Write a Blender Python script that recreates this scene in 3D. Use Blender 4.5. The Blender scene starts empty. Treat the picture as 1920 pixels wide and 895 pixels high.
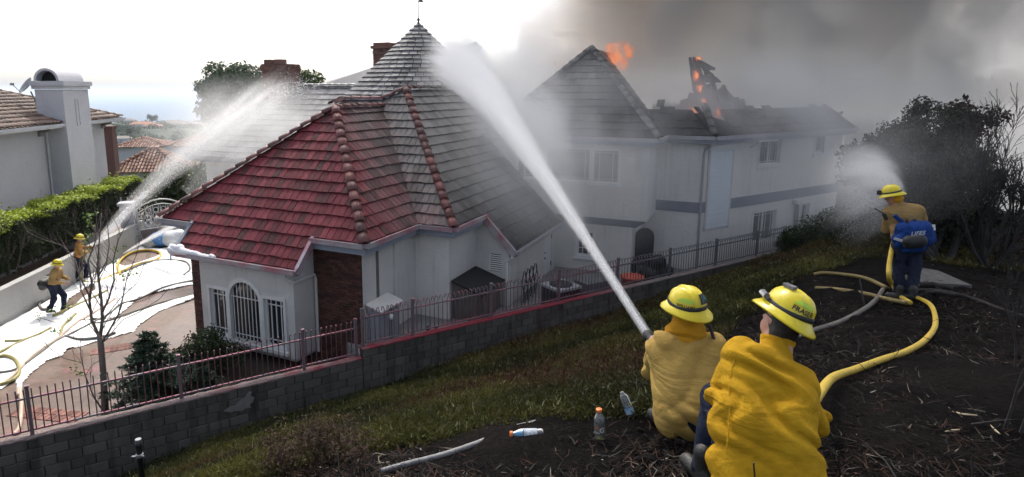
import bpy, bmesh, math, random
import numpy as np
from mathutils import Vector, Matrix, noise as mnoise
random.seed(7); RNG = np.random.default_rng(11)
SC = bpy.context.scene
COL = SC.collection
R = math.radians
PI = math.pi

# ---------------------------------------------------------------- camera
CAM_Z = 7.2
FPX, CX, CY, PITCH = 1160.0, 865.0, 375.0, math.atan((375 - 168) / 1160.0)
cd = bpy.data.cameras.new('camera'); cam = bpy.data.objects.new('camera', cd); COL.objects.link(cam)
cam.location = (0, 0, CAM_Z); cam.rotation_euler = (PI / 2 - PITCH, 0, 0)
cd.sensor_width = 36; cd.lens = 36 * FPX / 1920
cd.shift_x = (960 - CX) / 1920; cd.shift_y = -(447.5 - CY) / 1920
cd.clip_start = 0.1; cd.clip_end = 300000
SC.camera = cam

# ---------------------------------------------------------------- sky and sun
SUN_AZ, SUN_EL = R(-12), R(51)        # azimuth from +Y towards +X
W = bpy.data.worlds.new('World'); SC.world = W; W.use_nodes = True
nt = W.node_tree; nt.nodes.clear()
sky = nt.nodes.new('ShaderNodeTexSky'); sky.sky_type = 'NISHITA'; sky.sun_disc = False
sky.sun_elevation = SUN_EL; sky.sun_rotation = SUN_AZ
sky.air_density = 0.8; sky.dust_density = 3.6; sky.ozone_density = 1.0; sky.altitude = 150
bg = nt.nodes.new('ShaderNodeBackground'); bg.inputs[1].default_value = 0.15
wo = nt.nodes.new('ShaderNodeOutputWorld')
hsv = nt.nodes.new('ShaderNodeHueSaturation'); hsv.inputs['Saturation'].default_value = 0.48
nt.links.new(sky.outputs[0], hsv.inputs['Color']); nt.links.new(hsv.outputs[0], bg.inputs[0]); nt.links.new(bg.outputs[0], wo.inputs[0])
sl = bpy.data.lights.new('sun', 'SUN'); sl.energy = 2.3; sl.angle = R(1.2); sl.color = (1.0, 0.93, 0.84)
so = bpy.data.objects.new('sun', sl); COL.objects.link(so)
sdir = Vector((math.sin(SUN_AZ) * math.cos(SUN_EL), math.cos(SUN_AZ) * math.cos(SUN_EL), math.sin(SUN_EL)))
so.rotation_euler = sdir.to_track_quat('Z', 'Y').to_euler(); so.location = (0, 0, 60)
SC.view_settings.view_transform = 'Standard'; SC.view_settings.look = 'None'
SC.view_settings.exposure = 0.9; SC.view_settings.gamma = 1
cy = SC.cycles
cy.use_denoising = True; cy.max_bounces = 12; cy.diffuse_bounces = 3; cy.glossy_bounces = 3
cy.transmission_bounces = 6; cy.transparent_max_bounces = 24; cy.volume_bounces = 9
cy.volume_step_rate = 0.4; cy.volume_max_steps = 256; cy.sample_clamp_indirect = 6

# ---------------------------------------------------------------- coordinates
sp_, cp_ = math.sin(PITCH), math.cos(PITCH)
def ray(x, y):
    u = (x - CX) / FPX; v = (y - CY) / FPX
    return np.array([u, cp_ - v * sp_, -sp_ - v * cp_])
def atZ(x, y, Z):
    r = ray(x, y); return r * ((Z - CAM_Z) / r[2]) + [0, 0, CAM_Z]
def atD(x, y, D):
    return ray(x, y) * D + [0, 0, CAM_Z]
def onplane(x, y, P, n):
    r = ray(x, y); o = np.array([0, 0, CAM_Z]); P = np.array(P, float); n = np.array(n, float)
    return o + r * (((P - o) @ n) / (r @ n))
def proj_px(P):
    X, Y, Z = P[0], P[1], P[2] - CAM_Z; zc = Y * cp_ - Z * sp_; yc = -Y * sp_ - Z * cp_
    return CX + FPX * X / zc, CY + FPX * yc / zc
# house frame: a along the red eave, b away from it
HO = np.array([-2.36, 14.61]); _aa = R(-26)
HA = np.array([math.cos(_aa), math.sin(_aa)]); HB = np.array([-HA[1], HA[0]])
def H(a, b, z): return np.array([HO[0] + a * HA[0] + b * HB[0], HO[1] + a * HA[1] + b * HB[1], z])
# fence frame: f along the fence, n to its house side
FO = np.array([-2.28, 13.45]); _fa = R(31.7)
FF_ = np.array([math.cos(_fa), math.sin(_fa)]); FN = np.array([-FF_[1], FF_[0]])
def F(f, n, z): return np.array([FO[0] + f * FF_[0] + n * FN[0], FO[1] + f * FF_[1] + n * FN[1], z])
def toF(x, y):
    d0 = x - FO[0]; d1 = y - FO[1]
    return d0 * FF_[0] + d1 * FF_[1], d0 * FN[0] + d1 * FN[1]

# ---------------------------------------------------------------- object helpers
def tag(o, label=None, cat=None, group=None, kind=None):
    if label: o['label'] = label
    if cat: o['category'] = cat
    if group: o['group'] = group
    if kind: o['kind'] = kind
    return o
def empty(name, loc=(0, 0, 0), label=None, cat=None, group=None):
    o = bpy.data.objects.new(name, None); COL.objects.link(o); o.location = loc
    o.empty_display_size = 0.1
    return tag(o, label, cat, group)
def link(name, me, parent=None, mat=None):
    o = bpy.data.objects.new(name, me); COL.objects.link(o)
    if mat is not None and not me.materials: me.materials.append(mat)
    if parent is not None:
        o.parent = parent
        o.matrix_parent_inverse = world_of(parent).inverted()
    return o
def world_of(o):
    m = o.matrix_basis.copy()
    if o.parent is not None: m = world_of(o.parent) @ o.matrix_parent_inverse @ m
    return m

class MB:
    """collects vertices and faces of ONE mesh"""
    def __init__(s): s.v = []; s.f = []; s.uv = []
    def add(s, verts, faces, uvs=None):
        n = len(s.v); s.v += [tuple(map(float, p)) for p in verts]
        s.f += [tuple(i + n for i in q) for q in faces]
        s.uv += list(uvs) if uvs is not None else [(0.0, 0.0)] * len(verts)
        return s
    def hexa(s, p):  # 8 corners: bottom 4 ccw, top 4 ccw
        return s.add(p, [(0, 3, 2, 1), (4, 5, 6, 7), (0, 1, 5, 4), (1, 2, 6, 5), (2, 3, 7, 6), (3, 0, 4, 7)])
    def box(s, c, size, rz=0.0, M=None):
        hx, hy, hz = size[0] / 2, size[1] / 2, size[2] / 2
        p = [(-hx, -hy, -hz), (hx, -hy, -hz), (hx, hy, -hz), (-hx, hy, -hz), (-hx, -hy, hz), (hx, -hy, hz), (hx, hy, hz), (-hx, hy, hz)]
        if M is None: M = Matrix.Rotation(rz, 3, 'Z')
        return s.hexa([tuple(M @ Vector(q) + Vector(c)) for q in p])
    def bar(s, p0, p1, w, h=None, up=(0, 0, 1)):
        h = w if h is None else h
        p0, p1 = Vector(p0), Vector(p1); d = (p1 - p0).normalized()
        x = d.cross(Vector(up))
        x = x.normalized() if x.length > 1e-4 else Vector((1, 0, 0))
        y = x.cross(d)
        q = []
        for p in (p0, p1):
            q += [p - x * w / 2 - y * h / 2, p + x * w / 2 - y * h / 2, p + x * w / 2 + y * h / 2, p - x * w / 2 + y * h / 2]
        return s.add([tuple(a) for a in q], [(0, 1, 2, 3), (7, 6, 5, 4), (0, 4, 5, 1), (1, 5, 6, 2), (2, 6, 7, 3), (3, 7, 4, 0)])
    def tube(s, pts, r, n=6, cap=True, jit=0.0):
        P = [Vector(p) for p in pts]; m = len(P)
        rr = r if hasattr(r, '__len__') else [r] * m
        d0 = (P[1] - P[0]).normalized()
        x = d0.orthogonal().normalized()
        V = []; Fc = []; uvs = []; L = 0
        for i in range(m):
            d = (P[min(i + 1, m - 1)] - P[max(i - 1, 0)])
            if d.length < 1e-9: d = d0
            d = d.normalized(); x = (x - d * x.dot(d))
            x = x.normalized() if x.length > 1e-6 else d.orthogonal().normalized()
            y = d.cross(x)
            if i: L += (P[i] - P[i - 1]).length
            for k in range(n):
                t = 2 * PI * k / n; q = rr[i] * (1 + (random.uniform(-jit, jit) if jit else 0))
                V.append(P[i] + (x * math.cos(t) + y * math.sin(t)) * q); uvs.append((k / n, L))
        for i in range(m - 1):
            for k in range(n):
                a = i * n + k; b = i * n + (k + 1) % n
                Fc.append((a, b, b + n, a + n))
        if cap:
            Fc.append(tuple(range(n - 1, -1, -1))); Fc.append(tuple(range((m - 1) * n, m * n)))
        return s.add([tuple(p) for p in V], Fc, uvs)
    def lathe(s, prof, n=16, M=None, cap=True):
        V = []; Fc = []
        for r_, z in prof:
            for k in range(n):
                t = 2 * PI * k / n; V.append(Vector((r_ * math.cos(t), r_ * math.sin(t), z)))
        for i in range(len(prof) - 1):
            for k in range(n):
                a = i * n + k; b = i * n + (k + 1) % n; Fc.append((a, b, b + n, a + n))
        if cap:
            Fc.append(tuple(range(n - 1, -1, -1))); Fc.append(tuple(range((len(prof) - 1) * n, len(prof) * n)))
        if M is not None: V = [M @ p for p in V]
        return s.add([tuple(p) for p in V], Fc)
    def prism(s, poly, d):  # closed 3-D polygon pushed along vector d
        n = len(poly); P = [Vector(p) for p in poly]; D = Vector(d)
        V = P + [p + D for p in P]
        Fc = [tuple(range(n - 1, -1, -1)), tuple(range(n, 2 * n))] + [(i, (i + 1) % n, (i + 1) % n + n, i + n) for i in range(n)]
        return s.add([tuple(p) for p in V], Fc)
    def ico(s, c, r, sub=1, sq=(1, 1, 1)):
        V, Fc = ICO[sub]
        return s.add([(c[0] + p[0] * r * sq[0], c[1] + p[1] * r * sq[1], c[2] + p[2] * r * sq[2]) for p in V], Fc)
    def mesh(s, name, smooth=False):
        me = bpy.data.meshes.new(name); me.from_pydata(s.v, [], s.f)
        if any(u != (0.0, 0.0) for u in s.uv):
            ul = me.uv_layers.new(name='UVMap')
            li = np.empty(len(me.loops), np.int32); me.loops.foreach_get('vertex_index', li)
            ul.data.foreach_set('uv', np.array(s.uv, np.float32)[li].ravel())
        if smooth: me.polygons.foreach_set('use_smooth', [True] * len(me.polygons))
        me.update(); return me
    def build(s, name, mat=None, parent=None, smooth=False):
        return link(name, s.mesh(name, smooth), parent, mat)
ICO = {}
for _s in (1, 2, 3):
    _b = bmesh.new(); bmesh.ops.create_icosphere(_b, subdivisions=_s, radius=1)
    ICO[_s] = ([tuple(v.co) for v in _b.verts], [tuple(v.index for v in f.verts) for f in _b.faces]); _b.free()

def npmesh(name, V, Fq, mat=None, parent=None, smooth=False, uv=None, col=None):
    """fast mesh from numpy arrays; Fq (n,3) or (n,4)"""
    me = bpy.data.meshes.new(name); V = np.asarray(V, np.float32); Fq = np.asarray(Fq, np.int32)
    k = Fq.shape[1]; me.vertices.add(len(V)); me.vertices.foreach_set('co', V.ravel())
    me.loops.add(Fq.size); me.loops.foreach_set('vertex_index', Fq.ravel())
    me.polygons.add(len(Fq)); me.polygons.foreach_set('loop_start', np.arange(0, Fq.size, k, dtype=np.int32))
    if smooth: me.polygons.foreach_set('use_smooth', np.ones(len(Fq), bool))
    if col is not None:
        at = me.color_attributes.new('Col', 'FLOAT_COLOR', 'POINT')
        c4 = np.ones((len(V), 4), np.float32); c4[:, :3] = col; at.data.foreach_set('color', c4.ravel())
    me.update(calc_edges=True); me.validate()
    return link(name, me, parent, mat)

# ---------------------------------------------------------------- materials
def lin(c):
    if isinstance(c, str):
        c = [int(c[i:i + 2], 16) / 255 for i in (1, 3, 5)]
        c = [x / 12.92 if x <= 0.04045 else ((x + 0.055) / 1.055) ** 2.4 for x in c]
    return (c[0], c[1], c[2], 1)
class NT:
    def __init__(s, name):
        s.m = bpy.data.materials.new(name); s.m.use_nodes = True; s.t = s.m.node_tree
        s.b = s.t.nodes['Principled BSDF']; s.o = s.t.nodes['Material Output']
    def n(s, typ, **kw):
        nd = s.t.nodes.new('ShaderNode' + typ)
        for k, v in kw.items():
            if k.startswith('i_'):
                key = k[2:]; key = int(key) if key.isdigit() else key.replace('_', ' ')
                nd.inputs[key].default_value = v
            else: setattr(nd, k, v)
        return nd
    def l(s, a, b): s.t.links.new(a, b)
    def pos(s): return s.n('NewGeometry').outputs['Position']
    def coord(s, k='Object'): return s.n('TexCoord').outputs[k]
    def scale(s, vec, sc):
        m = s.n('Mapping'); m.inputs['Scale'].default_value = sc; s.l(vec, m.inputs[0]); return m.outputs[0]
    def noise(s, vec, scale=5, detail=4, rough=0.55, dist=0.0):
        n = s.n('TexNoise'); n.inputs['Scale'].default_value = scale; n.inputs['Detail'].default_value = detail
        n.inputs['Roughness'].default_value = rough; n.inputs['Distortion'].default_value = dist
        if vec is not None: s.l(vec, n.inputs['Vector'])
        return n.outputs['Fac']
    def ramp(s, fac, stops):
        r = s.n('ValToRGB'); e = r.color_ramp.elements
        while len(e) < len(stops): e.new(0.5)
        for i, (p, c) in enumerate(stops):
            e[i].position = p; e[i].color = lin(c) if not isinstance(c, (int, float)) else (c, c, c, 1)
        s.l(fac, r.inputs[0]); return r.outputs[0]
    def mix(s, f, a, b, mode='MIX'):
        m = s.n('Mix', data_type='RGBA', blend_type=mode)
        for so_, i in ((f, 0), (a, 6), (b, 7)):
            if hasattr(so_, 'is_linked') or hasattr(so_, 'links'): s.l(so_, m.inputs[i])
            else: m.inputs[i].default_value = so_ if i == 0 else lin(so_)
        return m.outputs[2]
    def math(s, op, a, b=None, c=None, clamp=False):
        m = s.n('Math', operation=op); m.use_clamp = clamp
        for i, x in enumerate((a, b, c)):
            if x is None: continue
            if isinstance(x, (int, float)): m.inputs[i].default_value = x
            else: s.l(x, m.inputs[i])
        return m.outputs[0]
    def sep(s, vec):
        x = s.n('SeparateXYZ'); s.l(vec, x.inputs[0]); return x.outputs
    def rnd(s):
        a = s.n('ObjectInfo').outputs['Random']; b = s.n('NewGeometry').outputs['Random Per Island']
        return s.math('FRACT', s.math('ADD', a, b))
    def bump(s, h, strength=0.3, dist=0.02):
        b = s.n('Bump'); b.inputs['Strength'].default_value = strength; b.inputs['Distance'].default_value = dist
        s.l(h, b.inputs['Height']); s.l(b.outputs[0], s.b.inputs['Normal']); return b
    def base(s, c):
        if hasattr(c, 'links'): s.l(c, s.b.inputs['Base Color'])
        else: s.b.inputs['Base Color'].default_value = lin(c)
    def set(s, **kw):
        for k, v in kw.items():
            i = s.b.inputs[k.replace('_', ' ')]
            if hasattr(v, 'links'): s.l(v, i)
            else: i.default_value = v
        return s
_MC = {}
def simple(name, c0, c1=None, rough=0.7, scale=6.0, bump=0.25, bscale=60.0, metal=0.0, obj=False, **kw):
    """noise-varied plain surface"""
    if name in _MC: return _MC[name]
    t = NT(name); v = t.coord('Object') if obj else t.pos()
    c1 = c1 or c0
    f = t.noise(v, scale, 5, 0.6)
    t.base(t.ramp(f, [(0.3, c0), (0.7, c1)]))
    if bump: t.bump(t.noise(v, bscale, 3), bump, 0.01)
    t.set(Roughness=rough, Metallic=metal, **kw); _MC[name] = t.m; return t.m
# ================================================================ materials for buildings
def stucco(name, c0, c1, grime=1.0):
    t = NT(name); p = t.pos()
    f = t.noise(p, 0.9, 6, 0.62); f2 = t.noise(t.scale(p, (6, 6, 0.5)), 1.0, 4, 0.6)
    c = t.ramp(f, [(0.25, c0), (0.75, c1)])
    streak = t.ramp(f2, [(0.55, 0.0), (0.8, 1.0)])
    c = t.mix(t.math('MULTIPLY', streak, grime * 0.35), c, (0.25, 0.23, 0.2))
    t.base(c); t.bump(t.math('ADD', t.noise(p, 38, 6, 0.7), t.math('MULTIPLY', t.noise(p, 9, 4, .6), 1.2)), 0.8, 0.03); t.set(Roughness=0.9); return t.m
M_WALL = stucco('stucco_white', (0.56, 0.55, 0.53), (0.68, 0.665, 0.64))
M_WALLD = stucco('stucco_grey', (0.72, 0.695, 0.66), (0.80, 0.78, 0.74), 0.9)
M_LWALL = stucco('stucco_pale', (0.47, 0.475, 0.51), (0.53, 0.535, 0.57), 0.3)
M_TRIM = simple('trim_white', (0.72, 0.72, 0.71), (0.64, 0.63, 0.62), 0.5, 3, 0.1)
M_FASC = simple('fascia_bluegrey', (0.27, 0.30, 0.36), (0.22, 0.25, 0.30), 0.55, 3, 0.15)
M_BAND = simple('band_bluegrey', (0.17, 0.19, 0.24), (0.21, 0.23, 0.28), 0.6, 2, 0.2)
M_GUT = simple('gutter_metal', (0.42, 0.42, 0.45), (0.33, 0.31, 0.34), 0.35, 4, 0.1, metal=0.3)
def pinkgutter():
    t = NT('gutter_pink'); p = t.pos(); f = t.noise(p, 1.4, 4, 0.6)
    t.base(t.ramp(f, [(0.4, (0.42, 0.40, 0.43)), (0.62, (0.40, 0.16, 0.19))])); t.set(Roughness=0.3, Metallic=0.2); return t.m
M_GUTP = pinkgutter()
def glass_dark():
    t = NT('window_glass'); t.base((0.02, 0.022, 0.026)); t.set(Roughness=0.06); t.b.inputs['Specular IOR Level'].default_value = 0.6
    t.bump(t.noise(t.pos(), 1.2, 2), 0.05, 0.05); return t.m
M_GLASS = glass_dark()
M_DARK = simple('dark_interior', (0.015, 0.015, 0.016), (0.02, 0.02, 0.02), 0.9)
def brick_mat(name, c0, c1, c2):
    t = NT(name); r = t.rnd(); f = t.noise(t.pos(), 25, 3)
    c = t.ramp(t.math('ADD', t.math('MULTIPLY', r, 0.75), t.math('MULTIPLY', f, 0.25)), [(0.15, c0), (0.5, c1), (0.85, c2)])
    t.base(c); t.bump(t.noise(t.pos(), 90, 3), 0.4, 0.005); t.set(Roughness=0.85); return t.m
M_BRICK = brick_mat('dark_brick', (0.045, 0.02, 0.016), (0.085, 0.032, 0.024), (0.12, 0.05, 0.036))
M_BRICKC = brick_mat('chimney_brick', (0.11, 0.055, 0.045), (0.16, 0.08, 0.062), (0.2, 0.11, 0.085))
M_MORTAR = simple('mortar', (0.10, 0.09, 0.085), (0.07, 0.065, 0.06), 0.95, 8, 0.3)

def roof_mat():
    """shake-look concrete tile: grey brown body, red retardant stain over the near garage slopes, soot on the far right"""
    t = NT('shake_tile'); p = t.pos(); r = t.rnd(); uv = t.n('UVMap').outputs[0]
    off = t.n('CombineXYZ'); t.l(t.math('MULTIPLY', r, 37.0), off.inputs[0]); t.l(t.math('MULTIPLY', r, 11.0), off.inputs[1])
    va = t.n('VectorMath', operation='ADD'); t.l(uv, va.inputs[0]); t.l(off.outputs[0], va.inputs[1])
    grain = t.noise(t.scale(va.outputs[0], (46, 3.2, 1)), 1.0, 4, 0.6)
    big = t.noise(p, 0.7, 4, 0.6)
    # grey body
    v = t.math('ADD', t.math('MULTIPLY', r, 0.55), t.math('MULTIPLY', grain, 0.45))
    grey = t.ramp(v, [(0.2, (0.075, 0.07, 0.066)), (0.5, (0.125, 0.12, 0.115)), (0.85, (0.20, 0.19, 0.18))])
    red = t.ramp(v, [(0.2, (0.055, 0.026, 0.025)), (0.48, (0.135, 0.022, 0.029)), (0.85, (0.23, 0.045, 0.056))])
    # stain mask in the house frame: a runs right, b runs away
    x = t.sep(p)
    a = t.math('ADD', t.math('MULTIPLY', t.math('SUBTRACT', x[0], float(HO[0])), float(HA[0])), t.math('MULTIPLY', t.math('SUBTRACT', x[1], float(HO[1])), float(HA[1])))
    b = t.math('ADD', t.math('MULTIPLY', t.math('SUBTRACT', x[0], float(HO[0])), float(HB[0])), t.math('MULTIPLY', t.math('SUBTRACT', x[1], float(HO[1])), float(HB[1])))
    nz = t.noise(t.scale(p, (1, 1, 1)), 0.9, 5, 0.62)
    k = t.math('ADD', t.math('MULTIPLY', t.math('ADD', a, b), 0.12), t.math('MULTIPLY', t.math('SUBTRACT', x[2], 3.5), 0.05))
    k = t.math('ADD', k, t.math('MULTIPLY', t.math('SUBTRACT', nz, 0.5), 0.55))
    k = t.math('ADD', k, t.math('MULTIPLY', t.math('SUBTRACT', grain, 0.5), 0.35))
    mask = t.ramp(k, [(0.08, 1.0), (0.28, 0.5), (0.52, 0.0)])
    far = t.ramp(t.math('MULTIPLY', x[1], 0.01), [(0.225, 1.0), (0.235, 0.0)])
    mask = t.math('MULTIPLY', mask, far)
    c = t.mix(mask, grey, red)
    # rusty brown moss near ridge of the small hip
    br = t.math('MULTIPLY', t.ramp(t.noise(p, 1.6, 4, 0.6), [(0.55, 0.0), (0.7, 1.0)]), t.math('MULTIPLY', t.ramp(t.math('MULTIPLY', x[2], 0.1), [(0.52, 0.0), (0.62, 0.55)]), mask))
    c = t.mix(br, c, (0.10, 0.055, 0.02))
    # soot on the burnt right part of the big roof
    soot = t.math('MULTIPLY', t.ramp(t.math('ADD', t.math('MULTIPLY', a, 0.2), t.math('MULTIPLY', t.math('SUBTRACT', nz, 0.5), 0.6)), [(0.12, 0.0), (0.42, 0.82)]), far)
    c = t.mix(soot, c, (0.022, 0.021, 0.02))
    burn = t.math('MULTIPLY', t.ramp(t.math('MULTIPLY', x[0], .1), [(.70, 0.0), (.86, 1.0)]), t.math('MULTIPLY', t.ramp(t.math('MULTIPLY', x[2], .1), [(.57, .0), (.66, 1.0)]), t.ramp(t.noise(p, 1.1, 5, .65), [(.36, 0.0), (.54, .95)])))
    c = t.mix(burn, c, (.010, .0095, .009))
    t.base(c)
    t.bump(grain, 1.0, 0.02)
    wet = t.math('MULTIPLY', t.ramp(t.math('ADD', t.math('MULTIPLY', t.math('ADD', a, b), .2), t.math('MULTIPLY', t.math('SUBTRACT', big, .5), .3)), [(0.0, 0.0), (.3, 1.0)]), t.ramp(t.math('MULTIPLY', x[0], .1), [(.25, 1.0), (.55, .2)]))
    t.set(Roughness=t.math('SUBTRACT', .62, t.math('MULTIPLY', wet, .20))); t.l(t.math('ADD', .2, t.math('MULTIPLY', wet, .22)), t.b.inputs['Specular IOR Level']); return t.m
M_TILE = roof_mat()
def cap_mat():
    t = NT('ridge_cap_tile'); r = t.rnd(); p = t.pos(); x = t.sep(p)
    v = t.math('ADD', t.math('MULTIPLY', r, 0.6), t.math('MULTIPLY', t.noise(p, 9, 4), 0.4))
    red = t.ramp(v, [(0.2, (0.075, 0.03, 0.028)), (0.55, (0.13, 0.042, 0.038)), (0.85, (0.21, 0.07, 0.062))])
    grey = t.ramp(v, [(0.2, (0.08, 0.075, 0.07)), (0.85, (0.19, 0.18, 0.17))])
    b = t.math('ADD', t.math('MULTIPLY', t.math('SUBTRACT', x[0], float(HO[0])), float(HB[0])), t.math('MULTIPLY', t.math('SUBTRACT', x[1], float(HO[1])), float(HB[1])))
    far = t.ramp(t.math('MULTIPLY', b, .1), [(0.66, 0.0), (0.74, 1.0)])
    t.base(t.mix(far, red, grey)); t.bump(t.noise(p, 30, 4), 0.5, 0.012); t.set(Roughness=0.5); return t.m
M_CAP = cap_mat()
def wet_mat():
    t = NT('wet_grey_tile'); r = t.rnd(); p = t.pos()
    v = t.math('ADD', t.math('MULTIPLY', r, 0.6), t.math('MULTIPLY', t.noise(p, 7, 4), 0.4))
    t.base(t.ramp(v, [(0.2, (0.10, 0.10, 0.105)), (0.8, (0.2, 0.2, 0.205))])); t.bump(t.noise(p, 40, 3), 0.4, 0.01); t.set(Roughness=0.33); return t.m
M_WET = wet_mat()
M_UNDER = simple('roof_underlay', (0.012, 0.010, 0.010), (0.02, 0.017, 0.016), 0.9)
M_CHAR = simple('charred', (0.012, 0.011, 0.011), (0.03, 0.028, 0.027), 0.9, 5, 0.8, 18)

# ================================================================ roof machinery
def clip2(poly, a, b):
    """Sutherland-Hodgman: keep the part of poly left of a->b"""
    out = []
    for i in range(len(poly)):
        p, q = poly[i - 1], poly[i]
        sp = (b[0] - a[0]) * (p[1] - a[1]) - (b[1] - a[1]) * (p[0] - a[0])
        sq = (b[0] - a[0]) * (q[1] - a[1]) - (b[1] - a[1]) * (q[0] - a[0])
        if (sp >= 0) != (sq >= 0):
            t = sp / (sp - sq); out.append((p[0] + (q[0] - p[0]) * t, p[1] + (q[1] - p[1]) * t))
        if sq >= 0: out.append(q)
    return out
def area2(p): return 0.5 * sum(p[i - 1][0] * p[i][1] - p[i][0] * p[i - 1][1] for i in range(len(p)))
TILES = []       # (distance, poly in world, full?, matrix, mb data)
class Plane:
    """a roof slope: world polygon(s), eave direction e, upslope direction u"""
    def __init__(s, polys, e, u):
        s.e = Vector(e).normalized(); s.u = Vector(u).normalized(); s.nrm = s.e.cross(s.u).normalized()
        if s.nrm.z < 0: s.e = -s.e; s.nrm = -s.nrm
        s.polys = [[Vector(p) for p in P] for P in polys]; s.o = s.polys[0][0]
    def to2(s, p): d = Vector(p) - s.o; return (d.dot(s.e), d.dot(s.u))
    def to3(s, x, y, h=0.0): return s.o + s.e * x + s.u * y + s.nrm * h
def tile_verts(poly, y0, L, h0, h1):
    n = len(poly); V = []
    for k in (0, 1):
        for (x, y) in poly:
            tt = min(1, max(0, (y - y0) / L)); V.append((x, y, (h0 * (1 - tt) + h1 * tt) if k else -0.01))
    Fc = [tuple(range(n, 2 * n))] + [(i, (i + 1) % n, (i + 1) % n + n, i + n) for i in range(n)]
    return V, Fc
def lay_tiles(pl, course=0.345, width=0.205, butt=0.055, top=0.010, gap=0.014, phase=0.0, stagger=0.5, keep=None, jit=0.004):
    """returns [(polygon2d, y0, full, x0)] laid in courses from the eave"""
    res = []
    for P in pl.polys:
        Q = [pl.to2(p) for p in P]
        if area2(Q) < 0: Q = Q[::-1]
        ymin = min(q[1] for q in Q); ymax = max(q[1] for q in Q)
        j0 = math.floor(ymin / course) - 1
        for j in range(j0, int(ymax / course) + 2):
            y0 = j * course
            row = [(-1e3, y0), (1e3, y0), (1e3, y0 + course), (-1e3, y0 + course)]
            for i in range(len(Q)): row = clip2(row, Q[i - 1], Q[i]) if len(row) > 2 else row
            if len(row) < 3 or area2(row) < 0.004: continue
            xa = min(q[0] for q in row); xb = max(q[0] for q in row)
            off = (stagger * width) * (j % 2) + phase
            for k in range(math.floor((xa - off) / width), math.ceil((xb - off) / width)):
                x0 = off + k * width
                cell = [(x0 + gap / 2, y0), (x0 + width - gap / 2, y0), (x0 + width - gap / 2, y0 + course), (x0 + gap / 2, y0 + course)]
                c = cell
                for i in range(len(row)):
                    c = clip2(c, row[i - 1], row[i])
                    if len(c) < 3: break
                if len(c) < 3 or area2(c) < 0.002: continue
                full = abs(area2(c) - area2(cell)) < 1e-4
                mid = pl.to3(x0 + width / 2, y0 + course / 2)
                if keep and not keep(mid): continue
                res.append((c, x0, y0, full, mid))
    return res
def put_tiles(jobs, roof, limit, mat, name='roof_tile'):
    """jobs: [(plane, kwargs)]; the nearest `limit` tiles become objects, the rest one stuff part"""
    allt = []
    for pl, kw in jobs:
        for c in lay_tiles(pl, **kw): allt.append((( c[4] - Vector((0, 0, CAM_Z))).length, pl, kw, c))
    allt.sort(key=lambda q: q[0])
    shared = {}
    rest = MB()
    for i, (d, pl, kw, (c, x0, y0, full, mid)) in enumerate(allt):
        L = kw.get('course', 0.345); w = kw.get('width', 0.205); h0 = kw.get('butt', 0.052) + random.uniform(-1, 1) * kw.get('jit', 0.004); h1 = kw.get('top', 0.012)
        sk = random.uniform(-0.014, 0.012)
        if i < limit:
            cc = [(x - x0, y - y0) for x, y in c]
            if full and (L, w) in shared: me = shared[(L, w)]
            else:
                V, Fc = tile_verts(cc, 0, L, kw.get('butt', 0.052), h1); m = MB(); m.add(V, Fc, [(v[0], v[1]) for v in V]); me = m.mesh(name)
                me.materials.append(mat)
                if full: shared[(L, w)] = me
            o = bpy.data.objects.new(name, me); COL.objects.link(o); o.parent = roof
            M = Matrix((pl.e, pl.u, pl.nrm)).transposed().to_4x4(); M.translation = pl.to3(x0, y0 + sk, random.uniform(-0.003, 0.004))
            M = M @ Matrix.Rotation(random.uniform(-0.01, 0.01), 4, 'Z')
            o.matrix_basis = M
        else:
            V, Fc = tile_verts(c, y0, L, h0, h1)
            rest.add([tuple(pl.to3(v[0], v[1] + sk, v[2])) for v in V], Fc, [(v[0] - x0, v[1] - y0) for v in V])
    if rest.v:
        o = rest.build(name, mat, roof); o['kind'] = 'stuff'
def ridge_caps(p0, p1, parent, mat, r=0.125, L=0.40, name='ridge_cap', lift=0.03, n=7, upv=(0, 0, 1), keep=None):
    """overlapping half-round cap tiles from p0 (low) to p1 (high); shared mesh, one object each"""
    p0, p1 = Vector(p0), Vector(p1); d = p1 - p0; tot = d.length; d = d.normalized()
    y = Vector(upv); y = (y - d * y.dot(d)).normalized(); x = y.cross(d)
    cnt = max(1, round(tot / L)); step = tot / cnt
    m = MB(); V = []; Fc = []
    for (zz, rr, hh) in ((0, r * 1.05, 0.022), (step * 1.10, r * 0.94, 0.0)):
        for rr2 in (rr, rr - 0.025):
            for k in range(n + 1):
                t = PI * k / n; V.append((rr2 * math.cos(t) * 1.05, rr2 * math.sin(t) * 0.85 + hh - 0.045, zz))
    q = n + 1
    for k in range(n):
        Fc += [(k, k + 1, k + 1 + 2 * q, k + 2 * q), (k + q, k + q + 2 * q, k + 1 + 3 * q, k + 1 + q), (k, k + q, k + 1 + q, k + 1), (k + 2 * q, k + 1 + 2 * q, k + 1 + 3 * q, k + 3 * q)]
    m.add(V, Fc); me = m.mesh(name, True); me.materials.append(mat)
    for i in range(cnt):
        c = p0 + d * (i * step)
        if keep and not keep(i / cnt): continue
        M = Matrix((x, y, d)).transposed().to_4x4(); M.translation = c + y * (lift + random.uniform(-.006, .006))
        M = M @ Matrix.Rotation(random.uniform(-.03, .03), 4, 'Y')
        o = bpy.data.objects.new(name, me); COL.objects.link(o); o.parent = parent; o.matrix_basis = M

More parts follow.
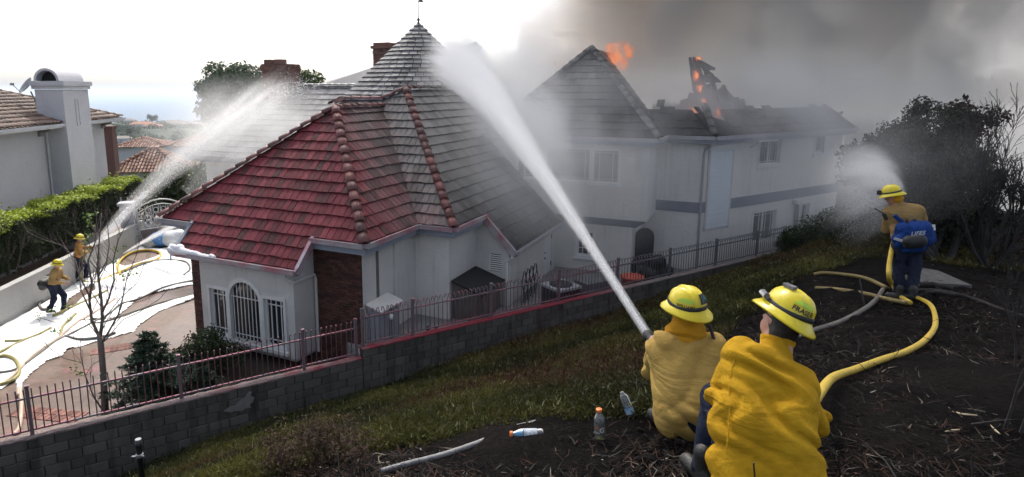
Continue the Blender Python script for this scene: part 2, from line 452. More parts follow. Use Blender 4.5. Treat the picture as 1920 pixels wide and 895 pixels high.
def wall_mesh(m, p0, p1, z0, z1, openings=(), thick=0.18, zt=None):
    """vertical wall from p0 to p1 (plan points, outside on the right hand), openings (s0,s1,z0,z1) with reveals; zt: sloped top (z at p0, z at p1)"""
    p0 = np.array(p0[:2], float); p1 = np.array(p1[:2], float); L = np.linalg.norm(p1 - p0); d = (p1 - p0) / L; n = np.array([d[1], -d[0]])
    def P(s, z, dep=0.0): q = p0 + d * s - n * dep; return (q[0], q[1], z)
    ss = sorted({0.0, L} | {o[0] for o in openings} | {o[1] for o in openings}); zz = sorted({z0, z1} | {o[2] for o in openings} | {o[3] for o in openings})
    for i in range(len(ss) - 1):
        for j in range(len(zz) - 1):
            sm = (ss[i] + ss[i + 1]) / 2; zm = (zz[j] + zz[j + 1]) / 2
            if any(o[0] < sm < o[1] and o[2] < zm < o[3] for o in openings): continue
            m.add([P(ss[i], zz[j]), P(ss[i + 1], zz[j]), P(ss[i + 1], zz[j + 1]), P(ss[i], zz[j + 1])], [(0, 1, 2, 3)])
    for (a, b, c, e) in openings:
        for (s0, s1, y0, y1) in ((a, b, c, c), (b, b, c, e), (b, a, e, e), (a, a, e, c)):
            m.add([P(s0, y0), P(s1, y1), P(s1, y1, thick), P(s0, y0, thick)], [(0, 3, 2, 1)])
    if zt: m.add([P(0, z1), P(L, z1), P(L, zt[1]), P(0, zt[0])], [(0, 1, 2, 3)])
    m.add([P(0, z0, thick), P(L, z0, thick), P(L, z1, thick), P(0, z1, thick)], [(3, 2, 1, 0)] if not openings else [])
    m.add([P(0, z0), P(L, z0), P(L, z0, thick), P(0, z0, thick)], [(3, 2, 1, 0)])
    m.add([P(0, z1), P(L, z1), P(L, z1, thick), P(0, z1, thick)], [(0, 1, 2, 3)])
    return P
def window(parent, P, s0, s1, z0, z1, dep=0.09, frame=0.055, bars_v=(), bars_h=(), sash=(), trim=0.09, bar=0.022, mat=None, sill=True, name='window'):
    """frame (part) > pane, muntin, sill sub-parts; P(s, z, depth) places points on the wall. bars as fractions"""
    mat = mat or M_TRIM
    fr = MB()
    def bx(a, b, c, e, d0, d1):
        q = [P(a, c, d1), P(b, c, d1), P(b, c, d0), P(a, c, d0), P(a, e, d1), P(b, e, d1), P(b, e, d0), P(a, e, d0)]
        fr.hexa(q)
    out = -0.035
    for (a, b, c, e) in ((s0 - trim, s1 + trim, z1 - 0.003, z1 + trim), (s0 - trim, s1 + trim, z0 - trim, z0 + 0.003), (s0 - trim, s0 + 0.003, z0, z1), (s1 - 0.003, s1 + trim, z0, z1)):
        bx(a, b, c, e, dep, out)
    for (a, b, c, e) in ((s0, s1, z1 - frame, z1), (s0, s1, z0, z0 + frame), (s0, s0 + frame, z0 + frame, z1 - frame), (s1 - frame, s1, z0 + frame, z1 - frame)):
        bx(a, b, c, e, dep + 0.03, dep - 0.03)
    for s in sash:
        x = s0 + (s1 - s0) * s; bx(x - frame * 0.75, x + frame * 0.75, z0 + frame, z1 - frame, dep + 0.03, dep - 0.03)
    fo = fr.build(name, mat, parent)
    pm = MB(); pm.add([P(s0, z0, dep + 0.012), P(s1, z0, dep + 0.012), P(s1, z1, dep + 0.012), P(s0, z1, dep + 0.012)], [(0, 1, 2, 3)])
    pm.add([P(s0, z0, dep + 0.02), P(s1, z0, dep + 0.02), P(s1, z1, dep + 0.02), P(s0, z1, dep + 0.02)], [(3, 2, 1, 0)])
    pm.build('pane', M_GLASS, fo)
    if bars_v or bars_h:
        mm = MB(); fr = mm
        for s in bars_v: x = s0 + (s1 - s0) * s; bx(x - bar / 2, x + bar / 2, z0 + frame, z1 - frame, dep + 0.006, dep - 0.014)
        for s in bars_h: z = z0 + (z1 - z0) * s; bx(s0 + frame, s1 - frame, z - bar / 2, z + bar / 2, dep + 0.004, dep - 0.012)
        mm.build('muntin', mat, fo)
    if sill:
        mm = MB(); fr = mm; bx(s0 - trim - 0.03, s1 + trim + 0.03, z0 - trim - 0.05, z0 - trim + 0.003, dep, -0.08); mm.build('sill', mat, fo)
    return fo
def gutter(pts, parent, mat, name='gutter', w=0.12, h=0.11, fascia=None, fz=0.2, side=None):
    """box gutter along world points with a rolled lip; optional fascia board below/behind"""
    m = MB()
    for i in range(len(pts) - 1):
        p0, p1 = Vector(pts[i]), Vector(pts[i + 1]); d = (p1 - p0).normalized(); n = Vector((d.y, -d.x, 0)).normalized()
        q0 = p0 + n * w * 0.5; q1 = p1 + n * w * 0.5
        m.bar(q0 - Vector((0, 0, h / 2)), q1 - Vector((0, 0, h / 2)), w, h)
        m.bar(q0 + n * w * 0.5 + Vector((0, 0, 0.004)), q1 + n * w * 0.5 + Vector((0, 0, 0.004)), 0.025, 0.03)
    g = m.build(name, mat, parent)
    if fascia:
        m = MB()
        for i in range(len(pts) - 1):
            p0, p1 = Vector(pts[i]), Vector(pts[i + 1]); d = (p1 - p0).normalized(); n = Vector((d.y, -d.x, 0)).normalized()
            m.bar(p0 - n * 0.025 - Vector((0, 0, fz / 2 + 0.01)), p1 - n * 0.025 - Vector((0, 0, fz / 2 + 0.01)), 0.04, fz)
        m.build('fascia', fascia, parent)
    return g
def bricks(name, P, s0, s1, z0, z1, mat, parent, bl=0.2, bh=0.075, gap=0.012, dep=0.03):
    m = MB(); j = 0; z = z0
    while z < z1 - 0.02:
        x = s0 - (bl / 2 if j % 2 else 0)
        while x < s1:
            a = max(x, s0); b = min(x + bl - gap, s1)
            if b - a > 0.03:
                o = -dep + random.uniform(-0.004, 0.004); t = min(z + bh - gap, z1)
                m.add([P(a, z, o), P(b, z, o), P(b, t, o), P(a, t, o), P(a, z, 0.01), P(b, z, 0.01), P(b, t, 0.01), P(a, t, 0.01)], [(0, 1, 2, 3), (0, 4, 5, 1), (1, 5, 6, 2), (2, 6, 7, 3), (3, 7, 4, 0)])
            x += bl
        z += bh; j += 1
    o = m.build(name, mat, parent); o['kind'] = 'stuff'; return o
# ================================================================ the burning house
house = empty('house', tuple(H(0, 2, 0)), 'large white stucco house on fire with a red stained tile roof and a round turret', 'house')
T45 = math.tan(R(45.5))
ZE, ZC = 3.5, 2.82
def W2(a0, b0, a1, b1, z0, z1, op=(), mat=None, zt=None, name='wall'):
    m = MB(); P = wall_mesh(m, H(a0, b0, 0), H(a1, b1, 0), z0, z1, op, zt=zt); m.build(name, mat or M_WALL, house); return P
# ---- bay with the arched window
BB = -0.53; s_of = lambda a: a + 5.1
P = W2(-5.1, BB, -1.82, BB, 0.3, 2.75, [(0.33, 0.94, 0.56, 1.88), (1.02, 2.18, 0.56, 2.26), (2.27, 2.94, 0.56, 1.88)])
win_kw = dict(sill=False, trim=0.075, bar=.028)
window(house, P, 0.33, 0.94, 0.56, 1.88, bars_v=(.33, .67), bars_h=(.13, .86), **win_kw)
window(house, P, 2.27, 2.94, 0.56, 1.88, bars_v=(.25, .5, .75), bars_h=(.13, .86), **win_kw)
# arched centre light: square-headed opening filled in above the arch
m = MB(); ac, ar, zs = 1.60, 0.58, 1.70
N_ = 14; pts = [(ac + ar * math.cos(PI * k / N_), zs + (2.26 - zs) * math.sin(PI * k / N_)) for k in range(N_ + 1)]
for k in range(N_):
    (x0, z0), (x1, z1) = pts[k], pts[k + 1]
    m.add([P(x0, z0, 0.0), P(x1, z1, 0.0), P(x1, 2.26, 0.0), P(x0, 2.26, 0.0)], [(0, 3, 2, 1)])
    m.add([P(x0, z0, 0.0), P(x1, z1, 0.0), P(x1, z1, 0.18), P(x0, z0, 0.18)], [(0, 1, 2, 3)])
m.build('arch_head', M_WALL, house)
m = MB()
for k in range(N_):
    (x0, z0), (x1, z1) = pts[k], pts[k + 1]
    q = lambda x, z, s: (ac + (x - ac) * s, zs + (z - zs) * s)
    i0, i1, o0, o1 = q(x0, z0, .9), q(x1, z1, .9), q(x0, z0, 1.1), q(x1, z1, 1.1)
    m.hexa([P(*i0, .08), P(*i1, .08), P(*i1, -.04), P(*i0, -.04), P(*o0, .08), P(*o1, .08), P(*o1, -.04), P(*o0, -.04)])
for x in (ac - ar, ac + ar): m.hexa([P(x - .055, .5, .08), P(x + .055, .5, .08), P(x + .055, .5, -.04), P(x - .055, .5, -.04), P(x - .055, zs, .08), P(x + .055, zs, .08), P(x + .055, zs, -.04), P(x - .055, zs, -.04)])
m.hexa([P(.22, .43, .08), P(3.05, .43, .08), P(3.05, .43, -.09), P(.22, .43, -.09), P(.22, .52, .08), P(3.05, .52, .08), P(3.05, .52, -.09), P(.22, .52, -.09)])
af = m.build('window', M_TRIM, house); af['label'] = 'arched centre window with white vertical bars'
m = MB(); m.add([P(x, z, .1) for x, z in pts] + [P(ac - ar, .56, .1), P(ac + ar, .56, .1)], [tuple(range(len(pts) + 2))]); m.build('pane', M_GLASS, af)
m = MB()
for k in range(1, 9):
    x = ac - ar + 2 * ar * k / 9; zt_ = zs + (2.26 - zs) * math.sqrt(max(0, 1 - ((x - ac) / ar) ** 2))
    m.bar(P(x, .54, .05), P(x, zt_ - .03, .05), .022)
m.bar(P(ac - ar, .7, .05), P(ac + ar, .7, .05), .022); m.bar(P(ac - ar, 1.74, .05), P(ac + ar, 1.74, .05), .022)
m.build('muntin', M_TRIM, af)
W2(-5.1, 0.3, -5.1, BB, 0.3, 2.75)
W2(-1.82, BB, -1.82, 0.32, 0.3, 2.75, zt=(2.75, 3.4))
m = MB(); m.prism([H(-5.1, BB, .3), H(-1.82, BB, .3), H(-1.82, .3, .3), H(-5.1, .3, .3)], (0, 0, .06)); m.build('bay_floor', M_WALL, house)
# ---- brick panel and brick pier
P = W2(-5.95, 0.3, -0.32, 0.3, -0.1, 3.35, mat=M_MORTAR)
bricks('brick', P, 4.14, 5.63, -0.1, 3.3, M_BRICK, house)
P = W2(-5.9, -0.1, -5.3, -0.1, -0.1, 2.6, mat=M_MORTAR); bricks('brick', P, 0, .6, -.1, 2.6, M_BRICK, house)
P = W2(-5.9, 3.0, -5.9, -0.1, -0.1, 3.3)
# ---- right hand walls of the garage wing
P = W2(-0.3, 0.3, -0.3, 2.86, 0.5, 3.35); m = MB()
m.hexa([P(.62, .9, .0), P(.74, .9, .0), P(.74, .9, -.012), P(.62, .9, -.012), P(.62, 3.3, 0), P(.74, 3.3, 0), P(.74, 3.3, -.012), P(.62, 3.3, -.012)])
m.build('trim_strip', simple('trim_brown', (.16, .15, .13), (.11, .10, .09)), house)
m = MB(); m.hexa([P(1.45, .5, .0), P(2.56, .5, .0), P(2.56, .5, -.06), P(1.45, .5, -.06), P(1.45, 3.3, 0), P(2.56, 3.3, 0), P(2.56, 3.3, -.06), P(1.45, 3.3, -.06)]); m.build('wall_panel', M_WALL, house)
W2(-0.3, 2.86, 0.85, 2.86, 0.5, 3.35, mat=M_WALLD)
W2(0.85, 2.86, 0.85, 4.66, 0.5, 3.4)
P = W2(0.85, 4.66, 1.95, 4.66, 0.5, 2.35, [(0.45, 0.85, 1.75, 2.3)], zt=(3.7, 2.5))
m = MB()
for k in range(8): z = 1.77 + .065 * k; m.hexa([P(.45, z, .06), P(.85, z, .06), P(.85, z + .012, -.01), P(.45, z + .012, -.01), P(.45, z + .025, .07), P(.85, z + .025, .07), P(.85, z + .05, .0), P(.45, z + .05, .0)])
v = m.build('vent', M_WALLD, house); m = MB(); m.add([P(.45, 1.75, .1), P(.85, 1.75, .1), P(.85, 2.3, .1), P(.45, 2.3, .1)], [(0, 1, 2, 3)]); m.build('vent_back', M_DARK, v)
P = W2(1.95, 4.66, 1.95, 9.5, 0.5, 2.6, [(3.35, 4.2, .5, 2.35)])
m = MB(); m.hexa([P(3.35, .5, .09), P(4.2, .5, .09), P(4.2, .5, .04), P(3.35, .5, .04), P(3.35, 2.35, .09), P(4.2, 2.35, .09), P(4.2, 2.35, .04), P(3.35, 2.35, .04)]); dr = m.build('door', M_TRIM, house)
m = MB(); m.ico(P(3.47, 1.35, .02), .04); m.ico(P(3.47, 1.55, .02), .03); m.box(P(4.17, 1.0, .02), (.03, .03, .14)); m.box(P(4.17, 2.0, .02), (.03, .03, .14)); m.build('door_handle', M_DARK, dr)
# ---- two storey part
P = W2(1.95, 9.45, 4.65, 9.45, 0.5, 2.75, [(0.75, 1.35, 1.25, 2.15)], M_WALL)
window(house, P, .75, 1.35, 1.25, 2.15, bars_v=(.33, .67), bars_h=(.3, .7), trim=.08)
W2(4.65, 9.45, 4.65, 11.15, 0.5, 3.2, (), M_WALLD)
P = W2(-0.6, 9.2, 5.15, 9.2, 2.75, 5.55, [(1.0, 2.0, 4.0, 5.16), (2.1, 3.75, 4.0, 5.16), (3.82, 4.75, 4.0, 5.16)])
for s0, s1, bv in ((1.0, 2.0, (.3, .7)), (2.1, 3.75, (.12, .88)), (3.82, 4.75, (.25, .75))):
    window(house, P, s0, s1, 4.0, 5.16, bars_v=bv, bars_h=(.1, .9) if s1 > 3 else (.1,), trim=.05, sill=s0 > 3)
W2(5.15, 9.2, 5.15, 11.15, 2.75, 5.55)
m = MB(); m.prism([H(-.6, 9.2, 2.75), H(5.15, 9.2, 2.75), H(4.75, 9.45, 2.45), H(-.6, 9.45, 2.45)], (0, 0, .004)); m.prism([H(5.15, 9.2, 2.75), H(5.15, 11.15, 2.75), H(4.66, 11.15, 2.45), H(4.66, 9.45, 2.45)], (0, 0, .004)); m.build('overhang_band', M_BAND, house)
m = MB(); q = H(4.55, 9.14, 4.86)
for k in range(5): m.tube([q, q + np.array(HA.tolist() + [0]) * .2 * math.cos(k * 1.256) + np.array([0, 0, .2 * math.sin(k * 1.256)]) + np.array([-HB[0] * .03, -HB[1] * .03, 0])], [.03, .012], 5)
m.ico(q, .06); m.build('wall_ornament', M_WALLD, house)
P = W2(4.65, 11.15, 6.65, 11.15, 0.5, 5.55, (), M_WALLD)
m = MB(); m.hexa([P(.5, 2.84, .05), P(1.98, 2.84, .05), P(1.98, 2.84, -.03), P(.5, 2.84, -.03), P(.5, 3.22, .05), P(1.98, 3.22, .05), P(1.98, 3.22, -.03), P(.5, 3.22, -.03)]); m.build('wall_band', M_BAND, house)
# long right facade along the fence direction, starting at that corner
c0 = H(6.65, 11.15, 0); f0, n0 = toF(c0[0], c0[1]); FACE_N = n0
Fw = lambda f, z, d=0.0: tuple(F(f0 + f, FACE_N + d, z))
m = MB(); ops = [(3.25, 4.75, 1.3, 2.5), (3.3, 4.65, 4.36, 5.42), (7.1, 7.75, 4.6, 5.4), (6.55, 7.1, 1.75, 2.55)]
pf = wall_mesh(m, F(f0, FACE_N, 0), F(f0 + 9.2, FACE_N, 0), 0.4, 5.55, ops); m.build('wall', M_WALLD, house)
window(house, pf, 3.25, 4.75, 1.3, 2.5, bars_v=(.12, .36, .64, .88), bars_h=(.88,), sash=(.5,), trim=.08)
window(house, pf, 3.3, 4.65, 4.36, 5.42, bars_v=(.12, .38, .62, .88), bars_h=(.1, .9), sash=(.5,), trim=.08)
window(house, pf, 7.1, 7.75, 4.6, 5.4, bars_v=(.25, .75), bars_h=(.12, .88), trim=.1)
window(house, pf, 6.55, 7.1, 1.75, 2.55, bars_v=(.25, .75), bars_h=(.88,), trim=.08)
def pbox(m, P, s0, s1, z0, z1, d0, d1): m.hexa([P(s0, z0, d1), P(s1, z0, d1), P(s1, z0, d0), P(s0, z0, d0), P(s0, z1, d1), P(s1, z1, d1), P(s1, z1, d0), P(s0, z1, d0)])
m = MB(); pbox(m, pf, 1.72, 9.2, 2.84, 3.22, -.035, .05); pbox(m, pf, .02, .3, 2.84, 3.22, -.03, .05); m.build('wall_band', M_BAND, house)
m = MB()
for k in range(34): z = 2.2 + k * .085; pbox(m, pf, .38, 1.62, z, z + .078, -.05 - .012 * (k % 2 == 0), .02)
sh = m.build('roller_shutter', simple('shutter_slat', (.74, .78, .84), (.68, .72, .78), .45, 2, .1), house); sh['label'] = 'tall white roller shutter'
m = MB(); pbox(m, pf, .2, 1.85, 5.08, 5.36, -.14, .02); m.build('shutter_box', M_TRIM, sh)
m = MB(); pbox(m, pf, .30, .38, 2.15, 5.08, -.06, .02); pbox(m, pf, 1.62, 1.7, 2.15, 5.08, -.06, .02); m.build('shutter_rail', M_WALL, sh)
m = MB(); m.hexa([pf(2.55, 5.3, -.42), pf(3.85, 5.3, -.42), pf(3.85, 5.44, 0), pf(2.55, 5.44, 0), pf(2.55, 5.34, -.42), pf(3.85, 5.34, -.42), pf(3.85, 5.5, 0), pf(2.55, 5.5, 0)]); m.bar(pf(2.7, 5.05, 0), pf(2.7, 5.3, -.38), .04); m.bar(pf(3.7, 5.05, 0), pf(3.7, 5.3, -.38), .04); m.build('awning', M_TRIM, house)
def downspout(pts, mat, r=.045, name='downspout'):
    m = MB(); m.tube(pts, r, 8); return m.build(name, mat, house)
q = lambda a, b, z: tuple(H(a, b, z))
downspout([pf(-.1, 5.5, -.45), pf(-.1, 5.3, -.4), pf(-.02, 5.15, -.1), pf(-.02, 5.0, -.06), pf(-.02, .5, -.06)], M_GUT)
downspout([pf(6.1, 2.7, -.2), pf(6.1, 2.6, -.08), pf(6.1, .5, -.08)], simple('spout_dark', (.12, .12, .13)), .08)
m = MB(); m.tube([pf(5.85, 2.72, -.3), pf(5.95, 2.72, 0)], .1, 8); m.build('wall_lamp', M_TRIM, house)
W2(-.6, 11.5, -.6, 9.2, 2.75, 5.55)
wm = MB(); wall_mesh(wm, F(f0 + 9.2, FACE_N, 0), F(f0 + 9.2, FACE_N + 7, 0), .4, 5.55); wm.build('wall', M_WALLD, house)

# ---- roof slopes (z rises at 45.5 degrees)
def z1(b): return ZE + b * T45
def q3(a, b, z): return tuple(H(a, b, z))
eA = (HA[0], HA[1], 0); eB = (HB[0], HB[1], 0); upB = (HB[0], HB[1], T45); upmA = (-HA[0], -HA[1], T45); dnB = (-HB[0], -HB[1], T45)
roof = MB(); P1 = [q3(-7.1, 0, ZE), q3(0, 0, ZE), q3(-3.08, 3.08, z1(3.08)), q3(-3.15, 3.08, z1(3.08))]
PC = [q3(-5.8, -.67, ZC), q3(-1.58, -.67, ZC), q3(-1.58, 0, ZE), q3(-5.8, 0, ZE)]
pl1 = Plane([P1], eA, upB); plc = Plane([[q3(-5.8, -.67, ZC), q3(-1.58, -.67, ZC), q3(-1.58, -.0, ZE), q3(-5.8, -.0, ZE)]], eA, upB); plc.o = pl1.o
VT = 3.08
P2 = [q3(0, 0, ZE), q3(0, 2.58, ZE), q3(-VT, 2.58 + VT, z1(VT)), q3(-VT, VT, z1(VT))]
pl2 = Plane([P2], eB, upmA)
z3 = lambda b: ZE + (b - 2.58) * T45
P3 = [q3(0, 2.58, ZE), q3(1.13, 2.58, ZE), q3(-2.5, 6.21, z3(6.21)), q3(-3.2, 5.86, z3(5.86)), q3(-4.85, 5.86, z3(5.86)), q3(-5.0, 5.57, z3(5.57)), q3(-VT, 2.58 + VT, z1(VT))]
pl3 = Plane([[P3[0], P3[1], P3[2], P3[3], P3[6]], [P3[6], P3[3], P3[4], P3[5]]], eA, upB)
z4 = lambda a: ZE - (a - 1.13) * T45
P4 = [q3(1.13, 2.58, ZE), q3(1.13, 4.6, ZE), q3(1.13, 12.4, ZE), q3(-2.5, 12.4, z4(-2.5)), q3(-2.5, 6.21, z4(-2.5))]
P4b = [q3(2.15, 4.6, z4(2.15)), q3(2.15, 9.43, z4(2.15)), q3(1.13, 9.43, ZE), q3(1.13, 4.6, ZE)]
pl4 = Plane([[P4[0], P4[2], P4[3], P4[4]], P4b], eB, upmA)
for pl in (pl1, plc, pl2, pl3, pl4):
    for Pp in pl.polys: roof.prism([tuple(Vector(p) + pl.nrm * .0) for p in Pp], tuple(pl.nrm * -.07))
# hidden slopes behind the left hip and the ridges, closing the volume
roof.add([q3(-7.1, 0, ZE), q3(-3.15, 3.08, z1(3.08)), q3(-3.15, 8.5, z1(3.08)), q3(-7.1, 8.5, ZE)], [(0, 3, 2, 1)])
roof.add([q3(-2.5, 6.21, z4(-2.5)), q3(-2.5, 12.4, z4(-2.5)), q3(-6.1, 12.4, ZE), q3(-6.1, 8, ZE), q3(-4.85, 5.86, z3(5.86)), q3(-3.2, 5.86, z3(5.86))], [(0, 1, 2, 3, 4, 5)])
roof = roof.build('roof', M_UNDER, house)
put_tiles([(pl1, {}), (plc, {}), (pl2, dict(phase=.1)), (pl3, dict(phase=.05)), (pl4, dict(width=.26, gap=.004, phase=.2))], roof, 300, M_TILE)
hl = lambda p, dz=.05: (p[0], p[1], p[2] + dz)
for a, b in (((0.04, -.04), (-VT, VT)), ):
    ridge_caps(hl(q3(a[0], a[1], ZE - .05)), hl(q3(b[0], b[1], z1(VT))), roof, M_CAP, r=.125, L=.36)
ridge_caps(hl(q3(1.17, 2.54, ZE - .05)), hl(q3(-2.5, 6.21, z4(-2.5))), roof, M_CAP, r=.125, L=.36)
ridge_caps(hl(q3(-7.14, -.04, ZE)), hl(q3(-3.12, 3.08, z1(3.08))), roof, M_CAP, r=.13, L=.38)
ridge_caps(hl(q3(-3.08, 3.06, z1(VT))), hl(q3(-3.08, 5.64, z1(VT))), roof, M_CAP, r=.11, L=.38)
ridge_caps(hl(q3(-3.3, 3.2, z1(3.15))), hl(q3(-4.85, 5.86, z3(5.86))), roof, M_CAP, r=.11, L=.38)
ridge_caps(hl(q3(-4.85, 5.86, z3(5.86))), hl(q3(-3.2, 5.86, z3(5.86))), roof, M_CAP, r=.11, L=.38)
ridge_caps(hl(q3(-3.2, 5.86, z3(5.86))), hl(q3(-2.5, 6.21, z4(-2.5))), roof, M_CAP, r=.12, L=.38)
ridge_caps(hl(q3(-2.5, 6.25, z4(-2.5))), hl(q3(-2.5, 12.2, z4(-2.5))), roof, M_CAP, r=.12, L=.38)
# gutters, fascias and rakes
gutter([q3(-7.15, -.02, ZE), q3(-5.8, -.02, ZE)], house, M_GUT, fascia=M_FASC)
gutter([q3(-5.85, -.69, ZC), q3(-1.56, -.69, ZC)], house, M_GUTP, fascia=M_FASC, fz=.16)
gutter([q3(-1.58, -.02, ZE), q3(0.02, -.02, ZE), q3(0.02, 2.56, ZE), q3(1.15, 2.56, ZE), q3(1.15, 4.6, ZE)], house, M_GUTP, fascia=M_FASC, fz=.28)
gutter([q3(2.17, 4.6, z4(2.15)), q3(2.17, 9.2, z4(2.15))], house, M_GUT, fascia=M_FASC, fz=.16)
def rake(p0, p1, mat=M_GUTP):
    m = MB(); p0, p1 = Vector(p0), Vector(p1); m.bar(p0 - Vector((0, 0, .1)), p1 - Vector((0, 0, .1)), .05, .22); m.bar(p0 + Vector((0, 0, .03)), p1 + Vector((0, 0, .03)), .1, .04); m.build('rake_board', mat, house)
rake(q3(-1.55, -.69, ZC), q3(-1.55, -.02, ZE)); rake(q3(-5.83, -.69, ZC), q3(-5.83, -.02, ZE), M_FASC); rake(q3(1.15, 4.57, ZE), q3(2.17, 4.57, z4(2.15)))
m = MB()
m.prism([q3(-7.0, .02, ZE - .2), q3(0, .02, ZE - .2), q3(0, .32, ZE - .2), q3(-7.0, .32, ZE - .2)], (0, 0, .03)); m.prism([q3(-.3, 2.6, ZE - .2), q3(1.13, 2.6, ZE - .2), q3(1.13, 2.88, ZE - .2), q3(-.3, 2.88, ZE - .2)], (0, 0, .03))
m.prism([q3(-.3, .32, ZE - .2), q3(0, .32, ZE - .2), q3(0, 2.6, ZE - .2), q3(-.3, 2.6, ZE - .2)], (0, 0, .03)); m.prism([q3(.85, 2.9, ZE - .2), q3(1.13, 2.9, ZE - .2), q3(1.13, 4.6, ZE - .2), q3(.85, 4.6, ZE - .2)], (0, 0, .03))
m.build('soffit', M_FASC, house)
downspout([q3(-1.9, -.72, ZC - .1), q3(-1.9, -.72, ZC - .25), q3(-1.75, -.6, ZC - .38), q3(-1.74, .2, ZC - .38), q3(-1.74, .24, ZC - .5), q3(-1.74, .24, .3)], M_WALL, .04)
downspout([q3(2.1, 4.5, 2.3), q3(2.0, 4.55, 2.2), q3(1.9, 4.6, 2.15), q3(1.9, 4.6, .6)], M_WALLD, .035)

# ---- box roof and right hand roofs
ZB = 5.6; AP = (2.35, 12.0); zb = lambda b: ZB + (b - 8.92) * T45
t_ = AP[1] - 8.92
B1 = [q3(-.85, 8.92, ZB), q3(5.42, 8.92, ZB), q3(AP[0], AP[1], zb(AP[1]))]
plb1 = Plane([[q3(-.73, 8.92, ZB), q3(5.42, 8.92, ZB), q3(5.42 - t_, AP[1], zb(AP[1]))]], eA, upB)
plb2 = Plane([[q3(5.42, 8.92, ZB), q3(5.42, 10.85, ZB), q3(5.42 - t_, 10.85 + t_, zb(AP[1])), q3(5.42 - t_, AP[1], zb(AP[1]))]], eB, upmA)
zr = lambda b: ZB + (b - 10.8) * T45
plr = Plane([[q3(5.42, 10.8, ZB), q3(7.0, 10.8, ZB), q3(7.0 - 2.9, 13.7, zr(13.7)), q3(5.42 - 2.9, 13.7, zr(13.7))]], eA, upB)
def broken(mid):
    h = mid.z - ZB; return h < .62 + .35 * math.sin(mid.x * 1.7 + 1) + .22 * math.sin(mid.x * 5.3) and random.random() > h * .28
C0 = np.array(q3(7.0, 10.8, ZB)); f1, n1_ = toF(C0[0], C0[1]); nC = FACE_N - .38
Cq = lambda f, n, z: tuple(F(f, n, z))
S0 = np.array(q3(7.0, 13.6, ZB)); fs, ns = toF(S0[0], S0[1])
# return eave between the A wall corner and the long facade
pls = Plane([[q3(7.0, 10.8, ZB), Cq(f0 + 1.55, nC, ZB), Cq(f0 + 1.0, nC + 2.6, ZB + 2.5), q3(4.4, 13.4, zr(13.4))]], (Vector(Cq(f0 + 1.55, nC, 0)) - Vector(q3(7.0, 10.8, 0))), (0, 0, 1))
ev = (Vector(Cq(f0 + 1.55, nC, ZB)) - Vector(q3(7.0, 10.8, ZB))).normalized(); nv = Vector((-ev.y, ev.x, 0)); pls = Plane([[q3(7.0, 10.8, ZB), Cq(f0 + 1.55, nC, ZB), tuple(Vector(Cq(f0 + 1.55, nC, ZB)) + nv * 1.2 + ev * 1.0 + Vector((0, 0, 1.2 * T45))), tuple(Vector(q3(7.0, 10.8, ZB)) + nv * 2.6 + Vector((0, 0, 2.6 * T45)))]], ev, nv + Vector((0, 0, T45)))
fv = Vector((FF_[0], FF_[1], 0)); fnv = Vector((FN[0], FN[1], 0))
plf = Plane([[Cq(f0 + 1.5, nC, ZB), Cq(f0 + 9.5, nC, ZB), Cq(f0 + 7.2, nC + 2.9, ZB + 2.9 * T45), Cq(f0 + 1.0, nC + 2.9, ZB + 2.9 * T45)]], fv, fnv + Vector((0, 0, T45)))
rb = MB()
for pl, hh in ((plb1, 1), (plb2, 1)):
    for Pp in pl.polys: rb.prism([tuple(p) for p in Pp], tuple(pl.nrm * -.07))
rb.add([q3(-.73, 8.92, ZB), q3(AP[0], AP[1], zb(AP[1])), q3(AP[0], AP[1] + 4, zb(AP[1])), q3(-.73, AP[1] + 4, ZB)], [(0, 3, 2, 1)])
roof2 = rb.build('roof', M_UNDER, house); roof2['label'] = 'grey hip roof over the second floor'
put_tiles([(plb1, dict(width=.27, gap=.01)), (plb2, dict(width=.27, gap=.01))], roof2, 0, M_TILE)
rb = MB()
for pl in (plr, pls, plf):
    Pp = pl.polys[0]; q0, q1, q2, q3_ = Pp; hgt = .30
    mid = [q0, q1, q1.lerp(q2, hgt), q0.lerp(q3_, hgt)]
    rb.prism([tuple(p) for p in mid], tuple(pl.nrm * -.07))
roof3 = rb.build('roof', M_CHAR, house); roof3['label'] = 'burnt roof with its upper part collapsed'
put_tiles([(plr, dict(width=.27, gap=.01, keep=broken)), (pls, dict(width=.27, gap=.01, keep=broken)), (plf, dict(width=.27, gap=.01, keep=broken))], roof3, 0, M_TILE)
ridge_caps(hl(q3(5.46, 8.88, ZB)), hl(q3(5.42 - t_, AP[1], zb(AP[1]))), roof2, M_CAP, r=.125, L=.36)
ridge_caps(hl(q3(-.73, 8.92, ZB)), hl(q3(5.42 - t_, AP[1], zb(AP[1]))), roof2, M_CAP, r=.13, L=.36)
ridge_caps(hl(q3(7.02, 10.75, ZB)), hl(q3(6.55, 11.8, ZB + 1.0)), roof3, M_CAP, r=.125, L=.36)
gutter([q3(-.8, 8.9, ZB), q3(5.44, 8.9, ZB), q3(5.44, 10.8, ZB)], house, M_GUT, fascia=M_FASC, fz=.24)
gutter([q3(5.44, 10.78, ZB), q3(7.02, 10.78, ZB), Cq(f0 + 1.55, nC - .02, ZB), Cq(f0 + 9.5, nC - .02, ZB)], house, M_GUT, fascia=M_FASC, fz=.24)
m = MB(); m.prism([q3(-.7, 8.95, ZB - .2), q3(5.4, 8.95, ZB - .2), q3(5.4, 9.25, ZB - .2), q3(-.7, 9.25, ZB - .2)], (0, 0, .03)); m.prism([q3(5.12, 9.25, ZB - .2), q3(5.4, 9.25, ZB - .2), q3(5.4, 11.2, ZB - .2), q3(5.12, 11.2, ZB - .2)], (0, 0, .03))
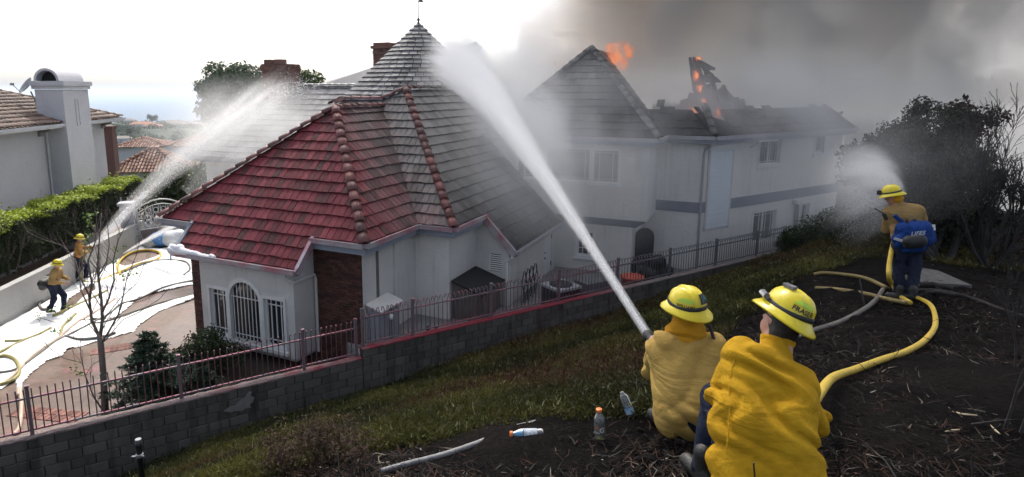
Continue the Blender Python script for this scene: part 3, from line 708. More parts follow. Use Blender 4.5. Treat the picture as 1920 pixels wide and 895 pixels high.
m.prism([q3(5.4, 10.82, ZB - .2), q3(7.0, 10.82, ZB - .2), Cq(f0 + 1.5, nC, ZB - .2), Cq(f0 + 9.4, nC, ZB - .2), Cq(f0 + 9.2, FACE_N + .1, ZB - .2), Cq(f0 - .1, FACE_N + .1, ZB - .2), q3(5.4, 11.2, ZB - .2)], (0, 0, .03)); m.build('soffit', M_FASC, house)
# ================================================================ terrain
CTRL = [  # x, y, z of the burnt slope
 (-12, 7.3, -.9), (-8.05, 9.8, -.55), (-5.97, 11.1, -.02), (-3.9, 12.4, .16), (-1.84, 13.7, .25), (-.07, 14.8, .45), (1.98, 16.0, .6), (4.2, 17.4, .6), (6.55, 18.9, .84), (8.8, 20.3, .95), (11.1, 21.7, 1.25), (12.8, 22.75, 1.45), (14.8, 24.0, 2.05),
 (1.54, 3.85, 4.84), (1.0, 3.95, 4.8), (.5, 3.95, 4.76), (1.3, 4.4, 4.72), (-.42, 3.5, 4.72), (-2.87, 5.0, 3.55), (1.9, 2.9, 5.1), (2.94, 2.99, 5.16), (2.5, 3.9, 5.05), (4.9, 6.1, 4.5), (7.2, 7.6, 4.2), (7.3, 10.0, 3.8), (9.0, 13.1, 3.5), (3.5, 8.0, 3.75), (5.2, 10.5, 3.25),
 (0.5, 7.5, 3.3), (2.2, 9.6, 2.75), (-2.0, 8.5, 2.2), (-5, 6.5, 2.0), (5.5, 14.0, 2.15), (9.0, 17.0, 2.3), (12.5, 19.0, 2.7), (0, 1.5, 5.1), (2, 0, 5.6), (5, 2, 5.4), (9, 4, 4.6), (12, 9, 3.0), (12.5, 13, 3.0), (15, 16, 2.6), (18, 22, 2.4), (20, 28, 2.2), (26, 30, 1.5), (30, 20, -1), (24, 10, -1), (16, 5, 2.5), (10, -4, 5), (-6, -4, 4), (0, -8, 6), (-10, 2, 1.8), (-14, 5, -.6), (30, 45, 1), (45, 60, -1), (18, 34, 2.0), (50, 30, -4)]
_C = np.array(CTRL, float)
def _U(r2): return np.where(r2 > 1e-9, r2 * np.log(r2 + 1e-12), 0.0)
_n = len(_C); _K = _U(((_C[:, None, :2] - _C[None, :, :2]) ** 2).sum(-1)) + np.eye(_n) * 0.5
_Pm = np.hstack([np.ones((_n, 1)), _C[:, :2]]); _A = np.block([[_K, _Pm], [_Pm.T, np.zeros((3, 3))]])
_wt = np.linalg.solve(_A, np.concatenate([_C[:, 2], np.zeros(3)]))
def ground(x, y):
    x = np.asarray(x, float); y = np.asarray(y, float); sh = x.shape
    X = np.stack([x.ravel(), y.ravel()], 1); out = np.empty(len(X))
    for i in range(0, len(X), 20000):
        q = X[i:i + 20000]; K = _U(((q[:, None, :] - _C[None, :, :2]) ** 2).sum(-1)); out[i:i + 20000] = K @ _wt[:_n] + _wt[_n] + q @ _wt[_n + 1:]
    return out.reshape(sh)
def gz(x, y): return float(ground(np.array([x]), np.array([y]))[0])
def fbm(x, y, s, oct=4, seed=0.0):
    o = np.zeros_like(x); a = 1.0; t = 0
    rs = np.random.RandomState(int(seed * 100) + 5)
    for k in range(oct):
        for _ in range(5):
            th = rs.rand() * 2 * PI; ph = rs.rand() * 2 * PI; f = s * (2 ** k) * (0.6 + rs.rand() * .8)
            o += a * np.sin((x * math.cos(th) + y * math.sin(th)) * f + ph + 1.3 * np.sin((x * math.sin(th) - y * math.cos(th)) * f * .7 + ph * 2)) * .32
        a *= .5
    return o
def burnt(x, y):
    """1 where the slope is burnt bare, 0 where the ground cover still grows"""
    x = np.asarray(x, float); y = np.asarray(y, float)
    line = np.interp(x, [-6, -2.5, -.6, .6, 1.5, 2.6, 3.8, 5.3, 7.0, 9.5, 14], [2.0, 4.2, 4.6, 4.75, 5.0, 6.6, 9.0, 10.9, 12.3, 13.5, 14.5])
    n = fbm(x, y, 1.7, 4, .3) * .45
    return np.clip((line + n - y) / .5 + .5, 0, 1)
def slope_mat():
    t = NT('slope_soil'); p = t.pos(); at = t.n('Attribute', attribute_name='Col').outputs['Color']
    f = t.noise(p, 3.5, 8, 0.7); f2 = t.noise(p, 26, 6, 0.7); f3 = t.noise(p, .8, 4, .6)
    char = t.ramp(t.math('ADD', t.math('MULTIPLY', f, .5), t.math('MULTIPLY', f2, .5)), [(.3, (.004, .0036, .0035)), (.55, (.011, .0098, .0094)), (.75, (.030, .026, .024))])
    warm = t.ramp(f2, [(.35, (.009, .0078, .0072)), (.7, (.032, .0255, .0235))])
    char = t.mix(t.ramp(f3, [(.40, 0.0), (.62, .85)]), char, warm)
    soil = t.ramp(f2, [(.3, (.010, .011, .004)), (.7, (.03, .028, .010))])
    t.base(t.mix(t.sep(at)[0], soil, char))
    h = t.math('ADD', t.math('MULTIPLY', t.noise(p, 14, 8, .72), .7), t.math('MULTIPLY', t.noise(p, 60, 4, .7), .3))
    t.bump(h, 1.0, .12); t.set(Roughness=.95); t.b.inputs['Specular IOR Level'].default_value = .04; return t.m
M_SLOPE = slope_mat()
def terrain():
    fs = np.concatenate([np.linspace(-60, -14, 20), np.arange(-13.6, 14, .11), np.linspace(14.2, 40, 90), np.linspace(42, 140, 30)])
    ns = np.concatenate([np.linspace(-70, -22, 14), np.arange(-21, -.05, .11), [-.1], [0.6], np.linspace(3, 80, 30)])
    FFm, NNm = np.meshgrid(fs, ns, indexing='ij'); X = FO[0] + FFm * FF_[0] + NNm * FN[0]; Y = FO[1] + FFm * FF_[1] + NNm * FN[1]
    Z = ground(X, Y); b = burnt(X, Y)
    dd = np.hypot(X, Y)
    fine = np.clip(1 - (dd - 14) / 12, 0, 1)
    Z += fine * (fbm(X, Y, 2.2, 4, .7) * .05 + b * fbm(X, Y, 7, 3, .9) * .025)
    far = np.clip((dd - 40) / 60, 0, 1); Z = Z * (1 - far) + far * np.minimum(Z, -6 - (dd - 40) * .25)
    V = np.stack([X, Y, Z], -1).reshape(-1, 3); n2 = len(ns); I = np.arange(len(fs) - 1)[:, None] * n2 + np.arange(n2 - 1)[None]
    keep = ~((FFm[:-1, :-1] < 20.5) & (NNm[:-1, :-1] > -.11))
    I = I[keep]; Q = np.stack([I, I + n2, I + n2 + 1, I + 1], -1).reshape(-1, 4)
    c = np.zeros((len(V), 3)); c[:, 0] = b.ravel(); 
    o = npmesh('hillside', V, Q, M_SLOPE, None, True, col=c); o['kind'] = 'structure'
terrain()

# ================================================================ yard level inside the wall
M_DRIVE = None
def drive_mat():
    t = NT('driveway_concrete'); p = t.pos(); f = t.noise(p, .55, 5, .6); f2 = t.noise(p, 7, 6, .65)
    x = t.sep(p)
    brown = t.ramp(f2, [(.3, (.075, .043, .028)), (.7, (.15, .092, .062))]); pink = t.ramp(f2, [(.3, (.17, .14, .135)), (.7, (.25, .21, .205))])
    k = t.math('ADD', t.math('MULTIPLY', x[0], .16), t.math('ADD', 1.36, t.math('MULTIPLY', t.math('SUBTRACT', f, .5), 1.6)))
    c = t.mix(t.ramp(k, [(.1, 0.0), (.45, 1.0)]), brown, pink)
    st = t.ramp(t.noise(p, 1.3, 5, .65), [(.56, 0.0), (.70, .5)])
    c = t.mix(st, c, (.33, .11, .13)); t.base(c); t.set(Roughness=t.ramp(f, [(.35, .28), (.6, .6)])); t.bump(f2, .25, .01); return t.m
M_DRIVE = drive_mat()
m = MB(); m.add([F(-12, .1, 0), F(0.3, .1, 0), F(0.3, 9, 0), F(4, 30, 0), F(-30, 60, 0), F(-40, 30, 0), F(-22, 8, 0)], [tuple(range(7))]); o = m.build('driveway', M_DRIVE); o['kind'] = 'structure'
M_YARD = simple('yard_concrete', (.20, .19, .18), (.28, .27, .26), .85, 1.5, .3, 30)
m = MB(); m.add([F(.32, .1, .72), F(20.4, .1, .72), F(34, 6, .72), F(34, 20, .72), F(.32, 9, .72)], [tuple(range(5))]); m.add([F(.32, .1, .72), F(.32, 9, .72), F(.32, 9, -.1), F(.32, .1, -.1)], [(0, 1, 2, 3)]); o = m.build('side_yard', M_YARD); o['kind'] = 'structure'
M_SOIL = simple('bed_soil', (.03, .022, .016), (.06, .045, .03), .95, 6, .6, 20)
m = MB(); pts_ = [F(-7.6, .12, .05), F(.28, .12, .05), F(.28, 3.4, .05), F(-2.9, 5.2, .05), F(-3.6, 3.4, .05), F(-5.2, 2.0, .05)]; m.add(pts_, [tuple(range(6))]); o = m.build('planting_bed', M_SOIL); o['kind'] = 'structure'

# ================================================================ block wall
def block_mat():
    t = NT('concrete_block'); p = t.pos(); r = t.rnd(); f = t.noise(p, 3, 6, .65); x = t.sep(p)
    c = t.ramp(t.math('ADD', t.math('MULTIPLY', r, .4), t.math('MULTIPLY', f, .6)), [(.25, (.078, .072, .066)), (.75, (.14, .13, .119))])
    st = t.noise(t.scale(p, (3.5, 3.5, .35)), 1.0, 4, .6)
    c = t.mix(t.ramp(st, [(.5, 0.0), (.72, .8)]), c, (.02, .016, .016))
    rs = t.math('MULTIPLY', t.ramp(t.noise(t.scale(p, (6, 6, .5)), 1.0, 3, .6), [(.56, 0.0), (.7, .55)]), t.ramp(t.math('MULTIPLY', x[0], .1), [(-.3, 0.0), (-.1, 1.0)]))
    c = t.mix(rs, c, (.10, .035, .04))
    wh = t.math('MULTIPLY', t.ramp(t.noise(p, 2.3, 5, .6), [(.66, 0.0), (.72, .6)]), t.ramp(t.math('MULTIPLY', x[0], .1), [(-.1, 0.0), (.05, 1.0)])); c = t.mix(wh, c, (.25, .21, .2))
    t.base(c); t.bump(t.noise(p, 70, 5, .7), .6, .012); t.set(Roughness=.95); return t.m
M_BLOCK = block_mat()
def cap_mortar():
    t = NT('wall_cap_mortar'); p = t.pos(); x = t.sep(p); f = t.noise(p, 2.2, 5, .6); f2 = t.noise(p, 20, 5, .7)
    g = t.ramp(f2, [(.3, (.20, .17, .16)), (.7, (.36, .31, .29))]); red = t.ramp(f2, [(.3, (.17, .02, .03)), (.7, (.33, .05, .075))])
    k = t.math('ADD', t.math('MULTIPLY', x[0], .12), t.math('ADD', .72, t.math('MULTIPLY', t.math('SUBTRACT', f, .5), 1.1)))
    near = t.ramp(k, [(.15, .12), (.5, 1.0)]); farx = t.ramp(t.math('MULTIPLY', x[0], .1), [(.35, 1.0), (.55, 0.05)])
    t.base(t.mix(t.math('MULTIPLY', near, farx), g, red)); t.bump(f2, 1.0, .03); t.set(Roughness=.9); return t.m
M_CAPM = cap_mortar()
TOPL, TOPU = 1.06, 1.27
wall = empty('block_wall', tuple(F(0, 0, 0)), 'long grey concrete block retaining wall under the iron fence, red stains along its top', 'wall')
m = MB()
for (fa, fb, zt) in ((-13, 0, TOPL), (0, 20.4, TOPU)): m.box(F((fa + fb) / 2, .09, (zt - 1.9) / 2), (fb - fa, .13, zt + 1.9), _fa)
m.build('wall_core', simple('joint_dark', (.032, .030, .028), (.045, .042, .039), .95, 8, .3), wall)
blk = {}
def block(f_, z, L):
    key = round(L, 2)
    if key not in blk:
        mm = MB(); b_ = .012
        mm.add([(0, 0, 0), (L, 0, 0), (L, 0, .192), (0, 0, .192), (b_, -.02, b_), (L - b_, -.02, b_), (L - b_, -.02, .192 - b_), (b_, -.02, .192 - b_)], [(4, 5, 6, 7), (0, 1, 5, 4), (1, 2, 6, 5), (2, 3, 7, 6), (3, 0, 4, 7)])
        blk[key] = mm.mesh('block'); blk[key].materials.append(M_BLOCK)
    o = bpy.data.objects.new('block', blk[key]); COL.objects.link(o); o.parent = wall; o.matrix_parent_inverse = Matrix.Translation(wall.location).inverted()
    o.location = F(f_, .024 + random.uniform(-.006, .004), z); o.rotation_euler = (random.uniform(-.006, .006), 0, _fa + random.uniform(-.004, .004)); return o
cand = []; restb = MB()
for (fa, fb, zt) in ((-10.4, 0, TOPL), (.01, 20.3, TOPU)):
    for j in range(9):
        z = zt - .2 * (j + 1); f_ = fa - (.2 if j % 2 else 0)
        while f_ < fb - .02:
            a = max(f_, fa); b = min(f_ + .4, fb); g = gz(*F((a + b) / 2, -.1, 0)[:2])
            if b - a > .05 and z + .2 > g - .05: cand.append((np.linalg.norm(F(a, 0, z) - [0, 0, CAM_Z]), a, z, b - a - .01))
            f_ += .4
cand.sort()
for i, (d, a, z, L) in enumerate(cand):
    if i < 300: block(a + .005, z + .004, L)
    else: restb.box(F(a + L / 2, .013, z + .1), (L, .03, .192), _fa)
o = restb.build('block', M_BLOCK, wall); o['kind'] = 'stuff'
for (fa, fb, zt) in ((-13, -.02, TOPL), (-.02, 20.4, TOPU)):
    fs = np.arange(fa, fb + .01, .12); V = []
    prof = [(-.005, 0), (-.012, .025), (.03, .045), (.10, .05), (.17, .04), (.185, 0)]
    for f_ in fs:
        for (n_, z_) in prof: V.append(F(f_ + random.uniform(-.02, .02), n_ + random.uniform(-.008, .008), zt + z_ + (random.uniform(-.010, .008) if z_ else -.004 + random.uniform(-.012, .0))))
    k = len(prof); Fc = [(i * k + j, (i + 1) * k + j, (i + 1) * k + j + 1, i * k + j + 1) for i in range(len(fs) - 1) for j in range(k - 1)]
    mm = MB(); mm.add(V, Fc); mm.build('wall_cap', M_CAPM, wall)
# chipped plaster patch
mm = MB(); pc = [(-3.1, .66), (-2.96, .72), (-2.86, .71), (-2.74, .82), (-2.66, .84), (-2.58, .95), (-2.52, .93), (-2.54, .84), (-2.47, .79), (-2.51, .70), (-2.57, .67), (-2.55, .58), (-2.66, .60), (-2.74, .56), (-2.88, .61), (-2.95, .59)]
mm.prism([F(f_, -.006, z) for f_, z in pc], tuple(FN[0:1] * -.0 if False else (-FN[0] * .022, -FN[1] * .022, 0))); mm.build('plaster_patch', simple('plaster_grey', (.15, .145, .138), (.23, .222, .21), .9, 9, .6, 30), wall)

# ================================================================ iron fence
def fence_mat():
    t = NT('painted_iron'); p = t.pos(); x = t.sep(p); f = t.noise(p, 1.8, 4, .6)
    iron = t.ramp(t.noise(p, 30, 3), [(.3, (.14, .14, .155)), (.7, (.20, .195, .21))]); pk = (.36, .10, .135)
    k = t.ramp(f, [(.36, 0.0), (.54, .9)])
    up = t.sep(t.n('NewGeometry').outputs['Normal'])[2]
    k2 = t.math('MULTIPLY', k, t.math('ADD', .35, t.math('MULTIPLY', t.math('ABSOLUTE', up), .65)))
    k2 = t.math('MULTIPLY', k2, t.ramp(t.math('MULTIPLY', x[0], .1), [(.4, 1.0), (.62, 0.0)]))
    t.base(t.mix(k2, iron, pk)); t.set(Roughness=.45, Metallic=.2); return t.m
M_IRON = fence_mat()
def fence(fa, fb, zt, loop, label, posts, step):
    fr = empty('iron_fence', tuple(F(fa, .09, zt)), label, 'fence', 'iron fence runs on the block wall')
    n_ = .09; h = .93
    m = MB(); m.bar(F(fa, n_, zt + .13), F(fb, n_, zt + .13), .035, .03); m.build('rail', M_IRON, fr)
    m = MB(); m.bar(F(fa, n_, zt + .74), F(fb, n_, zt + .74), .04, .03); m.build('rail', M_IRON, fr)
    pm = MB(); pm.box((0, 0, .47), (.06, .06, .94)); pm.box((0, 0, .955), (.075, .075, .03)); pmesh = pm.mesh('post'); pmesh.materials.append(M_IRON)
    for f_ in posts:
        o = bpy.data.objects.new('post', pmesh); COL.objects.link(o); o.parent = fr; o.matrix_parent_inverse = Matrix.Translation(fr.location).inverted(); o.location = F(f_, n_, zt + .01); o.rotation_euler.z = _fa
    km = MB()
    if loop: pts = [(0, 0, .1)] + [(0, .0, .80)] + [(.0, .07 - .07 * math.cos(a), .80 + .09 * math.sin(a)) for a in np.linspace(.3, PI, 6)] + [(0, .14, .77)]
    else: pts = [(0, 0, .1), (0, 0, .86), (0, -.012, .905), (0, -.045, .925), (0, -.075, .905)]
    km.tube(pts, .011 if loop else .0115, 5); kmesh = km.mesh('picket', True); kmesh.materials.append(M_IRON)
    i = 0; f_ = fa + step
    while f_ < fb - .03:
        if all(abs(f_ - q) > .045 for q in posts):
            o = bpy.data.objects.new('picket', kmesh); COL.objects.link(o); o.parent = fr; o.matrix_parent_inverse = Matrix.Translation(fr.location).inverted()
            o.location = F(f_, n_, zt + .01); o.rotation_euler = (random.uniform(-.012, .012), random.uniform(-.012, .012), _fa + random.uniform(-.1, .1))
        f_ += step
    return fr
fence(-9.2, -.07, TOPL, False, 'lower iron fence run with straight hooked pickets, left of the wall step', [-9.1, -6.32, -3.85, -1.35, -.12], .118)
fence(0, 20.2, TOPU, True, 'upper iron fence run with looped pickets, right of the wall step', [.05] + [1.35 + 2.3 * k for k in range(9)], .122)
# ================================================================ ocean
def ocean_mat():
    t = NT('ocean_water'); t.base((.05, .09, .14)); t.set(Roughness=.45); t.b.inputs['Specular IOR Level'].default_value = .03; p = t.pos(); t.bump(t.noise(t.scale(p, (.02, .05, .02)), 1.0, 5, .6), .35, 1.0); return t.m
m = MB(); m.add([(-99000, 300, -150), (99000, 300, -150), (99000, 178000, -150), (-99000, 178000, -150)], [(0, 1, 2, 3)]); o = m.build('ocean', ocean_mat()); o['kind'] = 'structure'
# ================================================================ surface nets for bodies and cloth
def surface_nets(D, org, h):
    s = D < 0; nx, ny, nz = D.shape
    c = s[:-1, :-1, :-1].astype(np.int8)
    for dx in (0, 1):
        for dy in (0, 1):
            for dz in (0, 1):
                if dx or dy or dz: c = c + s[dx:nx - 1 + dx, dy:ny - 1 + dy, dz:nz - 1 + dz]
    act = (c > 0) & (c < 8); idx = np.argwhere(act); n = len(idx)
    ids = -np.ones(act.shape, np.int64); ids[act] = np.arange(n)
    acc = np.zeros((n, 3)); cnt = np.zeros(n)
    cor = [(a, b, c_) for a in (0, 1) for b in (0, 1) for c_ in (0, 1)]
    for i in range(8):
        for j in range(i + 1, 8):
            if sum(abs(cor[i][k] - cor[j][k]) for k in range(3)) != 1: continue
            a = D[tuple((idx + cor[i]).T)]; b = D[tuple((idx + cor[j]).T)]
            m = (a < 0) != (b < 0); t = np.where(m, a / np.where(m, a - b, 1), 0)
            p = np.array(cor[i]) + t[:, None] * (np.array(cor[j]) - np.array(cor[i])); acc += np.where(m[:, None], p, 0); cnt += m
    V = org + h * (idx + acc / np.maximum(cnt, 1)[:, None])
    Fq = []
    for ax in range(3):
        o = [0, 0, 0]; o[ax] = 1; u, v = [k for k in range(3) if k != ax]
        a = s[tuple(slice(0, (D.shape[k] - 1) if k == ax else None) for k in range(3))]; b = s[tuple(slice(1, None) if k == ax else slice(None) for k in range(3))]
        e = np.argwhere(a != b); e = e[(e[:, u] > 0) & (e[:, v] > 0) & (e[:, u] < D.shape[u] - 1) & (e[:, v] < D.shape[v] - 1)]
        if not len(e): continue
        du = np.zeros(3, int); du[u] = 1; dv = np.zeros(3, int); dv[v] = 1
        q = np.stack([ids[tuple((e - du - dv).T)], ids[tuple((e - dv).T)], ids[tuple(e.T)], ids[tuple((e - du).T)]], 1)
        flip = s[tuple(e.T)] if ax != 1 else ~s[tuple(e.T)]
        q[~flip] = q[~flip][:, ::-1]; Fq.append(q)
    return V, np.concatenate(Fq)
def cone_d(P, a, b, ra, rb):
    a = np.asarray(a, float); b = np.asarray(b, float); ab = b - a; t = np.clip(((P - a) @ ab) / max(ab @ ab, 1e-9), 0, 1)
    return np.linalg.norm(P - (a + t[..., None] * ab), axis=-1) - (ra + (rb - ra) * t)
def ell_d(P, c, r, Rm=None):
    q = P - np.asarray(c, float)
    if Rm is not None: q = q @ Rm
    r = np.asarray(r, float); k = np.linalg.norm(q / r, axis=-1); return (k - 1) * r.min() * np.where(k > 1, 1, 1)
def smin(a, b, k):
    hh = np.clip(.5 + .5 * (b - a) / k, 0, 1); return b * (1 - hh) + a * hh - k * hh * (1 - hh)
def sdf_mesh(name, prims, h, mat, parent=None, k=.04, fold=None, cuts=(), pad=.12, smooth=True):
    """prims: ('c',a,b,ra,rb[,k]) tapered capsule, ('e',centre,radii,rot[,k]) ellipsoid; blended into one continuous surface"""
    pts = []
    for p in prims:
        if p[0] == 'c': pts += [np.array(p[1]) - p[3], np.array(p[1]) + p[3], np.array(p[2]) - p[4], np.array(p[2]) + p[4]]
        else: pts += [np.array(p[1]) - max(p[2]), np.array(p[1]) + max(p[2])]
    lo = np.min(pts, 0) - pad; hi = np.max(pts, 0) + pad; n = np.ceil((hi - lo) / h).astype(int) + 1
    g = np.stack(np.meshgrid(*[lo[i] + h * np.arange(n[i]) for i in range(3)], indexing='ij'), -1)
    D = np.full(g.shape[:3], 9.0)
    for p in prims:
        kk = p[5] if (p[0] == 'c' and len(p) > 5) else (p[4] if (p[0] == 'e' and len(p) > 4) else k)
        q = [np.array(p[1]) - p[3], np.array(p[1]) + p[3], np.array(p[2]) - p[4], np.array(p[2]) + p[4]] if p[0] == 'c' else [np.array(p[1]) - max(p[2]), np.array(p[1]) + max(p[2])]
        l_ = np.clip(((np.min(q, 0) - kk - .06 - lo) / h).astype(int), 0, n); h_ = np.clip(((np.max(q, 0) + kk + .06 - lo) / h).astype(int) + 2, 0, n)
        sl_ = tuple(slice(a_, b_) for a_, b_ in zip(l_, h_)); gg = g[sl_]
        d = cone_d(gg, p[1], p[2], p[3], p[4]) if p[0] == 'c' else ell_d(gg, p[1], p[2], p[3] if len(p) > 3 else None)
        D[sl_] = np.where(D[sl_] > 8, d, smin(D[sl_], d, kk))
    D = np.where(D > 8, .5, D)
    if fold is not None: k_ = np.abs(D) < .09; D[k_] += fold(g[k_])
    for (c, nrm) in cuts: D = np.maximum(D, (g - np.asarray(c, float)) @ np.asarray(nrm, float))
    V, Fq = surface_nets(D, lo, h)
    return npmesh(name, V, Fq, mat, parent, smooth)
def folds(amp=.008, freq=26, dirv=(0.3, .2, 1), seed=0, warp=.05, second=.5, f2=60):
    rs = np.random.RandomState(seed); dv = np.array(dirv, float); dv /= np.linalg.norm(dv)
    o = [rs.rand(3) * 2 - 1 for _ in range(6)]; ph = rs.rand(8) * 6.28
    def f(g):
        w = warp * (np.sin(g @ (o[0] * 9) + ph[0]) + np.sin(g @ (o[1] * 14) + ph[1]) + .6 * np.sin(g @ (o[2] * 23) + ph[2]))
        u = g @ dv + w
        msk = .55 + .45 * np.sin(g @ (o[3] * 8) + ph[3])
        r = 1 - np.abs(np.sin(u * freq * .5 + ph[4])) * 2
        r2 = np.sin((g @ (dv + o[4] * .5) + w * 1.7) * f2 + ph[5])
        return amp * msk * (r + second * .5 * r2)
    return f
def rotm(x=0, y=0, z=0):
    M = Matrix.Rotation(z, 3, 'Z') @ Matrix.Rotation(y, 3, 'Y') @ Matrix.Rotation(x, 3, 'X'); return np.array(M)

# ================================================================ foliage
def leaf_mat(name, c0, c1, c2, rough=.55, trans=.35, spec=.3):
    t = NT(name); r = t.rnd(); f = t.noise(t.pos(), 1.1, 3, .6)
    c = t.ramp(t.math('ADD', t.math('MULTIPLY', r, .6), t.math('MULTIPLY', f, .4)), [(.2, c0), (.5, c1), (.85, c2)])
    t.base(c); t.set(Roughness=rough); t.b.inputs['Specular IOR Level'].default_value = spec
    tr = t.n('BsdfTranslucent'); t.l(c, tr.inputs[0]); mx = t.n('MixShader'); mx.inputs[0].default_value = trans
    t.l(t.b.outputs[0], mx.inputs[1]); t.l(tr.outputs[0], mx.inputs[2]); t.l(mx.outputs[0], t.o.inputs[0]); return t.m
def leaves_at(P, Nrm, size, aspect=2.2, rng=RNG, fold=.25, jit=.5):
    """one folded leaf (2 triangles sharing the midrib) per point"""
    n = len(P); a = rng.normal(size=(n, 3)); d = a + 0.0; nn = Nrm + rng.normal(size=(n, 3)) * jit; nn /= np.linalg.norm(nn, axis=1, keepdims=True) + 1e-9
    d -= nn * (d * nn).sum(1, keepdims=True); d /= np.linalg.norm(d, axis=1, keepdims=True) + 1e-9; w = np.cross(nn, d)
    L = size * rng.uniform(.6, 1.3, n)[:, None]; Wd = L / aspect
    v0 = P; v1 = P + d * L * .5 + w * Wd * .5 + nn * Wd * fold; v2 = P + d * L; v3 = P + d * L * .5 - w * Wd * .5 + nn * Wd * fold
    V = np.stack([v0, v1, v2, v3], 1).reshape(-1, 3); b = np.arange(n)[:, None] * 4
    Fq = np.concatenate([b + [0, 1, 2], b + [0, 2, 3]], 1).reshape(-1, 3); return V, Fq
def blob_points(blobs, n, rng=RNG, shell=.55):
    vol = np.array([b[1][0] * b[1][1] * b[1][2] for b in blobs]) ** .7; k = rng.choice(len(blobs), n, p=vol / vol.sum())
    u = rng.normal(size=(n, 3)); u /= np.linalg.norm(u, axis=1, keepdims=True); r = shell + (1 - shell) * rng.random(n) ** .6
    r *= 1 + .16 * np.sin(u[:, 0] * 7 + k) * np.sin(u[:, 1] * 6 + 2 * k) + .1 * np.sin(u[:, 2] * 9 + k * 3)
    C = np.array([b[0] for b in blobs])[k]; Rr = np.array([b[1] for b in blobs])[k]
    return C + u * Rr * r[:, None], u
def crown(name, blobs, n, size, mat, parent=None, aspect=2.0, shell=.5, **kw):
    P, u = blob_points(blobs, n, shell=shell); V, Fq = leaves_at(P, u, size, aspect, **kw); return npmesh(name, V, Fq, mat, parent)
def lumps(c, R3, n, r, rng=RNG, up=.2):
    """sub-clumps scattered through an ellipsoid for an uneven crown"""
    out = []
    for _ in range(n):
        u = rng.normal(size=3); u /= np.linalg.norm(u); u[2] = u[2] * (1 - up) + up * abs(u[2]); q = rng.uniform(.45, 1.0)
        s = r * rng.uniform(.6, 1.35); out.append((np.array(c) + u * np.array(R3) * q, (s, s, s * .8)))
    return out
def branch(m, p, d, L, r, depth, rng=random, spread=.55, up=.12, segs=4, shrink=.68, kids=(2, 3), tips=None, n=5, wob=.14, rmin=.003):
    pts = [Vector(p)]; d = Vector(d).normalized(); rad = [r]
    for i in range(segs):
        d = (d + Vector((rng.uniform(-wob, wob), rng.uniform(-wob, wob), rng.uniform(-wob, wob) + up * .25))).normalized()
        pts.append(pts[-1] + d * L / segs); rad.append(max(rmin, r * (1 - .45 * (i + 1) / segs)))
    m.tube(pts, rad, n, cap=False)
    if depth <= 0:
        if tips is not None: tips.append(pts[-1])
        return
    for k in range(rng.randint(*kids)):
        i = rng.randint(max(1, segs // 2), segs); ax = Vector((rng.uniform(-1, 1), rng.uniform(-1, 1), rng.uniform(-.4, 1))).normalized()
        nd = (d + ax * spread).normalized(); nd.z += up; branch(m, pts[i], nd, L * shrink * rng.uniform(.75, 1.15), rad[i] * .72, depth - 1, rng, spread, up, segs, shrink, kids, tips, max(3, n - 1), wob, rmin)
    nd = (d + Vector((rng.uniform(-.3, .3), rng.uniform(-.3, .3), up))).normalized(); branch(m, pts[-1], nd, L * shrink, rad[-1] * .9, depth - 1, rng, spread, up, segs, shrink, kids, tips, max(3, n - 1), wob, rmin)
def barkmat(name, c0, c1): return simple(name, c0, c1, .9, 9, .6, 40)
# ================================================================ neighbour house on the left
_g = R(96); GD = np.array([math.cos(_g), math.sin(_g)]); GN = np.array([GD[1], -GD[0]]); GO = np.array([-17.5, 20.0])
def G(g, n, z): return np.array([GO[0] + g * GD[0] + n * GN[0], GO[1] + g * GD[1] + n * GN[1], z])
nb = empty('house', tuple(G(6, -4, 0)), 'pale stucco house with barrel tile roof and arched chimney, behind the hedge at the left', 'house')
m = MB(); wall_mesh(m, G(-4, 0, 0), G(12.8, 0, 0), -1, 5.62); wall_mesh(m, G(12.8, 0, 0), G(12.8, -7, 0), -1, 5.62); wall_mesh(m, G(-4, -7, 0), G(-4, 0, 0), -1, 5.62); m.build('wall', M_LWALL, nb)
def barrel_mat():
    t = NT('barrel_tile'); r = t.rnd(); p = t.pos(); v = t.math('ADD', t.math('MULTIPLY', r, .7), t.math('MULTIPLY', t.noise(p, 12, 4), .3))
    t.base(t.ramp(v, [(.15, (.085, .055, .042)), (.5, (.15, .095, .07)), (.85, (.24, .165, .13))])); t.bump(t.noise(p, 40, 4), .4, .01); t.set(Roughness=.6); return t.m
M_BARREL = barrel_mat()
SL = .36  # roof slope
zl = lambda n: 5.72 + (.62 - n) * SL
rfm = MB(); q4 = [G(-4.5, .62, 5.72), G(13.7, .62, 5.72), G(9.7, -3.4, zl(-3.4)), G(-4.5, -3.4, zl(-3.4))]
rfm.prism([tuple(p) for p in q4], (0, 0, -.08)); rfm.prism([tuple(p) for p in (q4[1], G(13.7, -7.4, 5.72), G(9.7, -3.4, zl(-3.4)))], (0, 0, -.08)); rfm.add([q4[3], q4[2], G(13.7, -7.4, 5.72), G(-4.5, -7.4, 5.72)], [(0, 1, 2, 3)])
nroof = rfm.build('roof', M_UNDER, nb)
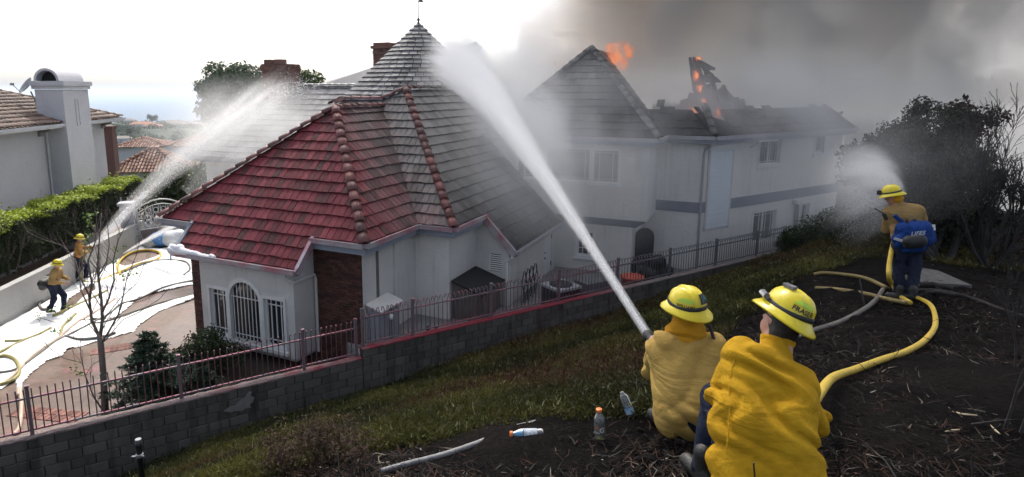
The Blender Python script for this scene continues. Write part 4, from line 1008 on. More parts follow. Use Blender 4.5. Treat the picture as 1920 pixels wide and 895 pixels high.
# barrel tiles: half round covers in rows running up the slope, one object each for the nearest
tm = MB(); V = []; Fc = []; K = 6; TL = .40; TW = .135
for (y, hh, s) in ((0, .035, 1.0), (TL * 1.08, .0, .88)):
    for k in range(K + 1): a = PI * k / K; V.append((math.cos(a) * TW * .72 * s, y, math.sin(a) * TW * .62 * s + hh))
    for k in range(K + 1): a = PI * k / K; V.append((math.cos(a) * TW * .6 * s, y, math.sin(a) * TW * .5 * s + hh))
for k in range(K): Fc += [(k + 1, k, k + 2 * (K + 1), k + 1 + 2 * (K + 1)), (k, k + 1, k + 1 + K + 1, k + K + 1)]
pan = [(-TW * 1.05, 0, .02), (-TW * .6, 0, .0), (-TW * .6, TL, -.02), (-TW * 1.05, TL, .0)]
tm.add(V, Fc); tm.add([(TW * .55, 0, .012), (TW * 1.45, 0, .012), (TW * 1.45, TL, -.012), (TW * .55, TL, -.012)], [(0, 1, 2, 3)]); tmesh = tm.mesh('roof_tile', True); tmesh.materials.append(M_BARREL)
up = Vector((-GN[0], -GN[1], SL)).normalized(); ev = Vector((GD[0], GD[1], 0)); nv_ = ev.cross(up).normalized()
if nv_.z < 0: nv_ = -nv_
Mb = Matrix((ev, up, ev.cross(up))).transposed().to_4x4()
lst = []
for i in range(int(18.2 / (2 * TW))):
    g_ = -4.4 + i * 2 * TW; nmax = (4.02 if g_ < 9.7 else max(0, 13.7 - g_)) * math.sqrt(1 + SL * SL)
    for j in range(int(nmax / TL)):
        c = Vector(G(g_, .66, 5.72)) + up * (j * TL); lst.append(((c - Vector((0, 0, CAM_Z))).length, c, j))
lst.sort(key=lambda q: q[0]); rest = MB()
lst = [l for l in lst if l[1].x > -24 or l[0] < 40]
vis = [l for l in lst if proj_px(l[1])[0] > -60] if 'proj_px' in globals() else lst
for i, (d, c, j) in enumerate(vis):
    M = Mb.copy(); M.translation = c + Vector((random.uniform(-.008, .008), random.uniform(-.008, .008), random.uniform(0, .008))); M = M @ Matrix.Rotation(random.uniform(-.02, .02), 4, 'Z')
    if i < 300:
        o = bpy.data.objects.new('roof_tile', tmesh); COL.objects.link(o); o.parent = nroof; o.matrix_basis = M
    else: rest.add([tuple(M @ Vector(v)) for v in tm.v], tm.f)
o = rest.build('roof_tile', M_BARREL, nroof, True); o['kind'] = 'stuff'
ridge_caps(G(13.7, .62, 5.78), G(9.7, -3.4, zl(-3.4) + .05), nroof, M_BARREL, r=.11, L=.4)
ridge_caps(G(9.7, -3.4, zl(-3.4) + .05), G(-4.5, -3.4, zl(-3.4) + .05), nroof, M_BARREL, r=.11, L=.4)
gutter([G(-4.5, .64, 5.70), G(13.75, .64, 5.70)], nb, simple('gutter_grey', (.45, .46, .5), (.38, .39, .43), .4, 3, .1), fascia=M_TRIM, fz=.16)
m = MB(); m.box(G(4.6, .3, 5.58), (18, .62, .03), _g); m.build('soffit', M_LWALL, nb)
cm = MB()
for g_ in (-.5, 3.2, 6.75, 12.6): cm.prism([G(g_ - .07, 0.01, 5.2), G(g_ - .07, .12, 5.2), G(g_ - .07, .2, 5.36), G(g_ - .07, .48, 5.42), G(g_ - .07, .52, 5.55), G(g_ - .07, .01, 5.55)], (GD[0] * .14, GD[1] * .14, 0)); cm.build('corbel', simple('corbel_wood', (.2, .19, .2), (.15, .14, .15), .8, 5), nb); cm = MB()
m = MB(); m.tube([G(7.3, .55, 5.6), G(7.25, .3, 5.5), G(7.2, .07, 5.3), G(7.2, .07, 0)], .045, 8); m.build('downspout', M_LWALL, nb)
# chimney
m = MB(); g0, g1, cn = 7.5, 9.8, .8
def cbox(m, ga, gb, na, nb_, za, zb_): m.hexa([G(ga, nb_, za), G(ga, na, za), G(gb, na, za), G(gb, nb_, za), G(ga, nb_, zb_), G(ga, na, zb_), G(gb, na, zb_), G(gb, nb_, zb_)][::1])
cbox(m, g0, g1, -.35, cn, -1, 7.2); ch = m.build('chimney', M_LWALL, nb)
m = MB(); cbox(m, g0 - .08, g1 + .08, -.43, cn + .08, 7.21, 7.36); cbox(m, g0 - .15, g1 + .15, -.5, cn + .15, 7.36, 7.56); m.build('chimney_cap', M_LWALL, ch)
m = MB(); NS = 14; prof = [(math.cos(PI * k / NS), math.sin(PI * k / NS)) for k in range(NS + 1)]; nc, nr = .15, .52
for k in range(NS):
    (c0_, s0_), (c1_, s1_) = prof[k], prof[k + 1]
    P8 = []
    for g_ in (g0 + .05, g1 - .05):
        for (c_, s_, r_) in ((c0_, s0_, nr), (c1_, s1_, nr), (c1_, s1_, nr - .1), (c0_, s0_, nr - .1)): P8.append(G(g_, nc + c_ * r_, 7.57 + s_ * r_ * 1.05))
    m.add(P8, [(0, 1, 2, 3), (7, 6, 5, 4), (0, 4, 5, 1), (1, 5, 6, 2), (2, 6, 7, 3), (3, 7, 4, 0)])
m.build('chimney_hood', M_LWALL, ch)
m = MB(); m.add([G(g0 + .5, nc + c_ * (nr - .1), 7.57 + s_ * (nr - .1)) for c_, s_ in prof], [tuple(range(NS + 1))]); m.build('flue_opening', M_DARK, ch)
m = MB()
for (ga, gb, za, zb_) in ((8.45, 8.48, 5.6, 6.75), (8.72, 8.75, 5.6, 6.75), (8.45, 8.75, 6.75, 6.78), (8.45, 8.75, 5.57, 5.6)): cbox(m, ga, gb, cn - .01, cn + .025, za, zb_)
m.build('chimney_panel', M_LWALL, ch)
# satellite dish
dp = onplane(70, 184, G(0, -.9, 0), (GN[0], GN[1], 0)); zr_ = zl(-.9)
dish = empty('satellite_dish', (dp[0], dp[1], zr_), 'grey satellite dish on the barrel tile roof beside the white chimney', 'satellite dish')
M_DISH = simple('dish_grey', (.22, .22, .23), (.28, .28, .29), .5, 4, .1)
m = MB(); m.tube([(dp[0], dp[1], zr_ - .05), (dp[0] - .12, dp[1] - .05, zr_ + .55), (dp[0] - .2, dp[1] - .1, zr_ + .85)], .035, 7); m.tube([(dp[0] - .12, dp[1] - .05, zr_ + .5), (dp[0] + .5, dp[1] + .4, zr_ + .35)], .02, 5); m.build('mast', M_DISH, dish)
Md = Matrix.Translation((dp[0] - .3, dp[1] - .25, zr_ + 1.12)) @ Vector((-.52, -.62, .58)).to_track_quat('Z', 'Y').to_matrix().to_4x4()
m = MB(); m.lathe([(.001, -.12), (.15, -.105), (.3, -.06), (.42, 0), (.425, .012), (.41, .012), (.3, -.045), (.15, -.09), (.001, -.105)], 24, Md, cap=False); m.build('dish', M_DISH, dish, True)
m = MB(); e_ = Md @ Vector((-.05, -.25, .42)); m.tube([Md @ Vector((-.1, -.36, -.03)), e_], .018, 5); m.box(e_, (.12, .1, .1)); m.build('receiver_arm', M_DISH, dish)

# ================================================================ driveway wall, hedge, gate
pw = [(-13.1, 8.5), (-13.75, 15.0), (-14.2, 18.2), (-14.72, 25.0), (-15.0, 28.6)]
M_PWALL = stucco('perimeter_stucco', (.36, .36, .35), (.46, .455, .44), .6)
m = MB()
for i in range(len(pw) - 1):
    a, b = pw[i], pw[i + 1]; m.bar((a[0] - .1, a[1], .48), (b[0] - .1, b[1], .48), .2, 1.16)
pwl = m.build('boundary_wall', M_PWALL); tag(pwl, 'low smooth pale grey wall between the driveway and the hedge', 'wall')
m = MB()
for i in range(len(pw) - 1):
    a, b = pw[i], pw[i + 1]; m.bar((a[0] - .1, a[1], 1.085), (b[0] - .1, b[1], 1.085), .26, .05)
m.build('wall_cap', M_PWALL, pwl)
hedge = empty('hedge', (-15.9, 20, 1), 'long clipped hedge with bright green top and dark bare stems along the driveway wall', 'hedge')
M_HTOP = leaf_mat('hedge_sunlit_leaf', (.14, .20, .012), (.28, .36, .03), (.44, .50, .06), .5, .35)  # brighter leaf copy: sunlight on the hedge top is put into the colour
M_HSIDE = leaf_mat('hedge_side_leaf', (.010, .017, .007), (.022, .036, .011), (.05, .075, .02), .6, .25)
M_BARK = barkmat('bark_brown', (.07, .055, .045), (.12, .095, .08))
def hx(y): return np.interp(y, [10, 20, 31], [-14.6, -15.35, -16.35])
n = 34000; y = RNG.uniform(11, 31.5, n); w = RNG.random(n); x = hx(y) - w * 1.45; z = 2.66 + .10 * np.sin(y * 2.1) + .06 * np.sin(y * 5.3 + x * 3) + RNG.normal(0, .05, n) + (RNG.random(n) < .012) * RNG.uniform(0, .45, n)
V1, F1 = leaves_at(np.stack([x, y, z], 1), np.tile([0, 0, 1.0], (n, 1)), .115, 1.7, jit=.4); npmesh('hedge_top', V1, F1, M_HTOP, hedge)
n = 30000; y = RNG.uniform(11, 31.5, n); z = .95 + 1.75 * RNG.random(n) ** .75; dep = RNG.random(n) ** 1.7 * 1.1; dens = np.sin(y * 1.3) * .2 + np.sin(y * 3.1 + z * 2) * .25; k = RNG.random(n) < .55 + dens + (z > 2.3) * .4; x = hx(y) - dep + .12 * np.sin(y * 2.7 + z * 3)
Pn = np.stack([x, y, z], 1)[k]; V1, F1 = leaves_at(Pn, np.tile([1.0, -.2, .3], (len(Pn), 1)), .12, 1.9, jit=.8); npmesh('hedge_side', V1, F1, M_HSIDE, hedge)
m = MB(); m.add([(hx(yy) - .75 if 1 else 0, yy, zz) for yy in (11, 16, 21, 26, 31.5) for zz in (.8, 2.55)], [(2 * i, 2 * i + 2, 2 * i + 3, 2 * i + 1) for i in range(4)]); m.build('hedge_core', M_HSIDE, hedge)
for k in range(26):
    yy = 12 + k * .75 + random.uniform(-.2, .2); m = MB(); b0 = Vector((hx(yy) - .12, yy, .95))
    branch(m, b0, (random.uniform(-.2, .25), random.uniform(-.4, .4), 1), .75, .045, 2, spread=.7, up=.25, tips=None, rmin=.008); m.build('stem', M_BARK, hedge)
# wrought iron gate in the gap at the far end of the driveway
gp0 = atZ(262, 462, 0); gp1 = atZ(345, 448, 0) 
gate = empty('driveway_gate', tuple((gp0 + gp1) / 2), 'arched pale wrought iron scroll gate at the far end of the foamed driveway', 'gate')
M_GATE = simple('gate_paint', (.42, .43, .42), (.5, .5, .49), .5, 6, .1)
gd = gp1 - gp0; gl = np.linalg.norm(gd); gd = gd / gl
Gt = lambda s, z, d=0: gp0 + gd * s + np.array([-gd[1] * d, gd[0] * d, z])
zt_ = lambda s: 1.55 + .55 * math.sin(PI * min(1, s / gl * .75 + .12))
m = MB(); m.tube([Gt(s, zt_(s)) for s in np.linspace(0, gl, 14)], .035, 6); m.tube([Gt(s, zt_(s) - .22) for s in np.linspace(0, gl, 14)], .025, 6); m.bar(Gt(0, .75), Gt(gl, .75), .05); m.bar(Gt(0, 0), Gt(0, zt_(0)), .07); m.bar(Gt(gl, 0), Gt(gl, zt_(gl)), .07); m.build('gate_frame', M_GATE, gate)
for k in range(6):
    s0 = gl * (k + .5) / 6; m = MB(); hw = gl / 12 * .75
    for sx in (-1, 1): m.tube([Gt(s0 + sx * hw, .75), Gt(s0 + sx * hw, zt_(s0) - .22)], .018, 5)
    for zc_, rr in ((1.0, .16), (1.33, .18), (1.62, .12)):
        if zc_ + rr < zt_(s0) - .15: m.tube([Gt(s0 + rr * math.cos(a) * .9, zc_ + rr * math.sin(a)) for a in np.linspace(0, 2 * PI, 12)], .02, 4)
    for s2 in (-1, 1): m.tube([Gt(s0 + s2 * .06 * math.sin(a * 1.3), .8 + a * .12) for a in np.linspace(0, 6.2, 12)], .015, 4)
    m.build('gate_scroll', M_GATE, gate)
m = MB(); m.box((gp0[0] - .35, gp0[1] - .1, 1.0), (.55, .55, 2.0), .3); m.box((gp0[0] - .35, gp0[1] - .1, 2.05), (.68, .68, .12), .3)
for z in np.arange(.3, 2, .3): m.box((gp0[0] - .35, gp0[1] - .1, z), (.565, .565, .02), .3)
gpil = m.build('gate_pillar', M_LWALL); tag(gpil, 'square pale masonry pillar with flat cap left of the iron gate', 'pillar')
m = MB(); m.bar(gp0 + [0, .15, .33], gp1 + [.5, .15, .33], .2, .8); o = m.build('low_wall', stucco('low_wall_brick', (.18, .13, .12), (.26, .2, .18))); tag(o, 'low brownish wall below the iron gate', 'wall')
# ladder leaning by the pillar
lb = atZ(258, 468, 0); lt = lb + np.array([-.95, .7, 2.3]); lad = empty('ladder', tuple(lb), 'thin grey ladder leaning at the wall beside the gate pillar', 'ladder'); sv = np.array([.32, .12, 0])
for s in (0, 1): m = MB(); m.bar(lb + sv * s, lt + sv * s * .8, .05, .03); m.build('ladder_rail', M_DISH, lad)
for k in range(1, 8): m = MB(); m.tube([lb + (lt - lb) * k / 8, lb + (lt - lb) * k / 8 + sv * .95], .018, 5); m.build('rung', M_DISH, lad)
# things piled below the gate
def sack(name, px, py, sz, mat, label, cat, seed):
    c = atZ(px, py, 0); o = sdf_mesh(name, [('e', (c[0], c[1], sz * .38), (sz * .6, sz * .5, sz * .42), None), ('e', (c[0] + sz * .3, c[1] + .05, sz * .55), (sz * .3, sz * .28, sz * .3), None)], sz / 12, mat, None, .1, folds(.03 * sz, 14 / sz, (.5, .3, .8), seed)); tag(o, label, cat)
sack('bag', 301, 462, .85, simple('blue_plastic', (.06, .2, .5), (.1, .3, .62), .35), 'crumpled blue plastic bag on the foam below the gate', 'bag', 1)
sack('bag', 327, 462, .95, simple('white_plastic', (.65, .68, .72), (.75, .77, .8), .35), 'crumpled white plastic bag on the foam below the gate', 'bag', 2)
sack('cushion', 312, 460, .6, simple('red_cloth', (.28, .06, .05), (.22, .05, .05), .8), 'small red bundle between the blue and white bags by the gate', 'bundle', 3)
sack('rock', 282, 465, .5, simple('grey_rock', (.3, .3, .3), (.4, .4, .39), .9), 'pale grey rock at the left of the bags below the gate', 'rock', 4)
m = MB(); c = atZ(318, 448, 0); m.box((c[0], c[1] + .4, .75), (1.5, .5, .6), .2); o = m.build('planter', simple('planter_clay', (.42, .36, .32), (.36, .3, .27), .8)); tag(o, 'pale square planter box standing in front of the iron gate', 'planter')
# ================================================================ turret, rear roofs, chimneys, burnt remains
TC = (-5.35, 12.1); TR, TZ0, TZ1 = 3.2, 6.95, 10.05
tc = H(TC[0], TC[1], 0)
trt = MB(); trt.lathe([(TR - .45, 3.5), (TR - .45, TZ0)], 28, Matrix.Translation((tc[0], tc[1], 0)), cap=False); turret = trt.build('turret_wall', M_FASC, house)
trt = MB(); trt.lathe([(TR - .5, TZ0 - .03), (TR - .04, TZ0), (.02, TZ1 - .03)], 36, Matrix.Translation((tc[0], tc[1], 0)), cap=False); tr = trt.build('turret_roof', M_UNDER, house); tr['label'] = 'round grey conical turret roof'
m = MB(); m.lathe([(TR - .02, TZ0 - .22), (TR + .02, TZ0 - .22), (TR + .02, TZ0 - .02), (TR - .02, TZ0 - .02)], 36, Matrix.Translation((tc[0], tc[1], 0)), cap=False); m.build('turret_fascia', M_FASC, tr)
def turret_mat():
    t = NT('turret_shingle'); r = t.rnd(); p = t.pos(); v = t.math('ADD', t.math('MULTIPLY', r, .7), t.math('MULTIPLY', t.noise(p, 14, 4), .3))
    t.base(t.ramp(v, [(.15, (.085, .085, .09)), (.5, (.16, .16, .165)), (.85, (.27, .27, .275))])); t.bump(t.noise(t.scale(p, (30, 30, 4)), 1.0, 4), .5, .01); t.set(Roughness=.68); t.b.inputs['Specular IOR Level'].default_value = .3; return t.m
M_TUR = turret_mat()
rows = 17; cells = []
for j in range(rows):
    ta, tb = j / rows, (j + 1.10) / rows; nseg = max(10, int(2 * PI * TR * (1 - ta) / .34)); o = random.random()
    for k in range(nseg):
        a0, a1 = 2 * PI * (k + o) / nseg + .012 / max(.15, (1 - ta)), 2 * PI * (k + 1 + o) / nseg
        cells.append((j, ta, min(tb, .995), a0, a1))
def cone_p(a, t, lift): r_ = TR * (1 - t) + lift * .7; return (tc[0] + r_ * math.cos(a), tc[1] + r_ * math.sin(a), TZ0 + (TZ1 - TZ0) * t + lift * .7)
vis_, rest = [], MB()
for c in cells:
    am = (c[3] + c[4]) / 2; (vis_ if math.cos(am + PI / 2) > -.05 else []).append(c)
vis_.sort(key=lambda c: c[1])
for i, (j, ta, tb, a0, a1) in enumerate(vis_):
    l0 = .075 + random.uniform(-.006, .012); q8 = [cone_p(a0, ta, .0), cone_p(a1, ta, .0), cone_p(a1, tb, -.01), cone_p(a0, tb, -.01), cone_p(a0, ta, l0), cone_p(a1, ta, l0), cone_p(a1, tb, .015), cone_p(a0, tb, .015)]
    mm = MB() if i < 300 else rest; mm.hexa(q8)
    if i < 300: mm.build('shingle', M_TUR, tr)
o = rest.build('shingle', M_TUR, tr); o['kind'] = 'stuff'
# weather vane
M_VANE = simple('vane_iron', (.05, .05, .055), (.08, .08, .085), .5, 8, .1, metal=.5)
top = Vector((tc[0], tc[1], TZ1 - .05)); m = MB(); m.lathe([(.09, -.05), (.06, .06), (.025, .1), (.07, .17), (.07, .2), (.02, .26), (.018, 1.25), (.004, 1.42)], 10, Matrix.Translation(top)); vane = m.build('weather_vane', M_VANE, house, True)
m = MB(); m.bar(top + Vector((-.25, 0, .92)), top + Vector((.2, 0, .92)), .018); m.prism([tuple(top + Vector(q)) for q in ((.03, -.006, .93), (.24, -.006, .93), (.18, -.006, 1.0), (.24, -.006, 1.08), (.03, -.006, 1.08))], (0, .012, 0)); m.build('vane_flag', M_VANE, vane)
# rear left wing with the sprayed grey roof
RA0, RA1, RBe, REz = -16.6, -4.0, 8.9, 4.05
zg = lambda b: REz + (b - RBe) * T45 * .98
plg = Plane([[q3(RA0, RBe, REz), q3(RA1, RBe, REz), q3(RA1, 12.2, zg(12.2)), q3(RA0 + 3.3 + 1.3, 12.2, zg(12.2))]], eA, (HB[0], HB[1], T45 * .98))
rb = MB(); rb.prism([tuple(p) for p in plg.polys[0]], tuple(plg.nrm * -.07)); rb.add([q3(RA0, RBe, REz), q3(RA0 + 4.6, 12.2, zg(12.2)), q3(RA0 + 4.6, 16, zg(12.2) - 1), q3(RA0, 16, REz)], [(0, 3, 2, 1)])
roof4 = rb.build('roof', M_UNDER, house); roof4['label'] = 'wet pale grey roof of the rear wing under the water spray'
put_tiles([(plg, dict(width=.27, gap=.01))], roof4, 0, M_WET)
ridge_caps(hl(q3(RA0 + 4.6, 12.2, zg(12.2))), hl(q3(RA1, 12.2, zg(12.2))), roof4, M_WET, r=.11, L=.4)
ridge_caps(hl(q3(RA0, RBe, REz)), hl(q3(RA0 + 4.6, 12.2, zg(12.2))), roof4, M_WET, r=.11, L=.4)
gutter([q3(RA0, RBe - .03, REz), q3(-8, RBe - .03, REz)], house, M_GUT, fascia=M_FASC)
W2(-15.7, 9.3, -7.2, 9.3, 0, 3.95, (), M_WALLD); W2(-15.7, 15, -15.7, 9.3, 0, 3.95, (), M_WALLD)
m = MB(); fp = Vector(q3(RA0 + 4.6, 12.2, zg(12.2) + .05)); m.lathe([(.1, 0), (.12, .08), (.04, .14), (.09, .22), (.03, .3), (.003, .62)], 8, Matrix.Translation(fp)); m.build('finial', M_VANE, roof4, True)
m = MB(); m.prism([q3(-12, 12.3, zg(12.2) - .1), q3(-8.2, 12.3, zg(12.2) - .1), q3(-7.4, 14.2, zg(12.2) + 1.5), q3(-9.0, 14.2, zg(12.2) + 1.0)], (0, 0, -.1)); o = m.build('roof', M_WET, house); o['label'] = 'small roof slope rising left of the turret'
# brick chimneys
def chimney(a, b, w, d, z0, z1, label, pots=(), shape='rect'):
    m = MB(); core = [H(a, b, z0), H(a + w, b, z0), H(a + w, b + d, z0), H(a, b + d, z0)]
    if shape == 'cut': c_ = w * .22; core = [H(a, b + c_, z0), H(a + c_, b, z0), H(a + w - c_, b, z0), H(a + w, b + c_, z0), H(a + w, b + d, z0), H(a, b + d, z0)]
    m.prism([tuple(p) for p in core], (0, 0, z1 - z0)); ch = m.build('chimney', M_MORTAR, house); ch['label'] = label
    bm_ = MB(); cen = np.mean([p[:2] for p in core], 0)
    for i in range(len(core)):
        p, q = core[i][:2], core[(i + 1) % len(core)][:2]; L_ = np.linalg.norm(q - p); dd = (q - p) / L_; nn = np.array([dd[1], -dd[0]])
        if nn @ (np.array([0, 0]) - p) < -2: continue
        z = z0; j = 0
        while z < z1 - .01:
            x = -(.1 if j % 2 else 0)
            while x < L_:
                u, v = max(0, x), min(L_, x + .2); fl = .05 if z > z1 - .32 and z < z1 - .1 else 0; o_ = .022 + fl + random.uniform(-.004, .004)
                if v - u > .03:
                    P_ = lambda s, zz, dp: (p[0] + dd[0] * s + nn[0] * dp, p[1] + dd[1] * s + nn[1] * dp, zz)
                    e_ = .0 if fl == 0 else .0
                    bm_.add([P_(u, z, o_), P_(v - .012, z, o_), P_(v - .012, z + .068, o_), P_(u, z + .068, o_), P_(u, z, -.01), P_(v - .012, z, -.01), P_(v - .012, z + .068, -.01), P_(u, z + .068, -.01)], [(0, 1, 2, 3), (0, 4, 5, 1), (1, 5, 6, 2), (2, 6, 7, 3), (3, 7, 4, 0)])
                x += .2
            z += .08; j += 1
    o = bm_.build('brick', M_BRICKC, ch); o['kind'] = 'stuff'
    for (pa, pb_, pw_) in pots:
        m = MB(); c = H(a + pa, b + pb_, z1 + .11); m.box(c, (pw_, pw_, .22), _aa); m.build('chimney_pot', M_BRICKC, ch)
    return ch
chimney(-14.05, 11.3, 1.62, 1.3, 4.5, 8.42, 'wide brown brick chimney with two stubby pots, left of the rear roof', [(.45, .5, .42), (1.1, .5, .42)], 'cut')
chimney(-8.95, 13.9, .92, .8, 6.5, 9.15, 'narrow red brick chimney beside the turret', [], 'rect')
m = MB(); m.box(q3(-8.49, 14.3, 9.22), (1.1, 1.0, .14), _aa); m.box(q3(-8.49, 14.3, 9.36), (.9, .8, .16), _aa); m.build('chimney_cap', M_BRICKC, house)
# charred gable end standing right of the turret, and the burnt hip over the long facade
def shard(pts3, thick, name='burnt_rafter', mat=None, lab=None):
    m = MB(); m.prism([tuple(p) for p in pts3], thick); o = m.build(name, mat or M_CHAR, house)
    if lab: o['label'] = lab
    return o
bp = lambda x, y, D: tuple(atD(x, y, D))
shard([bp(838, 98, 30), bp(893, 78, 30), bp(892, 92, 30), bp(875, 112, 30), bp(855, 150, 30), bp(845, 130, 30)], (.3, 1.2, -.2), 'burnt_roof_edge')
for (x0, y0, x1, y1, w) in ((1018, 116, 1040, 200, .25), (1030, 120, 1010, 210, .2)):
    m = MB(); m.bar(bp(x0, y0, 31), bp(x1, y1, 31), w, .15); m.build('burnt_rafter', M_CHAR, house)
hip_lo = Vector(atD(1352, 236, 23.8)); hip_hi = Vector(atD(1304, 112, 25.0))
jg = [(1297, 108), (1304, 111), (1309, 124), (1314, 133), (1318, 150), (1327, 166), (1331, 184), (1341, 204), (1352, 240), (1300, 242), (1286, 232), (1270, 222), (1276, 212), (1266, 206), (1278, 199), (1276, 190), (1289, 187), (1292, 176), (1303, 178), (1299, 164), (1303, 152), (1295, 140), (1299, 124)]
shard([bp(x + random.uniform(-1.5, 1.5), y, 25.1 - (y - 108) * .011) for x, y in jg], (.15, .35, .05), 'burnt_roof_edge', M_CHAR, 'charred hip with its ridge tiles still standing')
ridge_caps(hip_lo, hip_hi, house, M_CAP, r=.17, L=.4, lift=.06)
m = MB(); m.prism([bp(1305, 108, 24.8), bp(1342, 128, 24.6), bp(1340, 132, 24.6), bp(1320, 132, 24.7)], (.1, .4, .02)); m.build('roof_sheet', M_CHAR, house)
m = MB(); m.bar(bp(1294, 108, 25.2), bp(1302, 172, 25.2), .14, .06); m.build('burnt_rafter', simple('scorched_wood', (.12, .1, .09), (.07, .06, .055), .9, 6), house)
p0_, p1_, p3_ = Vector(bp(1350, 242, 23.9)), Vector(bp(1420, 240, 24.4)), Vector(bp(1303, 112, 24.95)); e_ = (p1_ - p0_).normalized(); u_ = (p3_ - p0_); u_ = (u_ - e_ * u_.dot(e_)).normalized()
plh = Plane([[tuple(p0_), tuple(p1_), bp(1345, 150, 24.9), tuple(p3_)]], e_, u_); sd_ = random.random
put_tiles([(plh, dict(width=.27, gap=.012, jit=.02, keep=lambda mid: random.random() > .22 + .1 * max(0, mid.z - 7)))], roof3, 0, M_TILE, 'scorched_tile')
for k in range(9):
    a_ = p0_.lerp(p1_, k / 8.0); m = MB(); m.bar(a_, a_ + (p3_ - p0_) * random.uniform(.45, .95) * (1 - .08 * k), .1, .14); m.build('burnt_rafter', M_CHAR, house)
for k in range(9):
    c_ = np.array(bp(1268 + 9 * k + random.uniform(-4, 4), 222 - 26 * math.sin(k * .35) + random.uniform(-6, 6), 24.4)); m = MB(); m.ico(c_, random.uniform(.22, .42), 2, (1.2, .8, .7)); m.v = [(x + random.uniform(-.06, .06), y + random.uniform(-.06, .06), z + random.uniform(-.07, .07)) for x, y, z in m.v]; m.build('burnt_rubble', M_CHAR, house)
for k in range(14):
    x0 = 1230 + k * 5.2 + random.uniform(-3, 3); y0 = 207 + random.uniform(-9, 5); m = MB(); D0 = 25.6
    m.prism([bp(x0 - 5, y0 + 14, D0), bp(x0 + 4, y0 + 14, D0), bp(x0 + 6 + random.uniform(-3, 3), y0 + 2, D0 + .3), bp(x0 - 3, y0 - 3 + random.uniform(-2, 4), D0 + .3)], (.05, .35, .1)); m.build('burnt_roof_edge', M_CHAR, house)
for (x0, x1, yb, D0, nn) in ((1270, 1345, 222, 26.3, 16), (1455, 1560, 232, 27.0, 14)):
    for k in range(nn):
        xa = random.uniform(x0, x1); m = MB(); a_ = bp(xa, yb, D0); L_ = random.uniform(12, 26)
        m.bar(a_, bp(xa + random.uniform(-26, 26), yb - L_, D0 + random.uniform(-.4, .6)), random.uniform(.06, .2), .08); m.build('burnt_rafter', M_CHAR, house)
m = MB(); v0 = Vector(atD(1254, 150, 29)); m.lathe([(.1, 0), (.1, 1.25), (.13, 1.26), (.13, 1.32), (.06, 1.36), (.06, 1.48)], 12, Matrix.Translation(v0)); o = m.build('vent_pipe', simple('pipe_green', (.10, .13, .12), (.07, .09, .085), .6, 5), house)
m = MB(); v0 = Vector(atD(1612, 235, 36)); m.box(v0 + Vector((0, 0, .1)), (1.0, 1.0, 5.0), .5); m.box(v0 + Vector((0, 0, 2.65)), (1.2, 1.2, .2), .5); o = m.build('chimney', M_MORTAR, house); o['label'] = 'tall dark chimney stack half lost in the smoke at the far end'
# upper wall block behind the burnt roof, closing the house towards the smoke
m = MB(); wall_mesh(m, H(-2, 17.5, 0), H(9, 17.5, 0), 0, 5.5); m.build('wall', M_WALLD, house)
# ================================================================ far hills, town, distant roofs
M_FARG = None
def far_mat():
    t = NT('far_scrub'); p = t.pos(); f = t.noise(p, .035, 6, .65); f2 = t.noise(p, .25, 5, .65)
    c = t.ramp(t.math('ADD', t.math('MULTIPLY', f, .6), t.math('MULTIPLY', f2, .4)), [(.38, (.016, .028, .014)), (.5, (.034, .055, .02)), (.62, (.075, .095, .032)), (.74, (.10, .095, .055))])
    t.base(c); t.bump(f2, 1.0, 3.0); t.set(Roughness=.95); return t.m
ths = np.linspace(R(-62), R(45), 150); rs = np.concatenate([np.linspace(48, 300, 22), np.linspace(320, 1300, 60), np.linspace(1350, 2600, 14)])
TH, RR = np.meshgrid(ths, rs, indexing='ij'); X = RR * np.sin(TH); Y = RR * np.cos(TH)
pz = np.interp(RR, [48, 80, 140, 300, 480, 640, 900, 1050, 1300, 2600], [-5, -8, -16, -40, -52, -46, -40, -42, -80, -155])
deg = np.degrees(TH); hump = np.interp(deg, [-62, -36, -31, -26, -20, 0, 45], [4, 2, 0, -1, -3, -14, -20])
pz = pz + hump * np.clip((RR - 300) / 400, 0, 1) * np.clip((1900 - RR) / 700, 0, 1) + fbm(X, Y, .012, 4, .2) * 4 * np.clip((RR - 150) / 200, 0, 1)
V = np.stack([X, Y, pz], -1).reshape(-1, 3); n2 = len(rs); I = (np.arange(len(ths) - 1)[:, None] * n2 + np.arange(n2 - 1)[None]).ravel()
o = npmesh('far_hills', V, np.stack([I, I + n2, I + n2 + 1, I + 1], -1), far_mat(), None, True); o['kind'] = 'structure'
def fz(x, y):
    r_ = math.hypot(x, y); d_ = math.degrees(math.atan2(x, y)); z = np.interp(r_, [48, 80, 140, 300, 480, 640, 900, 1050, 1300, 2600], [-5, -8, -16, -40, -52, -46, -40, -42, -80, -155])
    return float(z + np.interp(d_, [-62, -36, -31, -26, -20, 0, 45], [4, 2, 0, -1, -3, -14, -20]) * np.clip((r_ - 300) / 400, 0, 1) * np.clip((1900 - r_) / 700, 0, 1) + (fbm(np.array([x]), np.array([y]), .012, 4, .2)[0] * 4 * np.clip((r_ - 150) / 200, 0, 1)))
M_FARL = leaf_mat('far_leaf', (.02, .035, .018), (.045, .07, .03), (.09, .12, .045), .8, .2)
pts = []; 
bl = []
for _ in range(900):
    th = R(random.uniform(-42, -12)); r_ = random.choice([random.uniform(240, 700), random.uniform(600, 1050)]); x, y = r_ * math.sin(th), r_ * math.cos(th); s = random.uniform(2.0, 5.5); bl.append(((x, y, fz(x, y) + s * .3), (s * 1.3, s * 1.3, s * .8)))
o = crown('far_woodland', bl, 80000, 1.8, M_FARL, None, 1.4, .75); o['kind'] = 'stuff'
